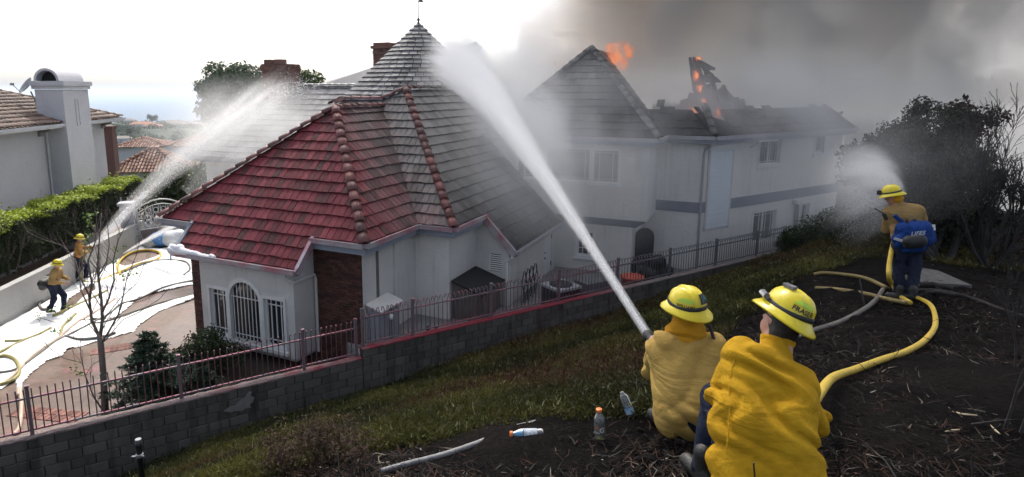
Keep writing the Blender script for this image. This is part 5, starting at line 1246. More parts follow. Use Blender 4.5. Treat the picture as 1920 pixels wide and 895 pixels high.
# town on the ridge
def town_house(x, y, w, d, h, rcol, rz, label, grp=None, wcol=(.55, .54, .52), nm='house'):
    z = fz(x, y) - .6; o = empty(nm, (x, y, z), label, 'house', grp); M = Matrix.Translation((x, y, z)) @ Matrix.Rotation(rz, 4, 'Z'); P_ = lambda a, b, c: tuple(M @ Vector((a, b, c)))
    m = MB(); m.hexa([P_(-w / 2, -d / 2, 0), P_(w / 2, -d / 2, 0), P_(w / 2, d / 2, 0), P_(-w / 2, d / 2, 0), P_(-w / 2, -d / 2, h), P_(w / 2, -d / 2, h), P_(w / 2, d / 2, h), P_(-w / 2, d / 2, h)]); m.build('wall', simple('town_wall_%d' % int(wcol[0] * 100), wcol, tuple(c * .9 for c in wcol), .9, .5), o)
    e = .8; rh = h + d * .22; m = MB(); m.add([P_(-w / 2 - e, -d / 2 - e, h), P_(w / 2 + e, -d / 2 - e, h), P_(w / 2 + e, d / 2 + e, h), P_(-w / 2 - e, d / 2 + e, h), P_(-w / 2 + d * .35, 0, rh), P_(w / 2 - d * .35, 0, rh)], [(0, 1, 5, 4), (1, 2, 5), (2, 3, 4, 5), (3, 0, 4), (0, 3, 2, 1)]); m.build('roof', simple('town_roof_%d' % int(rcol[0] * 1000 + rcol[1] * 100), rcol, tuple(c * .75 for c in rcol), .8, .8, .4, 4), o)
    m = MB()
    for k in range(int(w / 3)): a = -w / 2 + 1.5 + k * 3; m.add([P_(a - .6, -d / 2 - .05, .9), P_(a + .6, -d / 2 - .05, .9), P_(a + .6, -d / 2 - .05, 2.3), P_(a - .6, -d / 2 - .05, 2.3)], [(0, 1, 2, 3)])
    if len(m.v): m.build('window', M_GLASS, o)
    return o
def at_r(px, r_): th = math.atan2((px - CX) / FPX, cp_ + .03); return r_ * math.sin(th), r_ * math.cos(th)
ORG = (.36, .14, .07); GRY = (.2, .17, .15)
x, y = at_r(262, 830); town_house(x, y, 26, 13, 5, ORG, .3, 'long orange tiled roof on the far ridge under the small palms')
x, y = at_r(282, 815); town_house(x, y, 20, 11, 4, ORG, .2, 'second orange roof on the far ridge, right of the long one')
x, y = at_r(222, 640); town_house(x, y, 14, 10, 7, GRY, .5, 'pale blocky house on the far hillside just right of the near eave', None, (.5, .52, .55))
x, y = at_r(206, 560); town_house(x, y, 11, 9, 8, GRY, .1, 'tall bluish house partly behind the neighbour wall, far hillside', None, (.36, .42, .5))
GL = 'small grey roofed house among trees on the far ridge before the sea'
for px, rr, w_ in ((308, 880, 18), (316, 900, 16), (326, 870, 20), (334, 905, 16), (341, 880, 15), (349, 900, 20), (357, 885, 16), (364, 905, 18), (370, 870, 15), (377, 900, 18), (322, 930, 15), (346, 935, 16), (238, 900, 14)):
    x, y = at_r(px, rr); town_house(x, y, w_, 11, 4.5, GRY, random.uniform(-.4, .6), GL, 'grey houses along the far ridge')
x, y = at_r(338, 520); town_house(x, y, 12, 8, 3, (.3, .16, .1), .4, 'lone house with rusty roof halfway up the far green slope')
M_PALM = leaf_mat('palm_leaf', (.02, .03, .015), (.04, .06, .02), (.07, .09, .03), .7, .2)
def palm(px, r_, h, label, grp=None, crown_=3.0):
    x, y = at_r(px, r_); z = fz(x, y); o = empty('palm_tree', (x, y, z), label, 'palm tree', grp); m = MB(); m.tube([(x, y, z), (x + .3, y, z + h * .5), (x, y, z + h)], [.45, .35, .3], 6); m.build('trunk', M_BARK, o)
    crown('crown', [((x, y, z + h + .3), (crown_, crown_, crown_ * 1.1))], 260, 2.0, M_PALM, o, 4, .3)
palm(236, 620, 16, 'tall solitary fan palm standing above the far ridge line', None, 2.8)
for px, h, w_ in ((276, 11, 'leftmost'), (282, 9, 'middle'), (288, 10, 'rightmost')): palm(px, 860, h, w_ + ' of the three small palms above the orange roofs on the far ridge', 'three small palms on the far ridge', 3.0)
def round_tree(name, px, py, D, rx, rz, n, size, mat, label, cat='tree', base=None, lumpn=22, trunk_r=.3, grp=None, aspect=1.8, lr=.4):
    c = atD(px, py, D); o = empty(name, (c[0], c[1], (base if base is not None else c[2] - rz * 2)), label, cat, grp); zb_ = base if base is not None else c[2] - rz * 2
    bl = [(c, (rx * .6, rx * .6, rz * .65))] + lumps(c, (rx, rx, rz), lumpn, rx * lr); crown('crown', bl, n, size, mat, o, aspect, .5)
    m = MB(); b0 = Vector((c[0], c[1], zb_)); 
    m.tube([b0, Vector((c[0] + .1, c[1], (zb_ + c[2]) / 2)), Vector(c)], [trunk_r, trunk_r * .8, trunk_r * .4], 8)
    for k in range(7):
        e_ = bl[random.randrange(len(bl))][0]; m.tube([Vector(c) - Vector((0, 0, rz * .7)), (Vector(c) + Vector(e_)) / 2 - Vector((0, 0, rz * .2)), Vector(e_)], [trunk_r * .5, trunk_r * .3, trunk_r * .1], 5)
    m.build('trunk', M_BARK, o); return o
M_TREEA = leaf_mat('tree_leaf_grey', (.05, .075, .05), (.09, .125, .08), (.14, .18, .11), .7, .35)
M_TREEB = leaf_mat('tree_leaf_green', (.03, .05, .015), (.06, .09, .025), (.11, .15, .04), .6, .35)
round_tree('tree', 436, 190, 58, 3.4, 2.9, 12000, .42, M_TREEA, 'tall rounded tree behind the spray, left of the wide brick chimney', base=-7, lumpn=30)
round_tree('tree', 566, 160, 48, 1.5, 1.0, 1500, .32, M_TREEB, 'small leafy treetop showing just right of the wide brick chimney', base=-5, lumpn=12)
round_tree('bush', 350, 350, 36, 2.6, 2.2, 4200, .26, M_TREEB, 'grey green bushes behind the gate, under the rear wing eave', 'bush', base=-2, lumpn=18)
round_tree('bush', 318, 372, 34, 2.0, 1.5, 3000, .24, M_HSIDE, 'dark shrub behind the iron gate below the water spray', 'bush', base=-2, lumpn=14)
for px, D, s in ((405, 90, 3), (383, 110, 4), (375, 75, 2.6)):
    pass
# two tiled roofs below the garden
M_TERRA = brick_mat('terracotta_tile', (.17, .085, .06), (.27, .14, .10), (.4, .25, .2))
def hiproof_house(px0, px1, pyE, D, pyR, depth, label, seedrow=.28):
    p0 = atD(px0, pyE, D); p1 = atD(px1, pyE, D * 1.02); z = p0[2]; p1[2] = z; d = p1 - p0; L_ = np.linalg.norm(d); d = d / L_; nrm_ = np.array([-d[1], d[0], 0]); hr = (pyE - pyR) / FPX * (D + depth / 2)
    o = empty('house', tuple((p0 + p1) / 2 + nrm_ * depth / 2 + [0, 0, -3.2]), label, 'house')
    m = MB(); q = [p0 + d * .5 + nrm_ * .5, p1 - d * .5 + nrm_ * .5, p1 - d * .5 + nrm_ * (depth - .5), p0 + d * .5 + nrm_ * (depth - .5)]; m.prism([tuple(k + np.array([0, 0, -3.5])) for k in q], (0, 0, 3.5)); m.build('wall', M_LWALL, o)
    ra, rb_ = p0 + d * min(L_ * .48, depth / 2) + nrm_ * depth / 2 + [0, 0, hr], p1 - d * min(L_ * .48, depth / 2) + nrm_ * depth / 2 + [0, 0, hr]
    m = MB(); m.add([p0, p1, p1 + nrm_ * depth, p0 + nrm_ * depth, ra, rb_], [(0, 1, 5, 4), (1, 2, 5), (2, 3, 4, 5), (3, 0, 4), (3, 2, 1, 0)]); rf = m.build('roof', M_UNDER, o)
    t = MB()
    for (A_, B_, Cc, Dd) in ((p0, p1, rb_, ra), (p1, p1 + nrm_ * depth, rb_, rb_), (p0 + nrm_ * depth, p0, ra, ra)):
        e = B_ - A_; Le = np.linalg.norm(e); e = e / Le; k = 0
        while k * seedrow < Le:
            s = k * seedrow; lo = A_ + e * s; top_l = np.dot(Dd - A_, e); top_r = np.dot(Cc - A_, e); Dn = Dd - A_ - e * top_l
            frac = 1.0 if top_l <= s <= top_r else (s / max(top_l, 1e-3) if s < top_l else (Le - s) / max(Le - top_r, 1e-3)); frac = max(0, min(1, frac)); nt_ = max(1, int(np.linalg.norm(Dn) * frac / .45))
            for j in range(nt_):
                a = lo + Dn * frac * j / nt_; b = lo + Dn * frac * (j + .96) / nt_; t.bar(a + [0, 0, .07], b + [0, 0, .03], seedrow * .6, .09)
            k += 1
    t_ = t.build('roof_tile', M_TERRA, rf); t_['kind'] = 'stuff'
    for a, b in ((p0, ra), (p1, rb_), (ra, rb_)):
        if np.linalg.norm(np.array(b) - a) > .5: ridge_caps(a + np.array([0, 0, .08]), b + np.array([0, 0, .08]), rf, M_TERRA, r=.16, L=.5)
    return o
hiproof_house(196, 345, 326, 52, 287, 6.5, 'low hip roofed house with terracotta tiles just beyond the hedge')
h2 = hiproof_house(208, 312, 278, 72, 264, 7.0, 'long terracotta roofed house with white ridge flashing, second row beyond the hedge')
hiproof_house(300, 420, 276, 80, 262, 9.0, 'pinkish tiled roof seen through the spray, right of the second row house')
m = MB(); c = atD(206, 300, 48); m.box(c, (1.0, 1.0, 5.0), .2); m.box(c + np.array([0, 0, 2.55]), (1.2, 1.2, .15), .2); o = m.build('brick_chimney', M_BRICKC); tag(o, 'dark brick chimney rising just right of the pale neighbour house', 'chimney')
# ================================================================ ground cover on the slope
def gc_mat():
    t = NT('groundcover_leaf'); at = t.n('Attribute', attribute_name='Col').outputs['Color']; r = t.rnd()
    v = t.n('HueSaturation'); t.l(at, v.inputs['Color']); t.l(t.math('ADD', .55, t.math('MULTIPLY', r, .9)), v.inputs['Value'])
    t.base(v.outputs[0]); t.set(Roughness=.55); t.b.inputs['Specular IOR Level'].default_value = .25; tr = t.n('BsdfTranslucent'); t.l(v.outputs[0], tr.inputs[0]); mx = t.n('MixShader'); mx.inputs[0].default_value = .3
    t.l(t.b.outputs[0], mx.inputs[1]); t.l(tr.outputs[0], mx.inputs[2]); t.l(mx.outputs[0], t.o.inputs[0]); return t.m
M_GC = gc_mat()
def sample_slope(n, dens, rmin=2.3, rmax=30, rng=RNG):
    """points on the slope, spread evenly over the view: more per square metre close by"""
    th = rng.uniform(R(-50), R(44), n); r = rmin * (rmax / rmin) ** (rng.random(n) ** 1.15); x = r * np.sin(th); y = r * np.cos(th); fs, ns = toF(x, y)
    k = (rng.random(n) < dens(x, y)) & ((ns < -.1) | (fs > 20.4)); x, y = x[k], y[k]; px, py = proj_px((x, y, ground(x, y))); k = (px > -60) & (px < 1980) & (py < 960); return x[k], y[k]
def near(x, y): return np.clip(5.5 / np.hypot(x, y), .22, 1.0)
def gdens(x, y):
    p = fbm(x, y, 1.1, 3, .5); return np.clip((1 - burnt(x, y)) * (.85 + .35 * p), 0, 1)
x, y = sample_slope(330000, gdens); n = len(x); z = ground(x, y)
cl = fbm(x, y, 1.6, 4, .35); cl2 = fbm(x, y, .6, 3, .8)
h = (.05 + .06 * np.clip(cl + .4, 0, 1.4)) * (.8 + .4 * RNG.random(n)); sz = .043 * (1 + 1.1 * (1 - near(x, y)))
g1, g2, br, rd = np.array([.024, .029, .008]), np.array([.100, .094, .022]), np.array([.105, .070, .026]), np.array([.075, .028, .018])
w = np.clip(cl * .7 + .5, 0, 1)[:, None]; c = g1 * (1 - w) + g2 * w
kb = np.clip(cl2 * 1.2 + .25 + .5 * np.clip((x - 4) / 6, 0, 1) * np.clip((y - 8) / 6, 0, 1), 0, .9)[:, None] * RNG.random((n, 1)); c = c * (1 - kb) + br * kb
kr = (RNG.random((n, 1)) < np.clip(cl2 - .35, 0, 1)[:, None] * .5); c = np.where(kr, rd, c); pale = RNG.random((n, 1)) < .035; c = np.where(pale, np.array([.2, .21, .10]), c)
P = np.stack([x, y, z + h * RNG.random(n)], 1); up_ = np.tile([0, 0, 1.0], (n, 1))
# upright succulent blades in little tufts
K = 3; P3 = np.repeat(P, K, 0) + RNG.normal(0, .018, (n * K, 3)); d = np.stack([RNG.normal(0, .6, n * K), RNG.normal(0, .6, n * K), RNG.uniform(.35, 1.1, n * K)], 1); d /= np.linalg.norm(d, axis=1, keepdims=True)
L = np.repeat(sz, K)[:, None] * RNG.uniform(.6, 1.6, (n * K, 1)); s_ = np.cross(d, RNG.normal(size=(n * K, 3))); s_ /= np.linalg.norm(s_, axis=1, keepdims=True); wd = L * .15
V = np.stack([P3 - s_ * wd, P3 + s_ * wd, P3 + d * L], 1).reshape(-1, 3); o = npmesh('ground_cover', V, np.arange(n * K * 3).reshape(-1, 3), M_GC, None, False, col=np.repeat(np.repeat(c, K, 0), 3, 0)); o['kind'] = 'stuff'
# burnt litter: twigs, stems, pale ash flecks
def tw_mat():
    t = NT('burnt_litter'); at = t.n('Attribute', attribute_name='Col').outputs['Color']; t.base(at); t.set(Roughness=.85); t.b.inputs['Specular IOR Level'].default_value = .1; return t.m
M_TW = tw_mat()
def litter(n, dens, L0, L1, r0, cols, pw, name, lift=.02, flat=.25):
    x, y = sample_slope(n, dens); n = len(x); z = ground(x, y) + lift * RNG.random(n); a = RNG.uniform(0, 2 * PI, n); L = RNG.uniform(L0, L1, n); el = RNG.normal(0, flat, n)
    d = np.stack([np.cos(a) * np.cos(el), np.sin(a) * np.cos(el), np.abs(np.sin(el))], 1); P = np.stack([x, y, z], 1); s = np.stack([-np.sin(a), np.cos(a), np.zeros(n)], 1); u = np.cross(s, d); r = (r0 * RNG.uniform(.5, 1.5, n))[:, None]
    b = RNG.normal(0, .12, (n, 1)) * L[:, None]; Mi = P + d * L[:, None] * .5 + s * b; E = P + d * L[:, None]
    V = np.stack([P - s * r, P + s * r, P + u * r, Mi - s * r * .8, Mi + s * r * .8, Mi + u * r * .8, E], 1).reshape(-1, 3); q = np.arange(n)[:, None] * 7
    Fq = np.concatenate([q + k for k in ([0, 1, 4], [0, 4, 3], [1, 2, 5], [1, 5, 4], [2, 0, 3], [2, 3, 5], [3, 4, 6], [4, 5, 6], [5, 3, 6])], 1).reshape(-1, 3)
    k = RNG.choice(len(cols), n, p=np.array(pw) / sum(pw)); c = np.array(cols)[k] * RNG.uniform(.7, 1.3, (n, 1)); o = npmesh(name, V, Fq, M_TW, None, False, col=np.repeat(c, 7, 0)); o['kind'] = 'stuff'
DK, BR, GYC, PA, RB = (.008, .007, .007), (.036, .023, .016), (.05, .047, .044), (.24, .21, .17), (.065, .035, .027)
bd = lambda x, y: burnt(x, y) * np.clip((26 - y) / 10, 0, 1) * np.clip(.62 + .6 * fbm(x, y, .9, 3, .6), .05, 1)
litter(150000, bd, .03, .15, .0042, [DK, BR, GYC, PA, RB], [5, 3, 2.4, .5, 1.6], 'burnt_litter')
litter(12000, lambda x, y: bd(x, y) * np.clip((x - 1) / 4, .15, 1) * np.clip((14 - y) / 6, 0, 1), .10, .38, .0045, [DK, BR, GYC], [5, 1.5, 1.6], 'burnt_twigs', .05, .35)
litter(26000, lambda x, y: (1 - burnt(x, y)) * .35, .04, .16, .003, [BR, RB, GYC, PA], [4, 3, 1.5, .8], 'dry_litter', .07, .5)
litter(2200, lambda x, y: bd(x, y), .012, .035, .005, [PA, (.5, .46, .4)], [2, 1], 'ash_flecks', .03)
# clods of burnt soil
M_CLOD = simple('burnt_clod', (.006, .0055, .005), (.016, .014, .013), .95, 20, .8, 40, Specular_IOR_Level=.04)
m = MB(); x, y = sample_slope(4000, lambda x, y: bd(x, y) * .9)
for i in range(min(len(x), 900)):
    s = random.uniform(.010, .036) * (1.8 if random.random() < .04 else 1); zz = gz(x[i], y[i]); m.ico((x[i], y[i], zz + s * .2), s, 1, (random.uniform(.7, 1.5), random.uniform(.7, 1.5), random.uniform(.4, .9)))
m.v = [(a + random.uniform(-.006, .006), b + random.uniform(-.006, .006), c + random.uniform(-.006, .006)) for a, b, c in m.v]; o = m.build('soil_clods', M_CLOD); o['kind'] = 'stuff'
def rock(px, py, s, label, sq=(1, 1, .7), seed=0, mat=None, name='burnt_stump'):
    r = ray(px, py); D = 3.0
    for _ in range(60):
        p = r * D + [0, 0, CAM_Z]; D += (p[2] - gz(p[0], p[1])) * .5
    p = r * D + [0, 0, CAM_Z]; o = sdf_mesh(name, [('e', p + [0, 0, s * .25], np.array(sq) * s, None), ('e', p + [s * .5, .1 * s, s * .1], np.array(sq) * s * .6, None), ('e', p + [-s * .35, -.2 * s, s * .5], np.array(sq) * s * .5, None)], s / 9, mat or M_CLOD, None, s * .3, folds(.09 * s, 9 / s, (.4, .5, .7), seed, .2 * s)); tag(o, label, 'stump' if name == 'burnt_stump' else 'rock'); return p
def on_ground(px, py, D=4.0):
    r = ray(px, py)
    lo, hi = 1.0, 60.0
    f = lambda D: (r * D + [0, 0, CAM_Z])[2] - gz(*(r * D)[:2])
    t = lo
    while t < hi and f(t) > 0: t *= 1.04
    a, b = t / 1.04, t
    for _ in range(24):
        c = (a + b) / 2
        if f(c) > 0: a = c
        else: b = c
    return r * b + [0, 0, CAM_Z]
rock(1215, 868, .05, 'black burnt clod standing up in the ash below the orange capped bottle', (1.3, 1, .9), 3)
rock(1068, 775, .045, 'small charred stump at the edge of the green ground cover beside the orange capped bottle', (1, 1, 1.2), 5)
# dead brown weeds in the lower left corner
M_DRY = leaf_mat('dry_weed', (.028, .016, .010), (.055, .032, .021), (.09, .056, .038), .85, .2)
def dry_weed(px, py, h, n, label, grp=None):
    p = on_ground(px, py); o = empty('dead_weed', tuple(p), label, 'dead plant', grp); m = MB(); tips = []
    for k in range(n): branch(m, p + [random.uniform(-.06, .06), random.uniform(-.06, .06), 0], (random.uniform(-.5, .5), random.uniform(-.5, .5), 1), h * random.uniform(.4, .75), .005, 2, spread=.4, up=.25, segs=3, tips=tips, n=3, rmin=.0012)
    m.build('stem', M_DRY, o); T = np.array([tuple(t) for t in tips]); Pn = np.repeat(T, 9, 0) + RNG.normal(0, .045, (len(T) * 9, 3)); V, Fq = leaves_at(Pn, np.tile([0, 0, 1.0], (len(Pn), 1)), .028, 2.5); npmesh('seed_head', V, Fq, M_DRY, o)['kind'] = 'stuff'
for px, py, h, n, lb in ((590, 885, .34, 7, 'tall brown dead weed at the bottom edge, nearest the left corner of the slope'), (625, 872, .30, 6, 'brown dead weed behind the tallest one at the bottom of the slope'), (555, 890, .26, 6, 'low brown dead weed at the bottom edge, left of the taller ones'), (665, 890, .22, 5, 'small dry weed at the bottom edge between the dead weeds and the grey pipe'), (520, 893, .2, 5, 'leftmost dry brown weed on the bottom edge of the photo')): dry_weed(px, py, h, n, lb)

# ================================================================ garden plants behind the fence
M_TWIG = barkmat('bark_grey', (.11, .085, .075), (.19, .15, .135))
bt = atZ(197, 786, .05); Dt = (bt[1] * cp_ - (bt[2] - CAM_Z) * sp_)
tree = empty('bare_tree', tuple(bt), 'bare young tree with thin upright branches and few green leaves, behind the lower fence', 'tree')
pt = lambda x, y, dd=0.0: Vector(atD(x, y, Dt + dd))
m = MB(); m.tube([Vector(bt) - Vector((0, 0, .1)), pt(196, 740), pt(193, 690), pt(189, 645), pt(186, 625)], [.085, .072, .066, .066, .05], 8); m.build('trunk', M_TWIG, tree, True)
tips = []
limbs = [([(187, 640), (192, 600), (190, 560), (183, 510), (185, 470), (190, 400)], .042, 0), ([(186, 632), (172, 600), (168, 565), (172, 530), (165, 490), (180, 450), (178, 420)], .036, .25), ([(190, 645), (205, 620), (222, 590), (230, 560), (238, 520), (255, 480)], .026, -.3),
         ([(190, 590), (204, 560), (214, 525), (212, 490), (222, 450), (232, 430)], .026, -.2), ([(170, 560), (150, 520), (142, 490), (120, 462), (78, 448)], .018, .3), ([(184, 520), (200, 490), (205, 460), (202, 425), (212, 400)], .018, .1), ([(168, 580), (152, 545), (148, 512), (160, 480), (158, 450)], .018, .5),
         ([(196, 640), (230, 600), (262, 585), (300, 560), (318, 540)], .012, -.5), ([(194, 600), (225, 560), (258, 530), (270, 495)], .012, -.4), ([(193, 770), (176, 745), (160, 705), (152, 670), (150, 640)], .02, -.3), ([(160, 705), (172, 685), (196, 670)], .008, -.4), ([(152, 680), (120, 672), (96, 655), (80, 640)], .009, -.3), ([(176, 600), (140, 600), (100, 605), (62, 590)], .009, .2), ([(186, 560), (186, 520), (188, 480), (176, 440)], .016, .35)]
for k, (pl_, r0, dd) in enumerate(limbs):
    m = MB(); P_ = [pt(x, y, dd * i / (len(pl_) - 1)) for i, (x, y) in enumerate(pl_)]; m.tube(P_, list(np.linspace(r0, max(.004, r0 * .25), len(P_))), 6)
    for i in range(1, len(P_)):
        for q in range(2 if r0 > .011 else 1):
            d_ = (P_[i] - P_[i - 1]).normalized(); sd = Vector((random.uniform(-1, 1), random.uniform(-1, 1), random.uniform(-.1, .8))); branch(m, P_[i - 1].lerp(P_[i], random.random()), d_ * .8 + sd * .7, random.uniform(.22, .5), max(.004, r0 * .28), 1, spread=.5, up=.15, segs=4, kids=(1, 2), tips=tips, n=4, rmin=.0022)
    m.build('branch', M_TWIG, tree, True)
M_YLEAF = leaf_mat('young_leaf', (.06, .13, .015), (.11, .2, .03), (.2, .3, .05), .5, .4)
lp = [pt(x, y, dd) for x, y, dd in ((135, 572, .2), (100, 580, .2), (72, 592, .2), (128, 600, .2), (105, 618, .2), (160, 455, .3), (168, 440, .3), (165, 470, .3), (172, 425, .3), (240, 512, -.3), (250, 508, -.3), (232, 516, -.3), (215, 490, -.1), (152, 700, -.3), (140, 690, -.3), (225, 468, -.2), (176, 400, .2), (162, 410, .3))]
Pn = np.repeat(np.array([tuple(p) for p in lp]), 12, 0) + RNG.normal(0, .05, (len(lp) * 12, 3)); V, Fq = leaves_at(Pn, np.tile([0, 0, 1.0], (len(Pn), 1)), .075, 1.5); npmesh('leaf', V, Fq, M_YLEAF, tree)['kind'] = 'stuff'
# layered dark conifer
M_CON = leaf_mat('conifer_needle', (.012, .028, .018), (.028, .055, .032), (.06, .10, .055), .6, .2)
def conifer(c, h, rad, label):
    o = empty('conifer_shrub', tuple(c), label, 'shrub'); m = MB(); m.tube([c, c + np.array([0, 0, h * .97])], [.06, .01], 6); m.build('trunk', M_BARK, o); Ps, Ns = [], []
    for lev in np.linspace(.05, .97, 15):
        r = rad * (1 - lev) ** .75 + .06; nb_ = int(7 + 9 * (1 - lev))
        for k in range(nb_):
            a = RNG.uniform(0, 2 * PI); L = r * RNG.uniform(.65, 1.12); nl = int(170 * L / rad + 30); t = RNG.random(nl) ** .7; sp_w = .16 * L
            q = np.stack([np.cos(a) * t * L, np.sin(a) * t * L, lev * h - .16 * t * L + .12 * (t * L) ** 2], 1) + c; w_ = RNG.normal(0, 1, nl) * sp_w * (1.15 - t); q[:, 0] += -np.sin(a) * w_; q[:, 1] += np.cos(a) * w_; q[:, 2] -= np.abs(w_) * .15; Ps.append(q); Ns.append(np.tile([0, 0, 1.0], (nl, 1)))
    V, Fq = leaves_at(np.concatenate(Ps), np.concatenate(Ns), .095, 2.8, jit=.45); npmesh('foliage', V, Fq, M_CON, o)
cb = atZ(278, 770, .05); conifer(np.array([F(-4.25, 1.7, 0)[0], F(-4.25, 1.7, 0)[1], .05]), 2.0, 1.25, 'dark layered conifer shrub behind the lower fence, right of the bare tree')
conifer(np.array([F(-3.3, 1.15, 0)[0], F(-3.3, 1.15, 0)[1], .05]), 1.15, .95, 'lower dark conifer shrub spreading along the fence, under the taller one')
M_BUSH = leaf_mat('dark_bush', (.012, .022, .010), (.028, .045, .015), (.06, .08, .025), .5, .3)
c = F(-2.9, 3.3, 0); o = empty('bush', (c[0], c[1], 0), 'rounded dark green bush at the left corner of the bay window', 'bush'); crown('foliage', [((c[0], c[1], .62), (.75, .75, .6))] + lumps((c[0], c[1], .6), (.75, .75, .5), 12, .35), 4200, .09, M_BUSH, o, 1.9); m = MB(); branch(m, (c[0], c[1], 0), (0, 0, 1), .5, .03, 2, up=.3); m.build('stem', M_BARK, o)
M_BROAD = leaf_mat('broad_leaf', (.03, .045, .015), (.08, .105, .035), (.2, .22, .085), .45, .35)
def broadleaf(f_, n_, s, k, label, mat=None, z0=.05):
    c = F(f_, n_, z0); o = empty('broadleaf_plant', tuple(c), label, 'plant'); m = MB()
    for i in range(k):
        a = random.uniform(0, 2 * PI); el = random.uniform(.4, 1.25); L = s * random.uniform(.6, 1.1); d_ = Vector((math.cos(a) * math.cos(el), math.sin(a) * math.cos(el), math.sin(el))); b = Vector(c) + Vector((random.uniform(-.2, .2), random.uniform(-.2, .2), 0)); sd = d_.cross(Vector((0, 0, 1))).normalized(); mid = b + d_ * L; tip = mid + Vector((d_.x, d_.y, -.5)).normalized() * L * .75; w_ = L * .22
        q1 = b + d_ * L * .55; V = [q1, q1.lerp(mid, .6) + sd * w_ * .8, mid + sd * w_, mid.lerp(tip, .55) + sd * w_ * .7, tip, mid.lerp(tip, .55) - sd * w_ * .7, mid - sd * w_, q1.lerp(mid, .6) - sd * w_ * .8, mid - d_ * .02 - Vector((0, 0, .03))]
        mm = MB(); mm.add([tuple(v) for v in V], [(0, 1, 8), (1, 2, 8), (2, 3, 8), (3, 4, 8), (4, 5, 8), (5, 6, 8), (6, 7, 8), (7, 0, 8)]); mm.build('leaf', mat or M_BROAD, o); m.tube([b, q1], .008, 4)
    m.build('stalk', M_BROAD, o)
broadleaf(-2.2, .8, .62, 26, 'broad leaved plant behind the fence under the arched window'); broadleaf(-1.75, 1.0, .6, 24, 'broad leaved plant behind the fence, right of the one under the arch'); broadleaf(-2.75, .75, .5, 18, 'broad leaved plant behind the fence beside the dark conifers'); broadleaf(-1.3, .6, .4, 14, 'pale leaved low plant by the fence post under the right window')
broadleaf(-6.75, .55, .34, 14, 'bright green clump at the foot of the leftmost fence post', M_YLEAF); broadleaf(-7.2, .7, .4, 12, 'bright green clump at the left edge of the photo behind the fence', M_YLEAF)
M_WFLOW = simple('white_petal', (.6, .55, .55), (.5, .45, .45), .6, 9); m = MB(); c = F(-6.2, .6, .35)
for k in range(30): m.ico((c[0] + random.gauss(0, .08), c[1] + random.gauss(0, .08), c[2] + random.gauss(0, .06)), .022, 1)
st_ = MB(); st_.tube([(c[0], c[1], 0), (c[0], c[1], .35)], .012, 5); o = st_.build('flower_plant', M_YLEAF); tag(o, 'small white flower cluster right of the leftmost fence post', 'flower'); m.build('flower', M_WFLOW, o)

# ================================================================ dark trees on the right
M_OAK = leaf_mat('oak_leaf', (.014, .016, .011), (.032, .036, .023), (.075, .076, .052), .55, .2)
M_OAKR = leaf_mat('scorched_leaf', (.03, .018, .015), (.055, .034, .028), (.08, .055, .045), .7, .15)
M_BLACK = barkmat('burnt_bark', (.018, .016, .016), (.04, .036, .034))
def oak():
    o = empty('oak_tree', (11.2, 14.5, 3.0), 'broad dark oak tree behind the standing firefighter at the right', 'tree'); bl = []
    for px, py, D, r in ((1660, 290, 16, 1.0), (1700, 255, 16.5, .9), (1745, 245, 16.2, .9), (1790, 265, 16.2, .8), (1640, 340, 15.8, .8), (1700, 330, 15.2, 1.2), (1760, 320, 15.5, 1.2), (1800, 330, 15.8, .9), (1720, 390, 15, 1.1), (1775, 400, 15.2, 1.2), (1640, 290, 16.5, .6), (1725, 220, 16.5, .55), (1800, 240, 16.4, .6), (1770, 440, 15.2, .9), (1820, 300, 16, .55), (1850, 350, 16, .8), (1610, 330, 16.4, .6), (1840, 410, 15.6, .8), (1690, 300, 15.6, .9)):
        c = atD(px, py, D); bl.append((c, (r * .6, r * .6, r * .5))); bl += lumps(c, (r, r, r * .85), 8, r * .36)
    crown('crown', bl, 48000, .095, M_OAK, o, 2.0, .5)
    bl2 = [(atD(1810, 225, 16.3), (.5, .5, .4))] + lumps(atD(1808, 228, 16.3), (.7, .7, .5), 9, .25); crown('scorched_tips', bl2, 1500, .13, M_OAKR, o, 2.0)
    m = MB(); b = Vector((11.0, 14.3, gz(11.0, 14.3) - .1))
    for k in range(7): branch(m, b + Vector((random.uniform(-.4, .6), random.uniform(-.3, .3), 0)), (random.uniform(-.6, .7), random.uniform(-.3, .3), 1), 1.15, .10, 2, spread=.7, up=.1, tips=None, n=6, rmin=.01, wob=.22)
    m.build('trunk', M_BLACK, o)
oak()
def bare_shrub(px, py, D, h, n, label, depth=4, spread=.45, mat=None, lean=0, r=.05, name='bare_tree', cat='tree'):
    c = atD(px, py, D); c[2] = min(c[2], gz(c[0], c[1])) if D < 24 else c[2]; o = empty(name, tuple(c), label, cat)
    for k in range(n): m = MB(); branch(m, Vector(c) + Vector((random.uniform(-.15, .15), random.uniform(-.15, .15), -.1)), (random.uniform(-.45, .45) + lean, random.uniform(-.3, .3), 1), h * random.uniform(.26, .38), r, depth, spread=spread + .15, up=.10, segs=5, n=5, wob=.2, rmin=max(.004, D * .00042)); m.build('branch', mat or M_BLACK, o)
bare_shrub(1850, 460, 14.5, 4.6, 6, 'large leafless burnt shrub with fine dark twigs right of the oak', 4, .5)
bare_shrub(1905, 470, 16, 4.2, 4, 'leafless burnt shrub cut off by the right edge of the photo', 4, .5)
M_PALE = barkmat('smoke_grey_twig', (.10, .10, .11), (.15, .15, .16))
bare_shrub(1825, 270, 34, 6.0, 3, 'tall bare tree fading into smoke above the oak', 4, .35, M_PALE, 0, .09); bare_shrub(1770, 260, 36, 4.2, 2, 'shorter bare tree fading into smoke left of the tall bare one', 3, .35, M_PALE, 0, .08); bare_shrub(1680, 240, 44, 5.0, 3, 'faint leafless tree in the smoke right of the dark cypress', 4, .4, M_PALE, 0, .08)
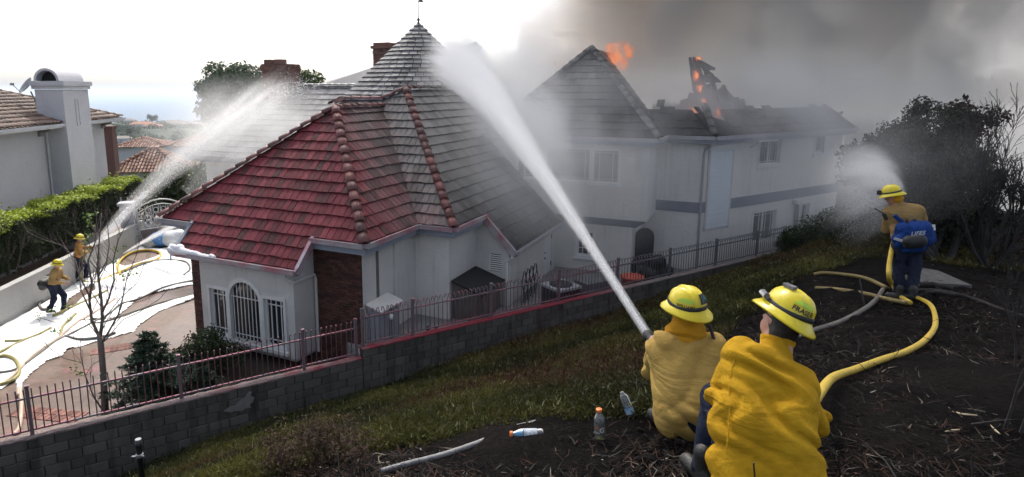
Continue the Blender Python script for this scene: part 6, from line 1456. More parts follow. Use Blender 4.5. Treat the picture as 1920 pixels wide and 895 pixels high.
c = atD(1645, 250, 40); o = empty('cypress_tree', (c[0], c[1], c[2] - 4), 'narrow pointed cypress silhouette in the smoke right of the house end', 'tree'); P_ = []
for _ in range(2600): t = random.random() ** .8; a = random.uniform(0, 2 * PI); r_ = 1.05 * (1 - t) ** .8 * random.uniform(.6, 1.05); P_.append((c[0] + r_ * math.cos(a), c[1] + r_ * math.sin(a), c[2] - 3 + t * 5.0))
V, Fq = leaves_at(np.array(P_), np.tile([0, 0, 1.0], (len(P_), 1)), .45, 2.5); npmesh('foliage', V, Fq, M_OAK, o); m = MB(); m.tube([(c[0], c[1], c[2] - 5), (c[0], c[1], c[2])], .15, 6); m.build('trunk', M_BLACK, o)
for i, (px, py, D, rx, rz, lb) in enumerate(((1600, 430, 19.5, 1.3, .6, 'low green shrub at the far end of the iron fence'), (1560, 425, 21.5, .9, .5, 'small shrub against the house wall at the end of the fence'), (1880, 440, 17, 1.8, 1.0, 'scorched brush at the right edge below the bare shrubs'), (1500, 452, 21, .8, .4, 'green shrub spilling over the wall top near the fence end'))):
    c = atD(px, py, D); c[2] = gz(c[0], c[1]) + rz * .6; o = empty('bush', tuple(c), lb, 'bush'); crown('foliage', [(c, (rx * .6, rx * .6, rz * .7))] + lumps(c, (rx, rx, rz), 14, rx * .35), 3800, .10, M_BUSH if i != 2 else M_OAKR, o, 2.2); m = MB(); branch(m, c - [0, 0, rz], (0, 0, 1), rz, .02, 2); m.build('stem', M_BLACK, o)
# burnt saplings and grass stalks on the near right
for px, py, h, n, lb in ((1890, 800, .95, 2, 'burnt black sapling with snapped pale twigs at the lower right edge'), (1905, 700, .8, 2, 'tall thin burnt sapling at the right edge above the snapped one'), (1830, 500, .9, 4, 'burnt spiky bush right of the standing firefighter'), (1870, 480, 1.0, 4, 'thin burnt brush farther right of the standing firefighter'), (1790, 470, .8, 4, 'burnt twiggy bush just behind the standing firefighter'), (1900, 530, .8, 3, 'burnt scrub at the right edge above the dark track')):
    p = on_ground(px, py); o = empty('burnt_sapling', tuple(p), lb, 'burnt plant')
    for k in range(n): m = MB(); branch(m, p + [random.uniform(-.1, .1), random.uniform(-.1, .1), -.03], (random.uniform(-.4, .4), random.uniform(-.4, .4), 1), h * .45, .012 if py > 600 else .016, 3, spread=.5, up=.2, segs=4, n=5, rmin=.003); m.build('branch', M_BLACK, o)
M_STRAW = simple('pale_stick', (.42, .33, .2), (.5, .42, .28), .7, 20)
for pts_, lb in ((((1778, 770), (1786, 782), (1800, 790), (1830, 797)), 'curved pale stick end lying on the burnt ground, upper of the two at the right'), (((1771, 815), (1785, 817), (1797, 820)), 'straight pale stick lying on the burnt ground, lower of the two at the right'), (((1856, 803), (1866, 818), (1872, 828)), 'pale split twig beside the burnt black sapling'), (((1705, 828), (1717, 835)), 'short pale splinter on the bare burnt ground left of the sticks')):
    m = MB(); P_ = [on_ground(x, y) + [0, 0, .02 + .015 * i] for i, (x, y) in enumerate(pts_)]; m.tube(P_, [.004] + [.006] * (len(P_) - 2) + [.004], 5); o = m.build('stick', M_STRAW); tag(o, lb, 'stick')
# ================================================================ firefighters
def cloth(name, c0, c1, c2, rough=.85):
    t = NT(name); p = t.pos(); f = t.noise(p, 3.2, 5, .65); f2 = t.noise(p, 14, 4, .6)
    c = t.ramp(t.math('ADD', t.math('MULTIPLY', f, .65), t.math('MULTIPLY', f2, .35)), [(.3, c0), (.5, c1), (.7, c2)])
    w = t.n('TexWave'); w.inputs['Scale'].default_value = 240; t.l(p, w.inputs['Vector'])
    mp = t.n('Mapping'); mp.inputs['Rotation'].default_value = (.4, R(38), .3); mp.inputs['Scale'].default_value = (1.3, 1.3, 4.2); t.l(p, mp.inputs[0]); wr = t.noise(mp.outputs[0], 1.0, 4, .55, 1.2); mp2 = t.n('Mapping'); mp2.inputs['Rotation'].default_value = (-.3, R(-30), .8); mp2.inputs['Scale'].default_value = (5, 5, 13); t.l(p, mp2.inputs[0]); wr2 = t.noise(mp2.outputs[0], 1.0, 3, .5, .8)
    hgt = t.math('ADD', t.math('ADD', t.math('MULTIPLY', wr, 1.0), t.math('MULTIPLY', wr2, .14)), t.math('ADD', t.math('MULTIPLY', t.noise(p, 30, 4, .65), .12), t.math('MULTIPLY', w.outputs['Fac'], .012)))
    t.base(c); t.bump(hgt, .8, .08)
    t.set(Roughness=rough); t.b.inputs['Specular IOR Level'].default_value = .12; return t.m
M_SHY = cloth('shirt_yellow', (.40, .215, .010), (.53, .295, .014), (.61, .36, .022))
M_SHT = cloth('shirt_tan', (.33, .21, .055), (.46, .305, .085), (.55, .38, .12))
M_SHT2 = cloth('shirt_worn_tan', (.24, .155, .06), (.34, .22, .09), (.42, .28, .12))
M_SHO = cloth('shirt_orange_tan', (.32, .16, .05), (.42, .22, .07), (.5, .28, .1))
M_SHROUD = cloth('shroud_orange', (.40, .19, .012), (.54, .27, .018), (.62, .34, .035))
M_NAVY = cloth('trousers_navy', (.008, .011, .022), (.016, .021, .040), (.028, .035, .06), .9)
M_SKIN = simple('skin', (.42, .21, .15), (.52, .28, .2), .5, 30, .15, 120)
M_HAIR = simple('hair_dark', (.010, .008, .007), (.022, .018, .016), .6, 60, .5, 200)
M_BOOT = simple('boot_leather', (.012, .011, .010), (.03, .027, .024), .55, 15, .4)
M_GLOVE = simple('glove_leather', (.28, .2, .12), (.36, .27, .17), .8, 14, .4)
M_BLACKN = simple('black_nylon', (.012, .012, .013), (.022, .022, .023), .6, 20, .3)
def helmet_mat():
    t = NT('helmet_yellow'); p = t.coord('Object'); f = t.noise(t.pos(), 9, 5, .65); sm = t.noise(t.pos(), 30, 4, .7)
    c = t.ramp(f, [(.35, (.62, .49, .010)), (.7, (.76, .62, .02))]); c = t.mix(t.ramp(sm, [(.58, 0.0), (.75, .5)]), c, (.30, .24, .05))
    t.base(c); t.set(Roughness=.33); t.b.inputs['Coat Weight'].default_value = .2; t.bump(sm, .12, .004); return t.m
M_HELM = helmet_mat()
M_LIME = simple('lime_sticker', (.36, .55, .03), (.42, .6, .05), .4, 5, 0)
M_INK = simple('ink_black', (.01, .01, .01), (.014, .014, .014), .5, 5, 0)
def text_mesh(body, size):
    cu = bpy.data.curves.new('txt', 'FONT'); cu.body = body; cu.size = size; cu.align_x = 'CENTER'; cu.align_y = 'CENTER'; cu.resolution_u = 2; cu.offset = size * .022
    o = bpy.data.objects.new('txt', cu); COL.objects.link(o); dg = bpy.context.evaluated_depsgraph_get(); me = bpy.data.meshes.new_from_object(o.evaluated_get(dg)); bpy.data.objects.remove(o)
    b_ = bmesh.new(); b_.from_mesh(me); bmesh.ops.triangulate(b_, faces=b_.faces); bmesh.ops.subdivide_edges(b_, edges=[e for e in b_.edges if e.calc_length() > size * .35], cuts=2); bmesh.ops.triangulate(b_, faces=b_.faces); V = [tuple(v.co) for v in b_.verts]; Fc = [tuple(v.index for v in f.verts) for f in b_.faces]; b_.free(); return V, Fc
def lettering(name, body, size, mapfn, mat, parent):
    V, Fc = text_mesh(body, size); m = MB(); m.add([mapfn(x, y) for x, y, z in V], Fc); return m.build(name, mat, parent)
def unit(v): v = np.array(v, float); return v / np.linalg.norm(v)
def helmet(center, f, u, parent, s=1.0, text=None, text_az=100, text_el=22, patch=None, detail=2, tsize=.038, name='helmet', strap=True, light=True):
    f = unit(f); u = np.array(u, float); u = unit(u - f * (u @ f)); l = np.cross(u, f); C_ = np.array(center, float); RX, RY, RH = .118 * s, .140 * s, .135 * s
    def dome(az, el, off=0.0):
        a = R(az); e = R(el); rid = 0.0
        ce = math.cos(e) ** .85 if el < 89.9 else 0; x = math.sin(a) * ce; y = math.cos(a) * ce; z = math.sin(e)
        if z > .2:  # three raised ribs running front to back
            for xc in (-.42, 0, .42): rid += .07 * math.exp(-((x - xc) / .085) ** 2) * min(1, (z - .2) * 3)
        k = 1 + rid * .8 + off
        return C_ + l * RX * x * k + f * RY * y * k + u * RH * z * (1 + rid * .55 + off)
    NA, NE = (48, 16) if detail > 1 else (20, 7); V, Fc = [], []
    for j in range(NE + 1):
        for i in range(NA): V.append(dome(360 * i / NA, 90 * j / NE - .0))
    for j in range(NE):
        for i in range(NA): Fc.append((j * NA + i, j * NA + (i + 1) % NA, (j + 1) * NA + (i + 1) % NA, (j + 1) * NA + i))
    m = MB(); m.add(V, Fc); hm = m.build(name, M_HELM, parent, True)
    V, Fc = [], []
    for r_, dz in ((.97, .012), (1.03, .006), (1.14, -.012), (1.30, -.030), (1.315, -.040), (1.27, -.040), (1.1, -.022), (.95, -.004)):
        for i in range(NA):
            a = 2 * PI * i / NA; k = r_ + ((.10 * (r_ - 1) / .3) * (math.cos(a) ** 2) if r_ > 1 else 0); V.append(C_ + l * RX * math.sin(a) * k + f * RY * math.cos(a) * k + u * (dz * s - .012 * s * (math.cos(a) ** 2) * max(0, r_ - 1) / .3))
    for j in range(7):
        for i in range(NA): Fc.append((j * NA + i, (j + 1) * NA + i, (j + 1) * NA + (i + 1) % NA, j * NA + (i + 1) % NA))
    m = MB(); m.add(V, Fc); m.build('brim', M_HELM, hm, True)
    if strap:
        V, Fc = [], []
        for j, (el, o_) in enumerate(((1, .02), (3, .05), (11, .05), (13, .01))):
            for i in range(NA): V.append(dome(360 * i / NA, el + (4 * math.sin(2 * PI * i / NA * 2 + 1) if detail > 1 else 0), o_))
        for j in range(3):
            for i in range(NA): Fc.append((j * NA + i, j * NA + (i + 1) % NA, (j + 1) * NA + (i + 1) % NA, (j + 1) * NA + i))
        m = MB(); m.add(V, Fc); m.build('goggle_strap', M_BLACKN, hm, True)
    def on(az0, el0, off=.035):
        return lambda x, y: tuple(dome(az0 + math.degrees(x / (RX * 1.05)), el0 + math.degrees(y / (RH * 1.0)), off))
    if text:
        mp = on(text_az, text_el)
        lettering('helmet_lettering', text, tsize * s, lambda x, y: mp(x, y), M_INK, hm)
        V, Fc = [], []; mp2 = on(text_az, text_el + 14, .022)
        for j in range(5):
            for i in range(13): x = -.062 + .124 * i / 12; top = .024 * (1 - (abs(x) / .064) ** 2.5); V.append(mp2(x, -.008 + (top + .008) * j / 4))
        for j in range(4):
            for i in range(12): Fc.append((j * 13 + i, j * 13 + i + 1, j * 13 + 14 + i, j * 13 + 13 + i))
        m = MB(); m.add(V, Fc); m.build('sticker', M_LIME, hm)
    if patch:
        az, el, txt = patch; V, Fc = [], []; mp = on(az, el, .03); mp3 = on(az, el, .045)
        for j in range(5):
            for i in range(7): V.append(mp(-.042 + .084 * i / 6, -.036 + .072 * j / 4))
        for j in range(4):
            for i in range(6): Fc.append((j * 7 + i, j * 7 + i + 1, j * 7 + 8 + i, j * 7 + 7 + i))
        m = MB(); m.add(V, Fc); pp = m.build('number_patch', M_INK, hm); lettering('patch_number', txt, .058 * s, lambda x, y: mp3(x, y), simple('patch_teal', (.03, .12, .12), (.05, .17, .16), .5, 5, 0), pp)
    return hm, dome
def face(C_, f, u, s):
    """skull, jaw, nose, brow, ears as blended primitives"""
    f = unit(f); u = np.array(u, float); u = unit(u - f * (u @ f)); l = np.cross(u, f); Rm = np.stack([l, f, u], 1); P = lambda a, b, c: C_ + l * a * s + f * b * s + u * c * s
    return [('e', P(0, -.005, .02), (.076 * s, .095 * s, .098 * s), Rm, .02), ('e', P(0, .035, -.055), (.058 * s, .062 * s, .065 * s), Rm, .03), ('c', P(0, .088, .0), P(0, .112, -.032), .010 * s, .014 * s, .012), ('c', P(-.03, .083, .02), P(.03, .083, .02), .012 * s, .012 * s, .012),
            ('c', P(-.02, .088, -.067), P(.02, .088, -.067), .009 * s, .009 * s, .008), ('e', P(.076, -.01, -.012), (.011 * s, .022 * s, .033 * s), Rm, .008), ('e', P(-.076, -.01, -.012), (.011 * s, .022 * s, .033 * s), Rm, .008)], P
def hand(w, d, side, s, curl=.9):
    """palm, four curled fingers of different length, thumb from the side of the palm; d: direction of the forearm, side: towards the thumb"""
    d = unit(d); t = np.array(side, float); t = unit(t - d * (t @ d)); n = np.cross(d, t); pr = [('c', w, w + d * .05 * s, .026 * s, .030 * s, .02), ('c', w + d * .045 * s + t * .022 * s, w + d * .075 * s + t * .026 * s, .022 * s, .014 * s, .012), ('c', w + d * .045 * s - t * .02 * s, w + d * .07 * s - t * .026 * s, .022 * s, .014 * s, .012)]
    for o_, L in ((.030, .9), (.011, 1.0), (-.009, .95), (-.028, .78)):
        k = w + d * .085 * s + t * o_ * s; a1 = k + (d * math.cos(curl) + n * math.sin(curl)) * .036 * L * s; a2 = a1 + (d * math.cos(curl * 2.1) + n * math.sin(curl * 2.1)) * .027 * L * s; a3 = a2 + (d * math.cos(curl * 2.9) + n * math.sin(curl * 2.9)) * .019 * L * s
        pr += [('c', w + d * .06 * s + t * o_ * .9 * s, k, .011 * s, .0105 * s, .006), ('c', k, a1, .0105 * s, .0095 * s, .004), ('c', a1, a2, .0095 * s, .0085 * s, .004), ('c', a2, a3, .0085 * s, .0075 * s, .004)]
    b = w + d * .02 * s + t * .028 * s; c1 = b + (t * .7 + d * .6 + n * .3) * .036 * s; c2 = c1 + (d * .7 + n * .7) * .03 * s; return pr + [('c', b, c1, .014 * s, .011 * s, .008), ('c', c1, c2, .011 * s, .009 * s, .004)]
def person(J, f, u, label, shirt, s=1.0, hfine=.009, hcloth=.014, trousers=None, fold_s=None, fold_p=None, torso=None, hair=True, shroud=False, boots=True, helm={}, sleeve=1.0, hand_mat=None, curl=.9, grp=None, extra_shirt=()):
    """J: dict of world joints; the body is one skinned surface, clothes are children"""
    J = {k: np.array(v, float) for k, v in J.items()}; hp, P = face(J['head'], f, u, s); f = unit(f)
    pr = hp + [('c', J['head'] - unit(u) * .05 * s, J['neck'], .052 * s, .054 * s, .03), ('c', J['neck'], J['pelvis'], .08 * s, .07 * s, .05), ('c', J['neck'], J['shL'], .035 * s, .035 * s), ('c', J['neck'], J['shR'], .035 * s, .035 * s)]
    for q in 'LR':
        pr += [('c', J['sh' + q], J['el' + q], .050 * s, .038 * s), ('c', J['el' + q], J['ha' + q], .038 * s, .027 * s), ('c', J['pelvis'], J['kn' + q], .06 * s, .05 * s), ('c', J['kn' + q], J['ft' + q], .056 * s, .042 * s)]
        pr += hand(J['ha' + q], J['ha' + q] - J['el' + q], J.get('th' + q, np.array([0, 0, 1.0])), s, curl)
    body = sdf_mesh('person', pr, hfine, M_SKIN, None, .03 * s); tag(body, label, 'person', grp)
    tor = torso or [('c', J['shL'] * .72 + J['shR'] * .28, J['hipL'], .125 * s, .13 * s, .1), ('c', J['shR'] * .72 + J['shL'] * .28, J['hipR'], .125 * s, .13 * s, .1), ('c', J['shL'], J['shR'], .08 * s, .08 * s, .08)]
    sp = list(tor) + list(extra_shirt)
    for q in 'LR': sp += [('c', J['sh' + q], J['el' + q], .082 * s, .066 * s, .05), ('c', J['el' + q], J['el' + q] + (J['ha' + q] - J['el' + q]) * .86 * sleeve, .066 * s, .052 * s, .03)]
    sp += [('c', J['neck'] - unit(u) * .02 * s, J['neck'] + (J['head'] - J['neck']) * .50, .088 * s, .086 * s, .03)]
    sh_ = sdf_mesh('shirt', sp, hcloth, shirt, body, .05 * s, fold_s, [(J['neck'] + (J['head'] - J['neck']) * .40, unit(J['head'] - J['neck']))])
    tp = [('c', J['hipL'], J['hipR'], .135 * s, .135 * s, .06), ('c', J['pelvis'], (J['knL'] + J['knR']) / 2 * .35 + J['pelvis'] * .65, .13 * s, .09 * s, .08)]
    for q in 'LR': tp += [('c', J['hip' + q], J['kn' + q], .11 * s, .082 * s, .05), ('c', J['kn' + q], J['kn' + q] + (J['ft' + q] - J['kn' + q]) * .9, .084 * s, .072 * s, .03)]
    sdf_mesh('trousers', tp, hcloth, trousers or M_NAVY, body, .05 * s, fold_p)
    if boots:
        for q in 'LR':
            d = unit(J.get('toe' + q, J['ft' + q] + np.array([f[0], f[1], 0]) * .2) - J['ft' + q]); a = J['ft' + q]; sdf_mesh('boot', [('c', a + [0, 0, .14 * s], a + [0, 0, .03 * s], .058 * s, .055 * s), ('c', a - d * .05 * s, a + d * .15 * s, .050 * s, .045 * s)], .014, M_BOOT, body, .04, None, [((0, 0, a[2] - .045 * s), (0, 0, -1))])
    if hair: sdf_mesh('hair', [('e', P(0, -.018, .01), (.085 * s, .092 * s, .098 * s), np.stack([np.cross(unit(u), f), f, unit(u)], 1)), ('c', P(-.045, -.055, -.05), P(.045, -.055, -.05), .042 * s, .042 * s), ('c', P(-.035, -.058, -.10), P(.035, -.058, -.10), .042 * s, .042 * s), ('c', P(-.03, -.05, -.13), P(.03, -.05, -.13), .042 * s, .042 * s)], .009, M_HAIR, body, .03, folds(.004, 60, tuple(u), 4), [(P(0, .012, 0), f), (P(0, 0, .06), unit(u))])
    if shroud: sdf_mesh('neck_shroud', [('c', P(0, -.01, .035), J['neck'] + unit(u) * .01, .098 * s, .108 * s), ('e', J['neck'] - unit(u) * .03 * s, (.135 * s, .125 * s, .06 * s), None)], .011, M_SHROUD, body, .05, folds(.011, 34, (.25, .2, 1), 8, .05), [(P(0, 0, .06), unit(u))])
    hm, dome = helmet(P(0, .005, .062), f, u, body, s, **helm)
    return body, P, hm, dome
# ---- crouching firefighter nearest the camera
A = atD
J = dict(head=A(1466, 603, 3.45), neck=A(1455, 655, 3.42), shL=A(1392, 668, 3.42), shR=A(1498, 726, 3.30), elL=A(1352, 742, 3.40), elR=A(1530, 786, 3.34), haL=A(1330, 760, 3.66), haR=A(1450, 800, 3.62), pelvis=A(1432, 905, 3.12), hipL=A(1395, 890, 3.16), hipR=A(1475, 905, 3.10), knL=A(1345, 745, 3.55), knR=A(1495, 870, 3.55), ftL=A(1318, 892, 3.50), ftR=A(1490, 985, 3.15))
tor = [('c', A(1408, 692, 3.36), A(1398, 800, 3.22), .125, .145, .12), ('c', A(1398, 800, 3.22), A(1402, 905, 3.12), .145, .155, .1), ('c', A(1482, 738, 3.28), A(1466, 830, 3.18), .115, .135, .12), ('c', A(1466, 830, 3.18), A(1478, 920, 3.08), .135, .15, .1), ('c', A(1392, 672, 3.40), A(1500, 730, 3.30), .085, .085, .1), ('c', A(1352, 870, 3.18), A(1365, 925, 3.10), .05, .06, .08), ('c', A(1520, 880, 3.1), A(1530, 925, 3.05), .05, .06, .08)]
fold1 = lambda g: folds(.019, 40, (.62, -.1, .78), 3, .05, .25, 90)(g) + folds(.013, 22, (.7, .2, .55), 9, .06, .2)(g)
fr_, Pf, hmf, domef = person(J, (-.24, .95, .16), (.42, .04, .90), 'nearest crouching firefighter in a bright yellow shirt, seen from behind, helmet tilted right', M_SHY, 1.0, .008, .011, None, fold1, folds(.010, 30, (.3, .3, 1), 5, .05), tor, True, False, True, dict(text='FRASER', text_az=157, text_el=22))
# lamp clip, goggles at the front of the helmet and glasses
m = MB(); q0, q1 = np.array(domef(48, 58, .07)), np.array(domef(100, 66, .07)); m.bar(q0, q1, .030, .018); m.build('helmet_lamp', simple('lamp_grey', (.12, .12, .13), (.3, .3, .32), .3, 14, .1, metal=.4), hmf)
m = MB(); q0, q1 = np.array(domef(25, 9, .2)), np.array(domef(72, 9, .2)); m.tube([q0, np.array(domef(50, 9, .25)), q1], .018, 8); m.build('goggles', simple('goggle_lens', (.25, .25, .26), (.4, .4, .42), .12, 10, 0, metal=.5), hmf)
m = MB(); m.tube([Pf(.082, .0, -.005), Pf(.080, .075, .005), Pf(.05, .105, .005), Pf(0, .112, .006)], .0035, 6); m.build('glasses', M_BLACKN, fr_)
m = MB(); a = A(1413, 868, 2.93); m.tube([a, A(1416, 905, 2.95)], .004, 6); m.tube([A(1416, 905, 2.95), A(1416, 950, 3.0)], .006, 6); o = m.build('radio_antenna', M_BLACKN, fr_)
m = MB(); m.tube([A(1378, 668, 3.31), A(1367, 720, 3.25), A(1368, 780, 3.13), A(1362, 850, 3.05)], .0035, 4); m.build('shirt_seam', M_SHY, fr_)
# ---- firefighter at the nozzle, sitting on his heels to the left
J = dict(head=A(1287, 588, 4.35), neck=A(1287, 622, 4.33), shL=A(1243, 650, 4.33), shR=A(1334, 652, 4.33), elL=A(1224, 690, 4.62), elR=A(1345, 712, 4.42), haL=A(1222, 648, 4.92), haR=A(1262, 700, 4.85), pelvis=A(1292, 785, 4.12), hipL=A(1272, 775, 4.14), hipR=A(1318, 778, 4.14), knL=A(1238, 672, 4.62), knR=A(1330, 740, 4.7), ftL=A(1250, 795, 4.45), ftR=A(1300, 838, 4.2))
tor = [('c', A(1258, 668, 4.30), A(1268, 770, 4.14), .135, .15, .12), ('c', A(1318, 668, 4.30), A(1312, 772, 4.14), .135, .15, .12), ('c', A(1243, 652, 4.33), A(1334, 654, 4.33), .085, .085, .1), ('c', A(1262, 790, 4.10), A(1318, 792, 4.10), .09, .09, .08)]
fold2 = lambda g: folds(.016, 38, (.45, .2, .85), 13, .05, .25, 90)(g) + folds(.011, 24, (-.6, .1, .7), 17, .06, .2)(g)
wl, Pw, hmw, domew = person(J, (-.38, .90, .06), (.03, -.06, 1.0), 'crouching firefighter in a tan shirt and orange neck shroud, aiming the big water jet', M_SHT, 1.0, .008, .012, None, fold2, folds(.010, 30, (.3, .3, 1), 6, .05), tor, False, True, True, dict(text='WILLIAMS', text_az=128, text_el=13, tsize=.027, patch=(196, 38, '24')))
m = MB(); a = np.array(A(1330, 610, 4.25)); m.tube([a, A(1334, 622, 4.25), A(1340, 640, 4.24)], .012, 6); m.build('radio_mic', M_BLACKN, wl)
# ---- standing firefighter with the blue pack
D0 = 10.1
J = dict(head=A(1674, 369, 10.15), neck=A(1684, 388, 10.15), shL=A(1668, 400, 10.2), shR=A(1722, 396, 9.98), elL=A(1661, 430, 10.35), elR=A(1733, 424, 10.25), haL=A(1668, 428, 10.75), haR=A(1690, 418, 10.8), pelvis=A(1702, 460, 10.1), hipL=A(1690, 460, 10.15), hipR=A(1718, 460, 10.05), knL=A(1686, 502, 10.1), knR=A(1714, 502, 10.0), ftL=A(1688, 541, 9.95), ftR=A(1712, 543, 9.85))
J['ftL'][2] = gz(J['ftL'][0], J['ftL'][1]) + .05; J['ftR'][2] = gz(J['ftR'][0], J['ftR'][1]) + .05
sf, Ps, hms, domes = person(J, (-.72, .62, -.28), (-.22, .15, .96), 'standing firefighter with a blue hip pack on the burnt ridge, spraying towards the house', M_SHT2, 1.02, .012, .02, None, folds(.014, 22, (.4, .2, .9), 21, .06), folds(.014, 20, (.2, .2, 1), 22, .06), None, False, False, True, dict(text=None, detail=1))
sdf_mesh('neck_shroud', [('c', Ps(0, -.03, .03), Ps(0, -.05, -.03), .085, .09)], .014, M_SHROUD, sf, .04, None, [(Ps(0, .03, 0), unit((-.72, .62, -.28))), (Ps(0, 0, .06), unit((-.22, .15, .96)))])
m = MB(); m.box(domes(10, 14, .12), (.07, .06, .07), .6); m.build('helmet_lamp', M_BLACKN, hms)
M_BLUE = cloth('pack_blue', (.006, .024, .105), (.011, .042, .18), (.018, .062, .25), .7)
pk = sdf_mesh('backpack', [('c', A(1697, 434, 9.9), A(1730, 430, 9.84), .135, .135, .06), ('c', A(1692, 450, 9.9), A(1734, 447, 9.84), .125, .125, .06), ('c', A(1700, 464, 9.92), A(1724, 463, 9.88), .085, .085, .05), ('c', A(1742, 438, 9.9), A(1743, 450, 9.9), .075, .085, .03), ('c', A(1683, 446, 9.95), A(1684, 456, 9.95), .075, .075, .03)], .017, M_BLUE, None, .05, lambda g: folds(.022, 22, (.3, .3, .9), 31, .08)(g) + folds(.012, 40, (.8, .1, .3), 33, .05)(g)); tag(pk, 'large blue fabric hip pack worn by the standing firefighter', 'backpack')
pz_ = sdf_mesh('pack_pocket', [('c', A(1704, 452, 9.76), A(1726, 450, 9.73), .085, .085, .04), ('c', A(1704, 458, 9.78), A(1726, 456, 9.75), .07, .07, .04)], .016, M_BLACKN, pk, .04, folds(.012, 30, (.3, .3, .9), 35, .06))
m = MB(); m.tube([A(1747, 422, 9.78), A(1748, 432, 9.78)], .045, 8); m.build('pack_bottle', simple('bottle_white', (.5, .52, .55), (.6, .62, .65), .4, 8, .1), pk)
for s0, s1, s2 in (((1677, 404), (1690, 416), (1700, 430)), ((1719, 402), (1712, 414), (1706, 428))):
    m = MB(); m.tube([A(*s0, 9.96), A(*s1, 9.94), A(*s2, 9.92)], .034, 6); m.build('shoulder_strap', M_BLUE, pk)
for s0, s1 in (((1704, 428), (1700, 412)), ((1712, 430), (1716, 412))): m = MB(); m.tube([A(*s0, 9.84), A(*s1, 9.84)], .022, 5); m.build('strap_webbing', M_BLACKN, pk)
tc_ = np.array(A(1722, 438, 9.655)); rx_ = np.array([.98, -.06, .10]); uy_ = np.array([-.1, -.28, .95]); lettering('pack_lettering', 'LIFES', .10, lambda x, y: tuple(tc_ + rx_ * x + uy_ * y), simple('white_print', (.6, .62, .66), (.7, .7, .72), .6, 9, 0), pk)
m = MB(); m.bar(A(1676, 447, 9.72), A(1692, 452, 9.66), .01, .04); m.build('reflective_band', simple('reflective_grey', (.35, .36, .38), (.45, .45, .47), .3, 8, 0), pk)
m = MB(); m.tube([A(1657, 401, 10.05), A(1640, 391, 10.05)], .009, 5); m.tube([A(1657, 401, 10.05), A(1662, 412, 10.06)], .03, 6); o = m.build('radio', M_BLACKN, sf)
# ---- two firefighters on the driveway
def stander(bx, by, H_, yaw, label, shirt, arms, lean=.06, stride=.16, seed=0, helm_f=None, **kw):
    b = atZ(bx, by, .045); k = H_ / 1.78; c, s = math.cos(yaw), math.sin(yaw); Wp = lambda x, y, z: b + np.array([(c * x - s * y) * k, (s * x + c * y) * k, z * k]); fv_ = np.array([-s, c, 0])
    J = dict(head=Wp(0, lean * 2.6, 1.60), neck=Wp(0, lean * 2, 1.44), shL=Wp(-.19, lean * 1.8, 1.36), shR=Wp(.19, lean * 1.8, 1.36), pelvis=Wp(0, 0, .92), hipL=Wp(-.10, 0, .92), hipR=Wp(.10, 0, .92), knL=Wp(-.12, stride + .06, .50), knR=Wp(.12, .04, .5), ftL=Wp(-.12, stride, .05), ftR=Wp(.12, -stride, .05))
    for q, (e, h_) in arms.items(): J['el' + q] = Wp(*e); J['ha' + q] = Wp(*h_)
    return person(J, helm_f if helm_f is not None else fv_ * .96 + [0, 0, -.2], np.array([0, 0, 1.0]) + fv_ * .15, label, shirt, k, .014, .022, None, folds(.016, 18, (.3, .3, .9), seed, .07), folds(.014, 18, (.2, .2, 1), seed + 1, .07), None, False, False, True, dict(detail=1), **kw), Wp
(d1, P1_, h1_, _), Wp1 = stander(106, 584, 1.74, R(-82), 'firefighter in tan jacket with black waist pack on the foamy driveway, nearer of two there', M_SHT2, dict(L=((-.27, .18, 1.12), (-.14, .42, 1.06)), R=((.27, .16, 1.1), (.12, .40, 1.0))), .07, .17, 41)
(d2, P2_, h2_, _), Wp2 = stander(150, 526, 1.78, R(-58), 'farther firefighter on the driveway in orange jacket, holding the left hose nozzle', M_SHO, dict(L=((-.26, .22, 1.18), (-.06, .52, 1.22)), R=((.26, .14, 1.1), (.05, .38, 1.08))), .05, .2, 47)
pk2 = sdf_mesh('waist_pack', [('c', Wp1(-.16, -.24, 1.02), Wp1(.16, -.24, 1.02), .15, .15), ('c', Wp1(-.1, -.28, .9), Wp1(.1, -.28, .9), .12, .12)], .025, M_BLACKN, None, .06, folds(.02, 18, (.3, .3, .9), 3)); tag(pk2, 'black waist pack on the back of the nearer driveway firefighter', 'pack')
m = MB(); m.tube([Wp1(.15, -.1, 1.3), Wp1(.17, .13, 1.36), Wp1(.12, .2, 1.1), Wp1(.12, .1, .95)], .022, 5); m.build('pack_strap', M_BLACKN, pk2)
# ================================================================ foam on the driveway
def inpoly(px, py, poly):
    r = np.zeros(px.shape, bool); n = len(poly)
    for i in range(n):
        (x0, y0), (x1, y1) = poly[i - 1], poly[i]
        c = ((y0 > py) != (y1 > py)) & (px < (x1 - x0) * (py - y0) / (y1 - y0 + 1e-12) + x0); r ^= c
    return r
gp = lambda L: [tuple(atZ(x, y, 0)[:2]) for x, y in L]
FOAM = gp([(-60, 660), (0, 612), (71, 577), (200, 492), (258, 462), (300, 468), (330, 460), (372, 470), (372, 532), (330, 543), (290, 552), (262, 561), (240, 580), (215, 597), (172, 598), (185, 602), (235, 592), (372, 550), (372, 560), (325, 575), (298, 586), (262, 610), (250, 625), (210, 636), (180, 642), (150, 652), (130, 655), (118, 668), (88, 678), (62, 700), (42, 722), (38, 745), (25, 745), (24, 720), (0, 735), (-60, 760)])
HOLE1 = gp([(224, 494), (228, 486), (245, 475), (272, 472), (298, 474), (296, 481), (270, 490), (240, 498)])
HOLE2 = gp([(118, 580), (130, 560), (160, 540), (172, 535), (176, 545), (150, 560), (135, 578), (122, 584)])
xs = np.arange(-19, -6.5, .04); ys = np.arange(11.5, 33.5, .06); GX, GY = np.meshgrid(xs, ys, indexing='ij')
jx = GX + fbm(GX, GY, 1.3, 2, .12) * .05; jy = GY + fbm(GX, GY, 1.2, 2, .45) * .10
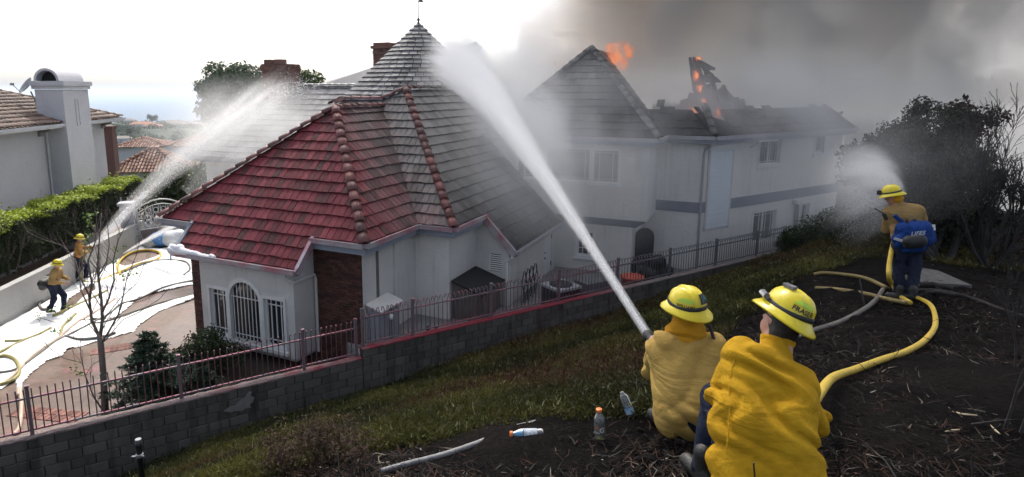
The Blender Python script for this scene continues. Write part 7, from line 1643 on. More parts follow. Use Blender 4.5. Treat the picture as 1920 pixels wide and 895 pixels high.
mk = inpoly(jx, jy, FOAM) & ~inpoly(jx, jy, HOLE1) & ~inpoly(jx, jy, HOLE2) & (GX > np.interp(GY, [8.5, 15, 18.2, 25, 28.6], [-13.1, -13.75, -14.2, -14.72, -15.0]) + .0)
core = mk.astype(float)
for _ in range(6): core = (core + np.roll(core, 1, 0) + np.roll(core, -1, 0) + np.roll(core, 1, 1) + np.roll(core, -1, 1)) / 5
GZ = .006 + .05 * np.clip(core * 1.6 - .45, 0, 1) * (1 + .5 * fbm(GX, GY, 2.4, 4, .2)) + .006 * fbm(GX, GY, 11, 2, .6)
I = np.arange(len(xs) - 1)[:, None] * len(ys) + np.arange(len(ys) - 1)[None]; kk = mk[:-1, :-1] & mk[1:, :-1] & mk[:-1, 1:] & mk[1:, 1:]; I = I[kk]
t = NT('fire_foam'); fo = t.noise(t.pos(), 1.6, 5, .6); t.base(t.ramp(fo, [(.3, (.78, .79, .80)), (.7, (.86, .865, .87))])); t.set(Roughness=.75); t.b.inputs['Subsurface Weight'].default_value = .2; t.bump(t.noise(t.pos(), 22, 5, .65), .35, .02)
o = npmesh('fire_foam', np.stack([GX, GY, GZ], -1).reshape(-1, 3), np.stack([I, I + len(ys), I + len(ys) + 1, I + 1], -1), t.m, None, True); o['kind'] = 'stuff'
# foam lying in the near end of the bay gutter
fg = [q3(-5.85 + .12 * i, -.74, ZC + .02 + .05 * math.exp(-i * .35)) for i in range(14)]; sm_ = sdf_mesh('gutter_foam', [('c', fg[i], fg[i + 1], .10 * math.exp(-i * .12) + .02, .10 * math.exp(-(i + 1) * .12) + .02) for i in range(13)] + [('e', q3(-5.78, -.78, ZC + .06), (.13, .13, .14), None), ('e', q3(-5.6, -.7, ZC + .12), (.12, .1, .1), None), ('c', q3(-5.8, -.84, ZC), q3(-5.8, -.86, ZC - .22), .04, .015)], .022, t.m, None, .06, folds(.02, 30, (.4, .4, .7), 2, .05)); sm_['kind'] = 'stuff'
# paver bands across the concrete
M_PAVER = brick_mat('paver_brick', (.12, .05, .04), (.2, .09, .07), (.27, .13, .1))
pb = MB()
for (pa, pb_) in (((170, 664), (285, 645)), ((20, 776), (150, 790))):
    a, b = atZ(*pa, 0), atZ(*pb_, 0); d_ = b - a; L_ = np.linalg.norm(d_); d_ /= L_; n_ = np.array([-d_[1], d_[0], 0])
    for i in range(int(L_ / .115)):
        for j in (0, 1): c = a + d_ * (i * .115 + .05) + n_ * (j * .24); pb.box((c[0], c[1], .006), (.10, .225, .02), math.atan2(d_[1], d_[0]))
o = pb.build('driveway_pavers', M_PAVER); o['kind'] = 'stuff'

# ================================================================ hoses
def hose_mat(name, c0, c1, stain, rough=.6):
    t = NT(name); p = t.pos(); f = t.noise(p, 4, 5, .65); f2 = t.noise(p, 16, 5, .7); c = t.ramp(f, [(.3, c0), (.7, c1)]); c = t.mix(t.ramp(f2, [(.6, 0.0), (.7, .85)]), c, stain); t.base(c); t.bump(t.noise(p, 90, 3), .3, .004); t.set(Roughness=rough); return t.m
M_HY = hose_mat('hose_yellow', (.50, .34, .035), (.64, .46, .06), (.11, .06, .03)); M_HD = hose_mat('hose_dirty_yellow', (.16, .12, .04), (.24, .18, .06), (.04, .03, .02)); M_HG = hose_mat('hose_dark', (.10, .09, .08), (.16, .15, .13), (.05, .045, .04)); M_HP = hose_mat('hose_pinkish', (.42, .32, .25), (.52, .40, .30), (.25, .2, .12)); M_HO = hose_mat('hose_olive', (.22, .20, .07), (.33, .29, .10), (.12, .11, .05))
def smooth_path(P, n=8):
    P = [np.array(p, float) for p in P]; P = [2 * P[0] - P[1]] + P + [2 * P[-1] - P[-2]]; out = []
    for i in range(1, len(P) - 2):
        for k in range(n):
            t = k / n; a, b, c, d = P[i - 1:i + 3]; out.append(.5 * ((2 * b) + (c - a) * t + (2 * a - 5 * b + 4 * c - d) * t * t + (3 * b - a - 3 * c + d) * t ** 3))
    return out + [P[-2]]
def hose(pts, r, mat, label, z=None, cat='hose', ends=True, name='fire_hose'):
    m = MB(); P = smooth_path(pts); m.tube(P, r, 10); o = m.build(name, mat, None, True); tag(o, label, cat); return o
dz = lambda L, z=.075: [atZ(x, y, z) for x, y in L]
hose(dz([(-30, 690), (0, 668), (25, 672), (36, 690), (32, 706), (10, 718), (-30, 728)]), .045, M_HO, 'olive hose looping at the left edge of the foamy driveway')
hose(dz([(-20, 732), (20, 708), (60, 668), (100, 640), (112, 632), (140, 608), (190, 578), (216, 560)]), .04, M_HP, 'pinkish hose running up the middle of the foam to the far firefighter', )
hose(dz([(-10, 700), (30, 692), (75, 662), (105, 640), (160, 612), (205, 588), (228, 570), (262, 560), (310, 538), (372, 524)]), .035, M_HG, 'dark hose running from the left across the foam to the brick pier')
hose(dz([(122, 630), (150, 636), (190, 632), (216, 624)]), .04, M_HG, 'short dark hose stub on the foam below the tree fork')
hose(dz([(170, 604), (190, 605), (240, 588), (300, 568), (372, 550)]), .035, M_HG, 'dark hose along the lower foam edge towards the bay')
hose(dz([(112, 632), (118, 612), (130, 600), (142, 588)]), .04, M_HO, 'short olive hose curving up from the hose crossing on the foam')
hose(dz([(10, 640), (40, 638), (70, 628), (95, 615)]), .04, M_HO, 'olive hose piece half sunk in foam by the pale wall')
hose(dz([(-10, 665), (30, 645), (60, 632)]), .04, M_HO, 'olive hose end at the left edge of the foam below the pale wall')
hose(dz([(98, 578), (80, 580), (74, 570), (85, 558), (108, 548)]), .045, M_HG, 'dark hose coil behind the feet of the nearer driveway firefighter')
hose(dz([(100, 592), (130, 578), (170, 560), (200, 545)]), .045, M_HO, 'olive hose lying along the brown patch by the driveway firefighters')
hose(dz([(226, 516), (220, 500), (228, 486), (246, 474), (272, 469), (296, 472), (301, 480), (290, 488), (258, 496), (225, 510), (180, 530)]), .05, M_HY, 'yellow hose loop around the bare oval patch near the gate')
hose(dz([(228, 512), (260, 498), (300, 488), (345, 490), (356, 504), (345, 516)]), .035, M_HG, 'thin dark hose curve on the foam right of the yellow loop')
hose(dz([(34, 742), (36, 728), (40, 760), (36, 800), (26, 815)]), .045, M_HP, 'pinkish hose hanging down to the fence beside the leftmost post')
# big hose over the burnt ridge
og = lambda L, lift: [on_ground(x, y) + [0, 0, lift] for x, y in L]
rt = [A(1470, 800, 3.58), A(1520, 760, 3.62), on_ground(1556, 738) + [0, 0, .12]] + og([(1600, 705), (1650, 686), (1700, 668), (1735, 645), (1753, 615), (1745, 580), (1720, 565), (1700, 560)], .055)
hose(rt, .031, M_HY, 'bright yellow hose snaking from the nearest firefighter over the burnt ground')
hose([on_ground(1706, 574) + [0, 0, .05], on_ground(1685, 560) + [0, 0, .06], on_ground(1672, 546) + [0, 0, .12], A(1667, 520, 9.8), A(1668, 490, 10.0), A(1676, 455, 10.35), A(1690, 425, 10.75)], .036, M_HY, 'yellow hose rising to the hands of the standing firefighter')
hose(og([(1525, 520), (1545, 517), (1580, 520), (1620, 527), (1660, 545)], .06), .036, M_HD, 'dull yellow hose curving over the grass edge behind the helmets')
hose(og([(1530, 545), (1570, 548), (1620, 556), (1660, 566), (1700, 574)], .05), .036, M_HD, 'dirty yellow hose lying in the burnt stems, below the curved one')
hose(og([(1655, 548), (1640, 570), (1610, 592), (1570, 612), (1530, 625), (1490, 640)], .05), .036, M_HG, 'black charred pipe crossing the burnt stems behind the nearest helmet', cat='pipe', name='charred_pipe')
hose(og([(715, 893), (760, 880), (830, 862), (900, 838), (960, 812), (1018, 797)], .035), .021, simple('pipe_grey', (.13, .13, .135), (.24, .24, .245), .6, 12, .3), 'pale grey pipe lying along the slope in front of the blue bottle', cat='pipe', name='irrigation_pipe')
hose(og([(1700, 548), (1760, 548), (1820, 562), (1880, 585), (1930, 600)], .03), .025, M_BLACK, 'thin black charred line along the track at the right', cat='pipe', name='charred_pipe')
# nozzles
def nozzle(p0, p1, label, s=1.0):
    p0, p1 = np.array(p0), np.array(p1); d_ = unit(p1 - p0); Mz = Matrix.Translation(p0) @ Vector(d_).to_track_quat('Z', 'Y').to_matrix().to_4x4(); L = np.linalg.norm(p1 - p0); m = MB(); m.lathe([(.03 * s, 0), (.036 * s, .02), (.036 * s, L * .35), (.03 * s, L * .4), (.03 * s, L * .6), (.044 * s, L * .68), (.046 * s, L * .95), (.038 * s, L), (.028 * s, L * .97)], 14, Mz); o = m.build('hose_nozzle', M_BLACKN, None, True); tag(o, label, 'nozzle')
    m = MB(); q = p0 + d_ * L * .3; m.bar(q, q + np.array([0, 0, -.12]) * s, .03 * s, .035 * s); m.build('grip', M_BLACKN, o); return o
nozzle(A(1226, 650, 4.9), A(1214, 627, 5.15), 'black nozzle throwing the big jet, held by the tan shirted crouching firefighter')
nozzle(A(1684, 400, 10.8), A(1668, 372, 11.3), 'nozzle held by the standing firefighter, hidden behind his shoulder')
nz2 = Wp2(-.02, .60, 1.24); nozzle(Wp2(-.02, .42, 1.16), Wp2(-.02, .78, 1.32), 'nozzle in the hands of the farther driveway firefighter')
hose([Wp2(-.02, .42, 1.16), Wp2(.05, .2, .9), Wp2(.2, .0, .4), atZ(160, 528, .08), atZ(180, 530, .08)], .045, M_HO, 'olive hose held at waist by the farther driveway firefighter')

# ================================================================ bottles on the slope
def clear_plastic():
    t = NT('clear_plastic'); t.base((.75, .78, .8)); t.set(Roughness=.12); t.b.inputs['Transmission Weight'].default_value = .85; t.b.inputs['IOR'].default_value = 1.25; return t.m
M_CLR = clear_plastic()
M_ORC = simple('cap_orange', (.70, .17, .03), (.78, .21, .04), .4, 30, .05)
def liquid(name, c):
    t = NT(name); t.base(c); t.set(Roughness=.1); t.b.inputs['Transmission Weight'].default_value = .35; return t.m
def bottle(base, axis, H_, r, prof, label, liq, cap, lab, letters=None, roll=0.0, face_to=None):
    base = np.array(base, float); ax = unit(axis); fc = np.array([0, 0, CAM_Z]) - base; fc = unit(fc - ax * (fc @ ax)); sd = np.cross(fc, ax) * -1; sd = np.cross(ax, fc)
    fr_x = np.cross(ax, fc); Mb_ = Matrix((tuple(fr_x), tuple(fc), tuple(ax))).transposed().to_4x4(); Mb_.translation = base
    m = MB(); m.lathe([(q * r, z * H_) for q, z in prof], 24, Mb_); b = m.build('bottle', M_CLR, None, True); tag(b, label, 'bottle')
    if liq: m = MB(); z0, z1_, mt = liq; pr = [(q * r * .94, z * H_) for q, z in prof if z0 - .001 <= z <= z1_]; m.lathe([(.001, z0 * H_ + .003)] + [(a, max(zz, z0 * H_ + .003)) for a, zz in pr] + [(pr[-1][0], z1_ * H_), (.001, z1_ * H_)], 20, Mb_, cap=False); m.build('drink', mt, b, True)
    if cap: m = MB(); m.lathe([(cap * r, H_ * .925), (cap * r * 1.04, H_ * .935), (cap * r * 1.04, H_ * .995), (cap * r * .9, H_ * 1.005)], 20, Mb_); m.build('bottle_cap', M_ORC, b, True)
    z0, z1_, mt = lab; m = MB(); m.lathe([(r * 1.012, z0 * H_), (r * 1.012, z1_ * H_)], 24, Mb_, cap=False); lb = m.build('bottle_label', mt, b, True)
    if letters:
        for (tx, sz, a0, zz, rot, mt2) in letters:
            V, Fc = text_mesh(tx, sz); mm = MB(); cr, sr = math.cos(rot), math.sin(rot); VV = []
            for x, y, _ in V:
                x2, y2 = x * cr - y * sr, x * sr + y * cr; a = a0 + x2 / r; VV.append(tuple(Mb_ @ Vector((r * 1.03 * math.sin(a), r * 1.03 * math.cos(a), zz * H_ + y2))))
            mm.add(VV, Fc); mm.build('label_print', mt2, lb)
    return b
sport = [(.001, 0), (.8, 0), (.98, .02), (1, .06), (1, .12), (.93, .16), (1, .2), (1, .55), (.95, .58), (1, .6), (1, .66), (.85, .74), (.62, .82), (.5, .86), (.44, .89), (.44, .95), (.001, .95)]
M_LABG = simple('label_dark', (.10, .11, .095), (.16, .17, .15), .35, 25, 0); M_LABB = simple('label_silver', (.34, .40, .46), (.46, .52, .58), .35, 25, 0); M_PRT = simple('print_white', (.7, .7, .72), (.75, .75, .76), .4, 9, 0); M_PRO = simple('print_orange', (.6, .12, .03), (.65, .15, .04), .4, 9, 0)
b0 = on_ground(1126, 823); bottle(b0 + [0, 0, -.005], (-.09, -.02, 1), .235, .038, sport, 'upright clear sports drink bottle with orange cap and a little yellow drink', (.02, .17, liquid('yellow_drink', (.5, .52, .01))), .56, (.2, .58, M_LABG), [('G', .05, .35, .38, 0, M_PRT), ('\u25B2', .028, -.5, .47, 0, M_PRO), ('ZERO', .014, -.5, .30, 0, M_PRT)])
b1 = on_ground(1018, 828); bottle(b1 + [0.0, 0, .058], (-1, -.05, .02), .235, .038, sport, 'blue sports drink bottle lying on its side by the grey pipe', (.6, .92, liquid('blue_drink', (.02, .38, .72))), .56, (.2, .6, M_LABB), [('G', .06, .0, .42, R(90), M_PRT)])
water = [(.001, 0), (.7, 0), (.95, .03), (1, .08)] + [q for i in range(9) for q in ((1.0, .10 + .07 * i), (.93, .135 + .07 * i))] + [(1, .74), (.9, .82), (.6, .9), (.42, .94), (.42, 1.0), (.001, 1.0)]
b2 = on_ground(1184, 783); bottle(b2 + [.0, 0, .015], (-.36, .30, .88), .19, .034, water, 'empty clear water bottle with blue label leaning in the ash behind the orange capped one', None, None, (.10, .34, simple('label_blue_white', (.08, .3, .55), (.6, .68, .75), .35, 22, 0)))

# ================================================================ small things by the fence and on the ridge
M_POST = simple('post_black', (.018, .018, .02), (.035, .035, .038), .5, 9, .3)
pb0 = np.array(A(259, 890, 5.6)); g_ = gz(pb0[0], pb0[1]); pt_ = np.array(A(259, 825, 5.6)); m = MB(); m.lathe([(.024, 0), (.024, pt_[2] - g_ - .06), (.030, pt_[2] - g_ - .058), (.030, pt_[2] - g_ - .02), (.025, pt_[2] - g_ - .018), (.025, pt_[2] - g_)], 12, Matrix.Translation((pt_[0], pt_[1], g_))); o = m.build('sprinkler_riser', M_POST, None, True); tag(o, 'black upright pipe with a clamp in front of the block wall, lower left', 'pipe')
m = MB(); m.lathe([(.025, 0), (.033, .005), (.033, .03), (.025, .035)], 12, Matrix.Translation((pt_[0], pt_[1], pt_[2] - .17))); m.bar((pt_[0] - .06, pt_[1] - .02, pt_[2] - .155), (pt_[0] + .05, pt_[1] - .02, pt_[2] - .15), .012); m.build('clamp', simple('clamp_steel', (.25, .25, .26), (.35, .35, .36), .4, 9, .1, metal=.6), o)
m = MB(); m.lathe([(.026, 0), (.026, .008), (.001, .009)], 12, Matrix.Translation((pt_[0], pt_[1], pt_[2]))); m.build('pipe_cap', simple('cap_grey', (.3, .31, .32), (.4, .4, .41), .5, 9, .1), o)
for (x0, y0, x1, y1, lb) in ((1624, 572, 1611, 520, 'black stake stuck in the burnt stems left of the standing firefighter'),):
    a = on_ground(x0, y0); Dd = a[1] * cp_ - (a[2] - CAM_Z) * sp_; m = MB(); m.tube([a - [0, 0, .1], np.array(A(x1, y1, Dd + .1))], .012, 6); o = m.build('stake', M_POST); tag(o, lb, 'stake')
# burnt logs and slab by the standing firefighter
M_SLAB = simple('ash_slab', (.07, .068, .066), (.12, .115, .11), .95, 8, .5, 30)
p = on_ground(1745, 530); m = MB(); m.prism([p + np.array(q) for q in ((-.38, -.25, .0), (.45, -.38, -.02), (.35, .3, .05), (-.1, .75, .05), (-.42, .55, .05))], (0, 0, .09)); o = m.build('concrete_slab', M_SLAB); tag(o, 'flat grey broken slab on the ground right of the standing firefighter', 'slab')
for (x0, y0, x1, y1, r_, lb) in ((1725, 538, 1785, 548, .045, 'charred log lying at the right foot of the standing firefighter'), (1735, 552, 1790, 558, .03, 'thin charred branch below the log at the feet of the standing firefighter'), (1722, 530, 1760, 545, .025, 'burnt stick crossing the log beside the standing firefighter')):
    a, b = on_ground(x0, y0) + [0, 0, r_], on_ground(x1, y1) + [0, 0, r_ * 1.4]; m = MB(); m.tube([a, a * .6 + b * .4 + [0, 0, .03], b], [r_, r_ * 1.1, r_ * .7], 8, jit=.2); o = m.build('burnt_log', M_BLACK, None, True); tag(o, lb, 'log')
# side yard: utility cabinet, bin shed, conditioner, leaning ironwork, chair, tub
YZ = .72
ub = H(-.02, .95, 0); c = empty('utility_cabinet', (ub[0], ub[1], YZ), 'grey utility cabinet with sloped lid on the wall right of the fence step', 'cabinet')
Uq = lambda a, b, z: tuple(H(a, b, z)); m = MB(); m.hexa([Uq(-.28, .45, YZ), Uq(.12, .45, YZ), Uq(.12, 1.35, YZ), Uq(-.28, 1.35, YZ), Uq(-.28, .45, 1.75), Uq(.12, .45, 1.62), Uq(.12, 1.35, 1.62), Uq(-.28, 1.35, 1.75)]); m.build('cabinet_body', simple('cabinet_grey', (.22, .23, .26), (.28, .29, .32), .5, 4, .1), c)
m = MB(); m.hexa([Uq(-.28, .38, 1.77), Uq(.2, .38, 1.63), Uq(.2, 1.42, 1.63), Uq(-.28, 1.42, 1.77), Uq(-.28, .38, 1.81), Uq(.2, .38, 1.67), Uq(.2, 1.42, 1.67), Uq(-.28, 1.42, 1.81)]); m.build('cabinet_lid', M_WALLD, c)
m = MB(); m.lathe([(.08, 0), (.08, .06), (.065, .1), (.001, .11)], 14, Matrix.Translation(H(.12, .85, 1.38)) @ Vector((HA[0], HA[1], 0)).to_track_quat('Z', 'Y').to_matrix().to_4x4()); m.build('meter', M_TRIM, c, True)
m = MB(); m.bar(Uq(.13, .95, YZ), Uq(.13, .95, 1.6), .012); m.build('door_gap', M_DARK, c)
bn = H(1.4, 3.9, 0); c = empty('bin_shed', (bn[0], bn[1], YZ), 'dark wooden bin shed with black pitched lid against the vent wall', 'shed'); M_SHED = simple('shed_brown', (.10, .085, .08), (.14, .12, .11), .85, 5, .4)
m = MB(); m.hexa([Uq(.9, 3.0, YZ), Uq(1.75, 3.0, YZ), Uq(1.75, 4.5, YZ), Uq(.9, 4.5, YZ), Uq(.9, 3.0, 1.8), Uq(1.75, 3.0, 1.5), Uq(1.75, 4.5, 1.5), Uq(.9, 4.5, 1.8)]); m.build('shed_body', M_SHED, c); m = MB(); m.hexa([Uq(.88, 2.92, 1.82), Uq(1.85, 2.92, 1.52), Uq(1.85, 4.58, 1.52), Uq(.88, 4.58, 1.82), Uq(.88, 2.92, 1.87), Uq(1.85, 2.92, 1.57), Uq(1.85, 4.58, 1.57), Uq(.88, 4.58, 1.87)]); m.build('shed_lid', M_DARK, c)
for k in range(7): m = MB(); m.bar(Uq(1.76, 3.05 + k * .22, YZ), Uq(1.76, 3.05 + k * .22, 1.5), .19, .012, (HA[0], HA[1], 0)); m.build('shed_board', M_SHED, c)
ac = F(6.6, .75, YZ); c = empty('air_conditioner', tuple(ac), 'round topped air conditioning condenser behind the fence near the white door', 'air conditioner'); M_ACD = simple('condenser_dark', (.035, .035, .038), (.06, .06, .062), .6, 7, .2)
m = MB(); m.box((ac[0], ac[1], YZ + .38), (.8, .8, .7), _fa); m.build('condenser_body', M_ACD, c); m = MB(); m.box((ac[0], ac[1], YZ + .77), (.88, .88, .07), _fa); m.build('condenser_top', simple('condenser_lid', (.3, .31, .33), (.38, .39, .41), .5, 5, .1), c); m = MB(); m.lathe([(.33, 0), (.33, .05), (.05, .09), (.05, 0)], 20, Matrix.Translation((ac[0], ac[1], YZ + .80)), cap=False); m.build('fan_grille', M_ACD, c, True)
for k in range(12): m = MB(); z = YZ + .08 + k * .052; m.box((ac[0], ac[1], z), (.82, .82, .012), _fa); m.build('louvre', M_ACD, c)
ow = H(2.05, 5.6, 0); c = empty('ironwork_panel', (ow[0], ow[1], YZ), 'ornate wrought iron panels leaning at the wall left of the air conditioner', 'ironwork')
for k in range(4):
    for j in range(3):
        o_ = np.array(H(2.25 + .05 * j, 5.1 + k * .33, YZ)); m = MB(); m.tube([o_ + np.array([0, 0, z]) + np.array([HB[0], HB[1], 0]) * .1 * math.sin(z * 7 + j * 2) for z in np.linspace(0, 1.0, 16)], .016, 5); m.build('scroll_bar', M_ACD, c)
ch_ = np.array(H(5.0, 10.0, YZ)); c = empty('high_backed_chair', tuple(ch_), 'dark high backed chair with rounded top in the smoky side yard', 'chair'); m = MB(); bx_ = np.array([HA[0], HA[1], 0]); up3 = np.array([0, 0, 1.0])
pp_ = [ch_ + bx_ * (.32 * math.cos(a)) + up3 * (1.35 + .3 * math.sin(a)) for a in np.linspace(0, PI, 10)]; m.prism([ch_ + bx_ * .32 + up3 * .4] + pp_ + [ch_ - bx_ * .32 + up3 * .4], (HB[0] * .07, HB[1] * .07, .0)); m.build('backrest', M_ACD, c); m = MB(); m.box(ch_ + [-HB[0] * .25, -HB[1] * .25, .45], (.64, .55, .1), _aa); m.build('seat', M_ACD, c)
for sx in (-.28, .28):
    for sy in (-.45, .0): m = MB(); m.bar(ch_ + bx_ * sx + np.array([HB[0], HB[1], 0]) * sy, ch_ + bx_ * sx + np.array([HB[0], HB[1], 0]) * sy + up3 * .42, .05); m.build('leg', M_ACD, c)
tb = F(9.55, .7, YZ); m = MB(); m.lathe([(.001, .0), (.3, 0), (.36, .55), (.38, .56), (.38, .6), (.33, .6)], 18, Matrix.Translation(tb)); o = m.build('plastic_tub', simple('tub_red', (.5, .09, .06), (.56, .12, .08), .5, 6, .1), None, True); tag(o, 'red plastic tub behind the fence in the smoky side yard', 'tub')
tb2 = F(10.0, .55, YZ); sdf_mesh_ = sdf_mesh('covered_barbecue', [('c', F(10.6, .9, YZ + .4), F(11.3, .9, YZ + .4), .35, .3), ('c', F(10.7, .9, YZ + .8), F(11.0, .9, YZ + .85), .25, .22)], .04, M_BLACKN, None, .1, folds(.03, 12, (.3, .3, .9), 5)); tag(sdf_mesh_, 'dark covered barbecue behind the fence right of the red tub', 'barbecue')
fb_ = MB()
fb_.box(F(8.0, .85, YZ + .35), (1.0, .6, .7), _fa); o = fb_.build('storage_box', simple('storage_grey', (.14, .14, .15), (.19, .19, .2), .7, 5, .2)); tag(o, 'low grey storage box behind the fence right of the air conditioner', 'box')
m = MB(); v_ = F(2.0, .5, YZ); m.bar(v_ + [0, 0, .0], v_ + [0, 0, .55], .09); m.bar(v_ + [.2, .1, 0], v_ + [.2, .1, .5], .08); o = m.build('valve_pipe', M_POST); tag(o, 'pair of short dark pipes standing behind the fence by the utility cabinet', 'pipe')
# ================================================================ haze, smoke
def volume_mat(name): 
    m = bpy.data.materials.new(name); m.use_nodes = True; t = m.node_tree; t.nodes.clear()
    s = NT.__new__(NT); s.m = m; s.t = t; s.o = t.nodes.new('ShaderNodeOutputMaterial'); s.b = None; return s
def haze():
    t = volume_mat('haze_air'); v = t.n('VolumePrincipled'); v.inputs['Color'].default_value = (.72, .82, .95, 1); v.inputs['Density'].default_value = 0.00012; v.inputs['Anisotropy'].default_value = .35
    t.l(v.outputs[0], t.o.inputs['Volume'])
    m = MB(); m.box((0, 89000, -56), (200000, 180000, 196)); o = m.build('haze', t.m); o['kind'] = 'stuff'
haze()
def sstep(t, x, a, b):
    r = t.n('MapRange', interpolation_type='SMOOTHSTEP'); r.inputs['From Min'].default_value = a; r.inputs['From Max'].default_value = b
    t.l(x, r.inputs['Value']); return r.outputs[0]
def smoke_plume():
    """rises from the burning roof, spreads with height and drifts right and towards the hill"""
    t = volume_mat('plume_smoke'); p = t.pos(); x = t.sep(p)
    warp = t.n('TexNoise'); warp.inputs['Scale'].default_value = .22; warp.inputs['Detail'].default_value = 2; t.l(p, warp.inputs['Vector'])
    wv = t.n('VectorMath', operation='MULTIPLY_ADD'); t.l(warp.outputs['Color'], wv.inputs[0]); wv.inputs[1].default_value = (4, 4, 4); t.l(p, wv.inputs[2])
    n1 = t.noise(wv.outputs[0], .30, 6, .62)
    h = t.math('MAXIMUM', t.math('SUBTRACT', x[2], 5.5), 0.0); h8 = t.math('MINIMUM', h, 8.0); hx_ = t.math('MAXIMUM', t.math('SUBTRACT', h, 8.0), 0.0)
    cx = t.math('ADD', 8.0, t.math('MULTIPLY', h, .20)); cyv = t.math('ADD', t.math('ADD', 28.2, t.math('MULTIPLY', t.math('MINIMUM', t.math('MAXIMUM', t.math('SUBTRACT', x[0], 8.0), -1.0), 12.0), .22)), t.math('MULTIPLY', h8, .20))
    dx = t.math('SUBTRACT', x[0], cx); dy = t.math('SUBTRACT', x[1], cyv)
    sx = t.math('ADD', t.math('MULTIPLY', t.math('MINIMUM', dx, 0.0), 1.0), t.math('MULTIPLY', t.math('MAXIMUM', dx, 0.0), .27))
    dist = t.math('SQRT', t.math('ADD', t.math('MULTIPLY', sx, sx), t.math('MULTIPLY', t.math('MULTIPLY', dy, dy), 3.2)))
    rad = t.math('ADD', t.math('ADD', 4.9, t.math('MULTIPLY', h, .50)), t.math('MULTIPLY', t.math('MULTIPLY', hx_, hx_), .055))
    q = t.math('SUBTRACT', 1.0, t.math('DIVIDE', dist, rad))
    q = t.math('ADD', q, t.math('MULTIPLY', t.math('SUBTRACT', n1, .5), 2.6))
    d = sstep(t, q, 0.0, .16)
    low = sstep(t, x[2], 5.2, 7.4); lim = t.math('MULTIPLY', sstep(t, x[2], 33.0, 17.0), 1.0)
    d = t.math('MULTIPLY', t.math('MULTIPLY', t.math('MULTIPLY', d, low), lim), 1.25)
    v = t.n('VolumePrincipled'); v.inputs['Anisotropy'].default_value = .85
    n2 = t.noise(wv.outputs[0], .19, 4, .55)
    c = t.ramp(n2, [(.38, (.976, .954, .934)), (.46, (.994, .987, .980)), (.53, (.9997, .9985, .997))])
    sv = t.n('VectorMath', operation='DISTANCE'); t.l(wv.outputs[0], sv.inputs[0]); sv.inputs[1].default_value = tuple(atD(1185, 25, 28.0) + np.array([2.0, 2.0, 2.0]))
    c = t.mix(sstep(t, sv.outputs['Value'], 4.6, 1.2), c, (.90, .86, .825))
    t.l(c, v.inputs['Color']); t.l(d, v.inputs['Density']); t.l(v.outputs[0], t.o.inputs['Volume'])
    m = MB(); m.hexa([(-4, 19, 5.2), (40, 19, 5.2), (44, 50, 5.2), (-4, 50, 5.2), (-22, 6, 39), (70, 6, 39), (76, 62, 39), (-22, 62, 39)]); o = m.build('smoke_plume', t.m); o['kind'] = 'stuff'; return o
smoke_plume()
def smoke_bank():
    """thin drifting smoke that veils the right end of the house and the trees"""
    t = volume_mat('bank_smoke'); p = t.pos(); x = t.sep(p)
    n1 = t.noise(p, .10, 4, .55)
    d = t.math('MULTIPLY', sstep(t, n1, .34, .66), .06)
    xs_ = t.math('SUBTRACT', x[0], t.math('MULTIPLY', x[1], .12))
    edge = t.math('MULTIPLY', sstep(t, xs_, 0.0, 11.0), sstep(t, x[1], 17.0, 24.0))
    d = t.math('ADD', t.math('MULTIPLY', d, edge), t.math('MULTIPLY', sstep(t, x[1], 34.0, 52.0), t.math('MULTIPLY', sstep(t, xs_, 2.0, 16.0), .085)))
    d = t.math('MULTIPLY', d, sstep(t, x[2], 34.0, 14.0))
    v = t.n('VolumePrincipled'); v.inputs['Color'].default_value = (.999, .9975, .996, 1); v.inputs['Anisotropy'].default_value = .4
    t.l(d, v.inputs['Density']); t.l(v.outputs[0], t.o.inputs['Volume'])
    m = MB(); m.hexa([(1, 16, -3), (60, 16, -3), (150, 130, -3), (8, 130, -3), (1, 16, 39), (60, 16, 39), (150, 130, 39), (8, 130, 39)]); o = m.build('smoke_bank', t.m); o['kind'] = 'stuff'
smoke_bank()
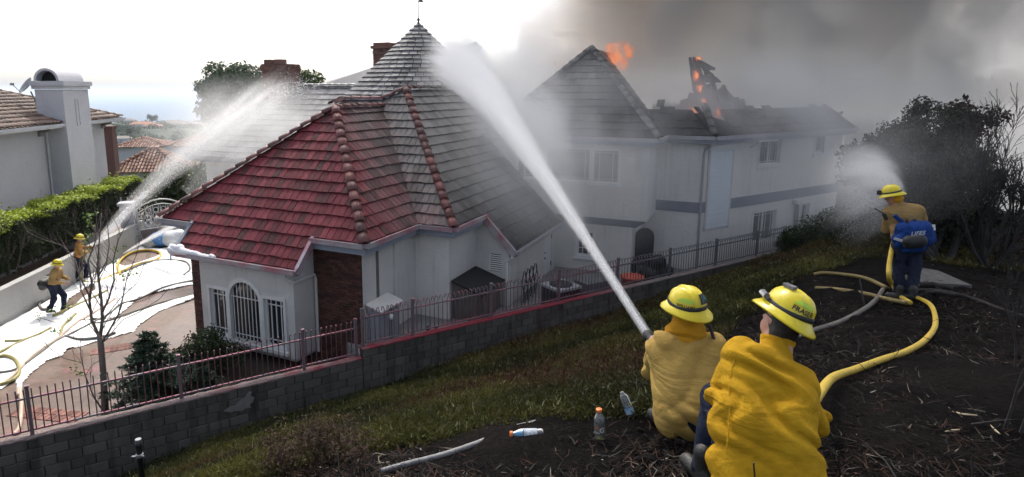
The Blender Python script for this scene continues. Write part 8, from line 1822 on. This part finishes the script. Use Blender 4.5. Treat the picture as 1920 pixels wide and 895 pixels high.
# ================================================================ water jets, spray and flames
def jet(name, P0, P1, arch, r0, r1, rho0, rho1, seed, power=1.3, label=None, drops=1500, core=None, streak=6.0, drift=(0, 0, 0), rgrow=1.0):
    """arched stream: tube-shaped volume whose density follows the stream axis; white core and flying drops as meshes"""
    P0, P1 = np.array(P0, float), np.array(P1, float); L = np.linalg.norm(P1 - P0); d = (P1 - P0) / L
    C = lambda t: P0 + (P1 - P0) * t + np.array([0, 0, 4 * arch * t * (1 - t)]) + np.array(drift) * t * t
    Rr = lambda t: r0 + (r1 - r0) * t ** rgrow
    t = volume_mat(name + '_spray'); p = t.pos(); v = t.n('VectorMath', operation='SUBTRACT'); t.l(p, v.inputs[0]); v.inputs[1].default_value = tuple(P0)
    dt = t.n('VectorMath', operation='DOT_PRODUCT'); t.l(v.outputs[0], dt.inputs[0]); dt.inputs[1].default_value = tuple(d / L); tt = dt.outputs['Value']; tc = t.math('MINIMUM', t.math('MAXIMUM', tt, 0.0), 1.0)
    # axis point
    ax = t.n('VectorMath', operation='SCALE'); ax.inputs[0].default_value = tuple(P1 - P0); t.l(tc, ax.inputs['Scale'])
    arc = t.math('MULTIPLY', t.math('MULTIPLY', tc, t.math('SUBTRACT', 1.0, tc)), 4 * arch); cz = t.n('CombineXYZ'); t.l(arc, cz.inputs[2])
    dr = t.n('VectorMath', operation='SCALE'); dr.inputs[0].default_value = tuple(drift); t.l(t.math('MULTIPLY', tc, tc), dr.inputs['Scale'])
    a1 = t.n('VectorMath', operation='ADD'); t.l(ax.outputs[0], a1.inputs[0]); t.l(cz.outputs[0], a1.inputs[1]); a2 = t.n('VectorMath', operation='ADD'); t.l(a1.outputs[0], a2.inputs[0]); t.l(dr.outputs[0], a2.inputs[1])
    rv = t.n('VectorMath', operation='SUBTRACT'); t.l(v.outputs[0], rv.inputs[0]); t.l(a2.outputs[0], rv.inputs[1]); ln = t.n('VectorMath', operation='LENGTH'); t.l(rv.outputs[0], ln.inputs[0])
    rad = t.math('ADD', r0, t.math('MULTIPLY', t.math('POWER', tc, rgrow), r1 - r0)); q = t.math('DIVIDE', ln.outputs['Value'], rad)
    sc = t.n('VectorMath', operation='SCALE'); t.l(rv.outputs[0], sc.inputs[0]); t.l(t.math('DIVIDE', 2.6, rad), sc.inputs['Scale'])
    off = t.n('CombineXYZ'); t.l(t.math('MULTIPLY', tc, streak), off.inputs[0]); off.inputs[1].default_value = seed; nv = t.n('VectorMath', operation='ADD'); t.l(sc.outputs[0], nv.inputs[0]); t.l(off.outputs[0], nv.inputs[1])
    nz = t.noise(nv.outputs[0], 1.1, 5, .65); fall = t.math('POWER', t.math('MAXIMUM', t.math('SUBTRACT', 1.0, q), 0.0), power)
    den = t.math('MULTIPLY', fall, t.math('MAXIMUM', t.math('ADD', .25, t.math('MULTIPLY', t.math('SUBTRACT', nz, .42), 6.0)), 0.0))
    rho = t.math('MULTIPLY', rho0, t.math('POWER', rho1 / rho0, tc)); den = t.math('MULTIPLY', t.math('MULTIPLY', den, rho), sstep(t, tc, 1.0, .72))
    vs = t.n('VolumePrincipled'); vs.inputs['Color'].default_value = (.998, .998, .998, 1); vs.inputs['Anisotropy'].default_value = .35; t.l(den, vs.inputs['Density']); t.l(vs.outputs[0], t.o.inputs['Volume'])
    m = MB(); ts = np.linspace(0, 1, 24); m.tube([C(a) for a in ts], [Rr(a) * 1.02 for a in ts], 14); o = m.build(name, t.m); o['kind'] = 'stuff'
    if label: o['label'] = label
    rng = np.random.default_rng(seed)
    if drops:
        tq = rng.random(drops) ** .7; u = rng.normal(size=(drops, 3)); u /= np.linalg.norm(u, axis=1, keepdims=True); rr = np.array([Rr(a) for a in tq]) * np.abs(rng.normal(0, .5, drops)) * 1.0
        P = np.array([C(a) for a in tq]) + u * rr[:, None]; P[:, 2] -= rng.random(drops) ** 2 * tq * .5; D = np.linalg.norm(P - [0, 0, CAM_Z], axis=1); s = D * .00024 * rng.uniform(.5, 1.6, drops)
        dirs = np.array([C(min(1, a + .01)) - C(a) for a in tq]); dirs /= np.linalg.norm(dirs, axis=1, keepdims=True); oc = np.array([[1, 0, 0], [-.5, .87, 0], [-.5, -.87, 0]]); sx = np.cross(dirs, [0, 0, 1.0]); sx /= np.linalg.norm(sx, axis=1, keepdims=True); sy = np.cross(dirs, sx)
        V = np.concatenate([P[:, None] + (sx[:, None] * oc[None, :, :1] + sy[:, None] * oc[None, :, 1:2]) * s[:, None, None], (P + dirs * s[:, None] * 3.2)[:, None], (P - dirs * s[:, None] * 3.2)[:, None]], 1).reshape(-1, 3)
        b = np.arange(drops)[:, None] * 5; Fq = np.concatenate([b + k for k in ([0, 1, 3], [1, 2, 3], [2, 0, 3], [1, 0, 4], [2, 1, 4], [0, 2, 4])], 1).reshape(-1, 3); od = npmesh(name + '_drops', V, Fq, M_DROP); od['kind'] = 'stuff'
    if core:
        ta, tb, ka, kb = core; ts = np.linspace(ta, tb, 90); rs = [Rr(a) * (ka + (kb - ka) * (a - ta) / (tb - ta)) * (1 + .10 * math.sin(a * 210 + 2 * math.sin(a * 97)) + rng.uniform(-.06, .06)) for a in ts]; m = MB(); m.tube([C(a) + rng.normal(0, .03, 3) * Rr(a) for a in ts], rs, 10, jit=.10); oc_ = m.build(name + '_core', M_CORE, None, True); oc_['kind'] = 'stuff'
    return C
def drop_mat():
    t = NT('water_drop'); t.base((.9, .92, .94)); t.set(Roughness=.2); tr = t.n('BsdfTranslucent'); tr.inputs[0].default_value = (.95, .95, .95, 1); mx = t.n('MixShader'); mx.inputs[0].default_value = .5; t.l(t.b.outputs[0], mx.inputs[1]); t.l(tr.outputs[0], mx.inputs[2]); t.l(mx.outputs[0], t.o.inputs[0]); return t.m
M_DROP = drop_mat()
def core_mat():
    t = NT('water_core'); t.base((.86, .88, .9)); t.set(Roughness=.35); p = t.pos(); f = t.noise(p, 30, 4, .7); tp = t.n('BsdfTransparent'); tr = t.n('BsdfTranslucent'); tr.inputs[0].default_value = (.92, .93, .95, 1); mx = t.n('MixShader'); mx.inputs[0].default_value = .55; t.l(t.b.outputs[0], mx.inputs[1]); t.l(tr.outputs[0], mx.inputs[2])
    m2 = t.n('MixShader'); t.l(t.ramp(f, [(.40, .9), (.60, .25)]), m2.inputs[0]); t.l(mx.outputs[0], m2.inputs[1]); t.l(tp.outputs[0], m2.inputs[2]); t.l(m2.outputs[0], t.o.inputs[0]); t.bump(f, .8, .03); return t.m
M_CORE = core_mat()
A = atD
jet('water_jet', A(1213, 626, 5.2), A(840, 95, 25.0), .28, .045, 1.5, 60, 1.2, 3, 1.15, None, 6500, (0, .20, .45, .12), 6, rgrow=1.55)
jet('water_jet_mist', A(1090, 430, 9.5), A(905, 140, 23.0), .2, .22, 2.4, 1.0, .9, 5, 1.1, None, 900, None, 7, (1.4, 0, -1.0))
jet('left_water_jet', nz2, A(575, 152, 27.5), .75, .06, 1.25, 7, .9, 7, 1.0, None, 4200, (0, .22, .5, .2), 4, rgrow=.7)
jet('left_jet_mist', Wp2(.6, 4, 3.0), A(600, 205, 27.0), .6, .6, 1.9, .5, .6, 9, 1.2, None, 900, None, 6, (0, 0, -1.2))
jet('far_water_jet', atD(228, 478, 27.0), atD(352, 412, 25.0), .06, .05, .22, 9, 4, 11, 1.0, None, 400, (0, .9, .5, .35), 8)
jet('ridge_spray', A(1686, 366, 11.0), A(1562, 372, 14.2), .62, .12, .9, 5.5, 1.4, 13, 1.1, None, 1500, None, 7, rgrow=.8)
jet('ridge_mist', A(1650, 345, 11.6), A(1590, 420, 13.6), .1, .4, .9, 1.4, .9, 15, 1.2, None, 900, None, 5)
def mist(name, c, r, rho, seed=0, sc=.5):
    t = volume_mat(name + '_vol'); p = t.pos(); v = t.n('VectorMath', operation='SUBTRACT'); t.l(p, v.inputs[0]); v.inputs[1].default_value = tuple(c); w = t.n('VectorMath', operation='DIVIDE'); t.l(v.outputs[0], w.inputs[0]); w.inputs[1].default_value = tuple(r); ln = t.n('VectorMath', operation='LENGTH'); t.l(w.outputs[0], ln.inputs[0])
    n = t.noise(p, sc, 4, .6); d = t.math('MULTIPLY', t.math('POWER', t.math('MAXIMUM', t.math('SUBTRACT', 1.0, ln.outputs['Value']), 0.0), 1.2), t.math('MULTIPLY', sstep(t, n, .30, .62), rho)); vs = t.n('VolumePrincipled'); vs.inputs['Color'].default_value = (.995, .993, .99, 1); vs.inputs['Anisotropy'].default_value = .2; t.l(d, vs.inputs['Density']); t.l(vs.outputs[0], t.o.inputs['Volume'])
    m = MB(); m.ico(c, 1.0, 3, r); o = m.build(name, t.m); o['kind'] = 'stuff'
mist('house_mist', A(1040, 300, 19.5), (4.6, 3.4, 3.8), .55, 1); mist('roof_mist', A(935, 165, 23.5), (3.6, 3.2, 2.8), .75, 2); mist('rear_mist', A(470, 245, 27.5), (5.5, 3.5, 2.6), .42, 3); mist('facade_smoke', A(1400, 330, 23.0), (9.0, 3.2, 4.0), .22, 4, .3); mist('roof_smoke', A(1470, 195, 22.8), (8.5, 2.6, 2.3), 1.0, 5, .5); mist('oak_smoke', A(1660, 300, 13.8), (2.6, 1.8, 1.7), .22, 8, .5); mist('gable_smoke', A(1060, 130, 26.0), (5.0, 3.0, 3.0), .5, 6, .45)
def flame(name, c, r, seed, strength=9.0, sc=2.2, label=None):
    t = volume_mat(name + '_fire'); p = t.pos(); v = t.n('VectorMath', operation='SUBTRACT'); t.l(p, v.inputs[0]); v.inputs[1].default_value = tuple(c); w = t.n('VectorMath', operation='DIVIDE'); t.l(v.outputs[0], w.inputs[0]); w.inputs[1].default_value = tuple(r); ln = t.n('VectorMath', operation='LENGTH'); t.l(w.outputs[0], ln.inputs[0])
    wr = t.n('TexNoise'); wr.inputs['Scale'].default_value = sc * .8; t.l(p, wr.inputs['Vector']); wv = t.n('VectorMath', operation='MULTIPLY_ADD'); t.l(wr.outputs['Color'], wv.inputs[0]); wv.inputs[1].default_value = (.7, .7, 1.2); t.l(p, wv.inputs[2])
    n = t.noise(t.scale(wv.outputs[0], (1, 1, .6)), sc * 1.9, 6, .7, .9); q = t.math('ADD', t.math('SUBTRACT', .66, t.math('MULTIPLY', ln.outputs['Value'], 1.1)), t.math('MULTIPLY', t.math('SUBTRACT', n, .5), 4.4)); d = sstep(t, q, .32, .62)
    em = t.n('Emission'); t.l(t.ramp(q, [(.25, (1.0, .09, .015)), (.6, (1.0, .22, .04)), (.95, (1.0, .46, .12))]), em.inputs[0]); t.l(t.math('MULTIPLY', d, strength), em.inputs[1]); ab = t.n('VolumeAbsorption'); ab.inputs[0].default_value = (.1, .08, .07, 1); t.l(t.math('MULTIPLY', d, 4.0), ab.inputs['Density']); ad = t.n('AddShader'); t.l(em.outputs[0], ad.inputs[0]); t.l(ab.outputs[0], ad.inputs[1]); t.l(ad.outputs[0], t.o.inputs['Volume'])
    m = MB(); m.ico(c, 1.15, 3, r); o = m.build(name, t.m); o['kind'] = 'stuff'
fl = 24.6
flame('flame', A(1157, 106, fl), (.90, .55, 1.0), 1, 2.4, 1.9); flame('flame', A(1178, 96, fl), (.42, .35, .6), 6, 2.2, 2.6); flame('flame', A(1142, 122, fl), (.42, .35, .5), 7, 2.2, 2.6); flame('flame', A(1110, 108, fl + .6), (.95, .5, .32), 2, 1.3, 1.8)
for px, py, D_, rx_, rz_, st_ in ((1305, 142, 22.6, .22, .36, 6), (1312, 165, 22.6, .22, .38, 5), (1321, 190, 22.5, .14, .26, 4), (1300, 213, 22.4, .30, .40, 5), (1347, 212, 22.3, .18, .40, 5), (1310, 110, 23.0, .28, .18, 4), (1018, 118, 25.0, .2, .2, 3), (1040, 120, 25.0, .14, .26, 2)): flame('flame', A(px, py, D_), (rx_, .25, rz_), 3, st_, 4.5)
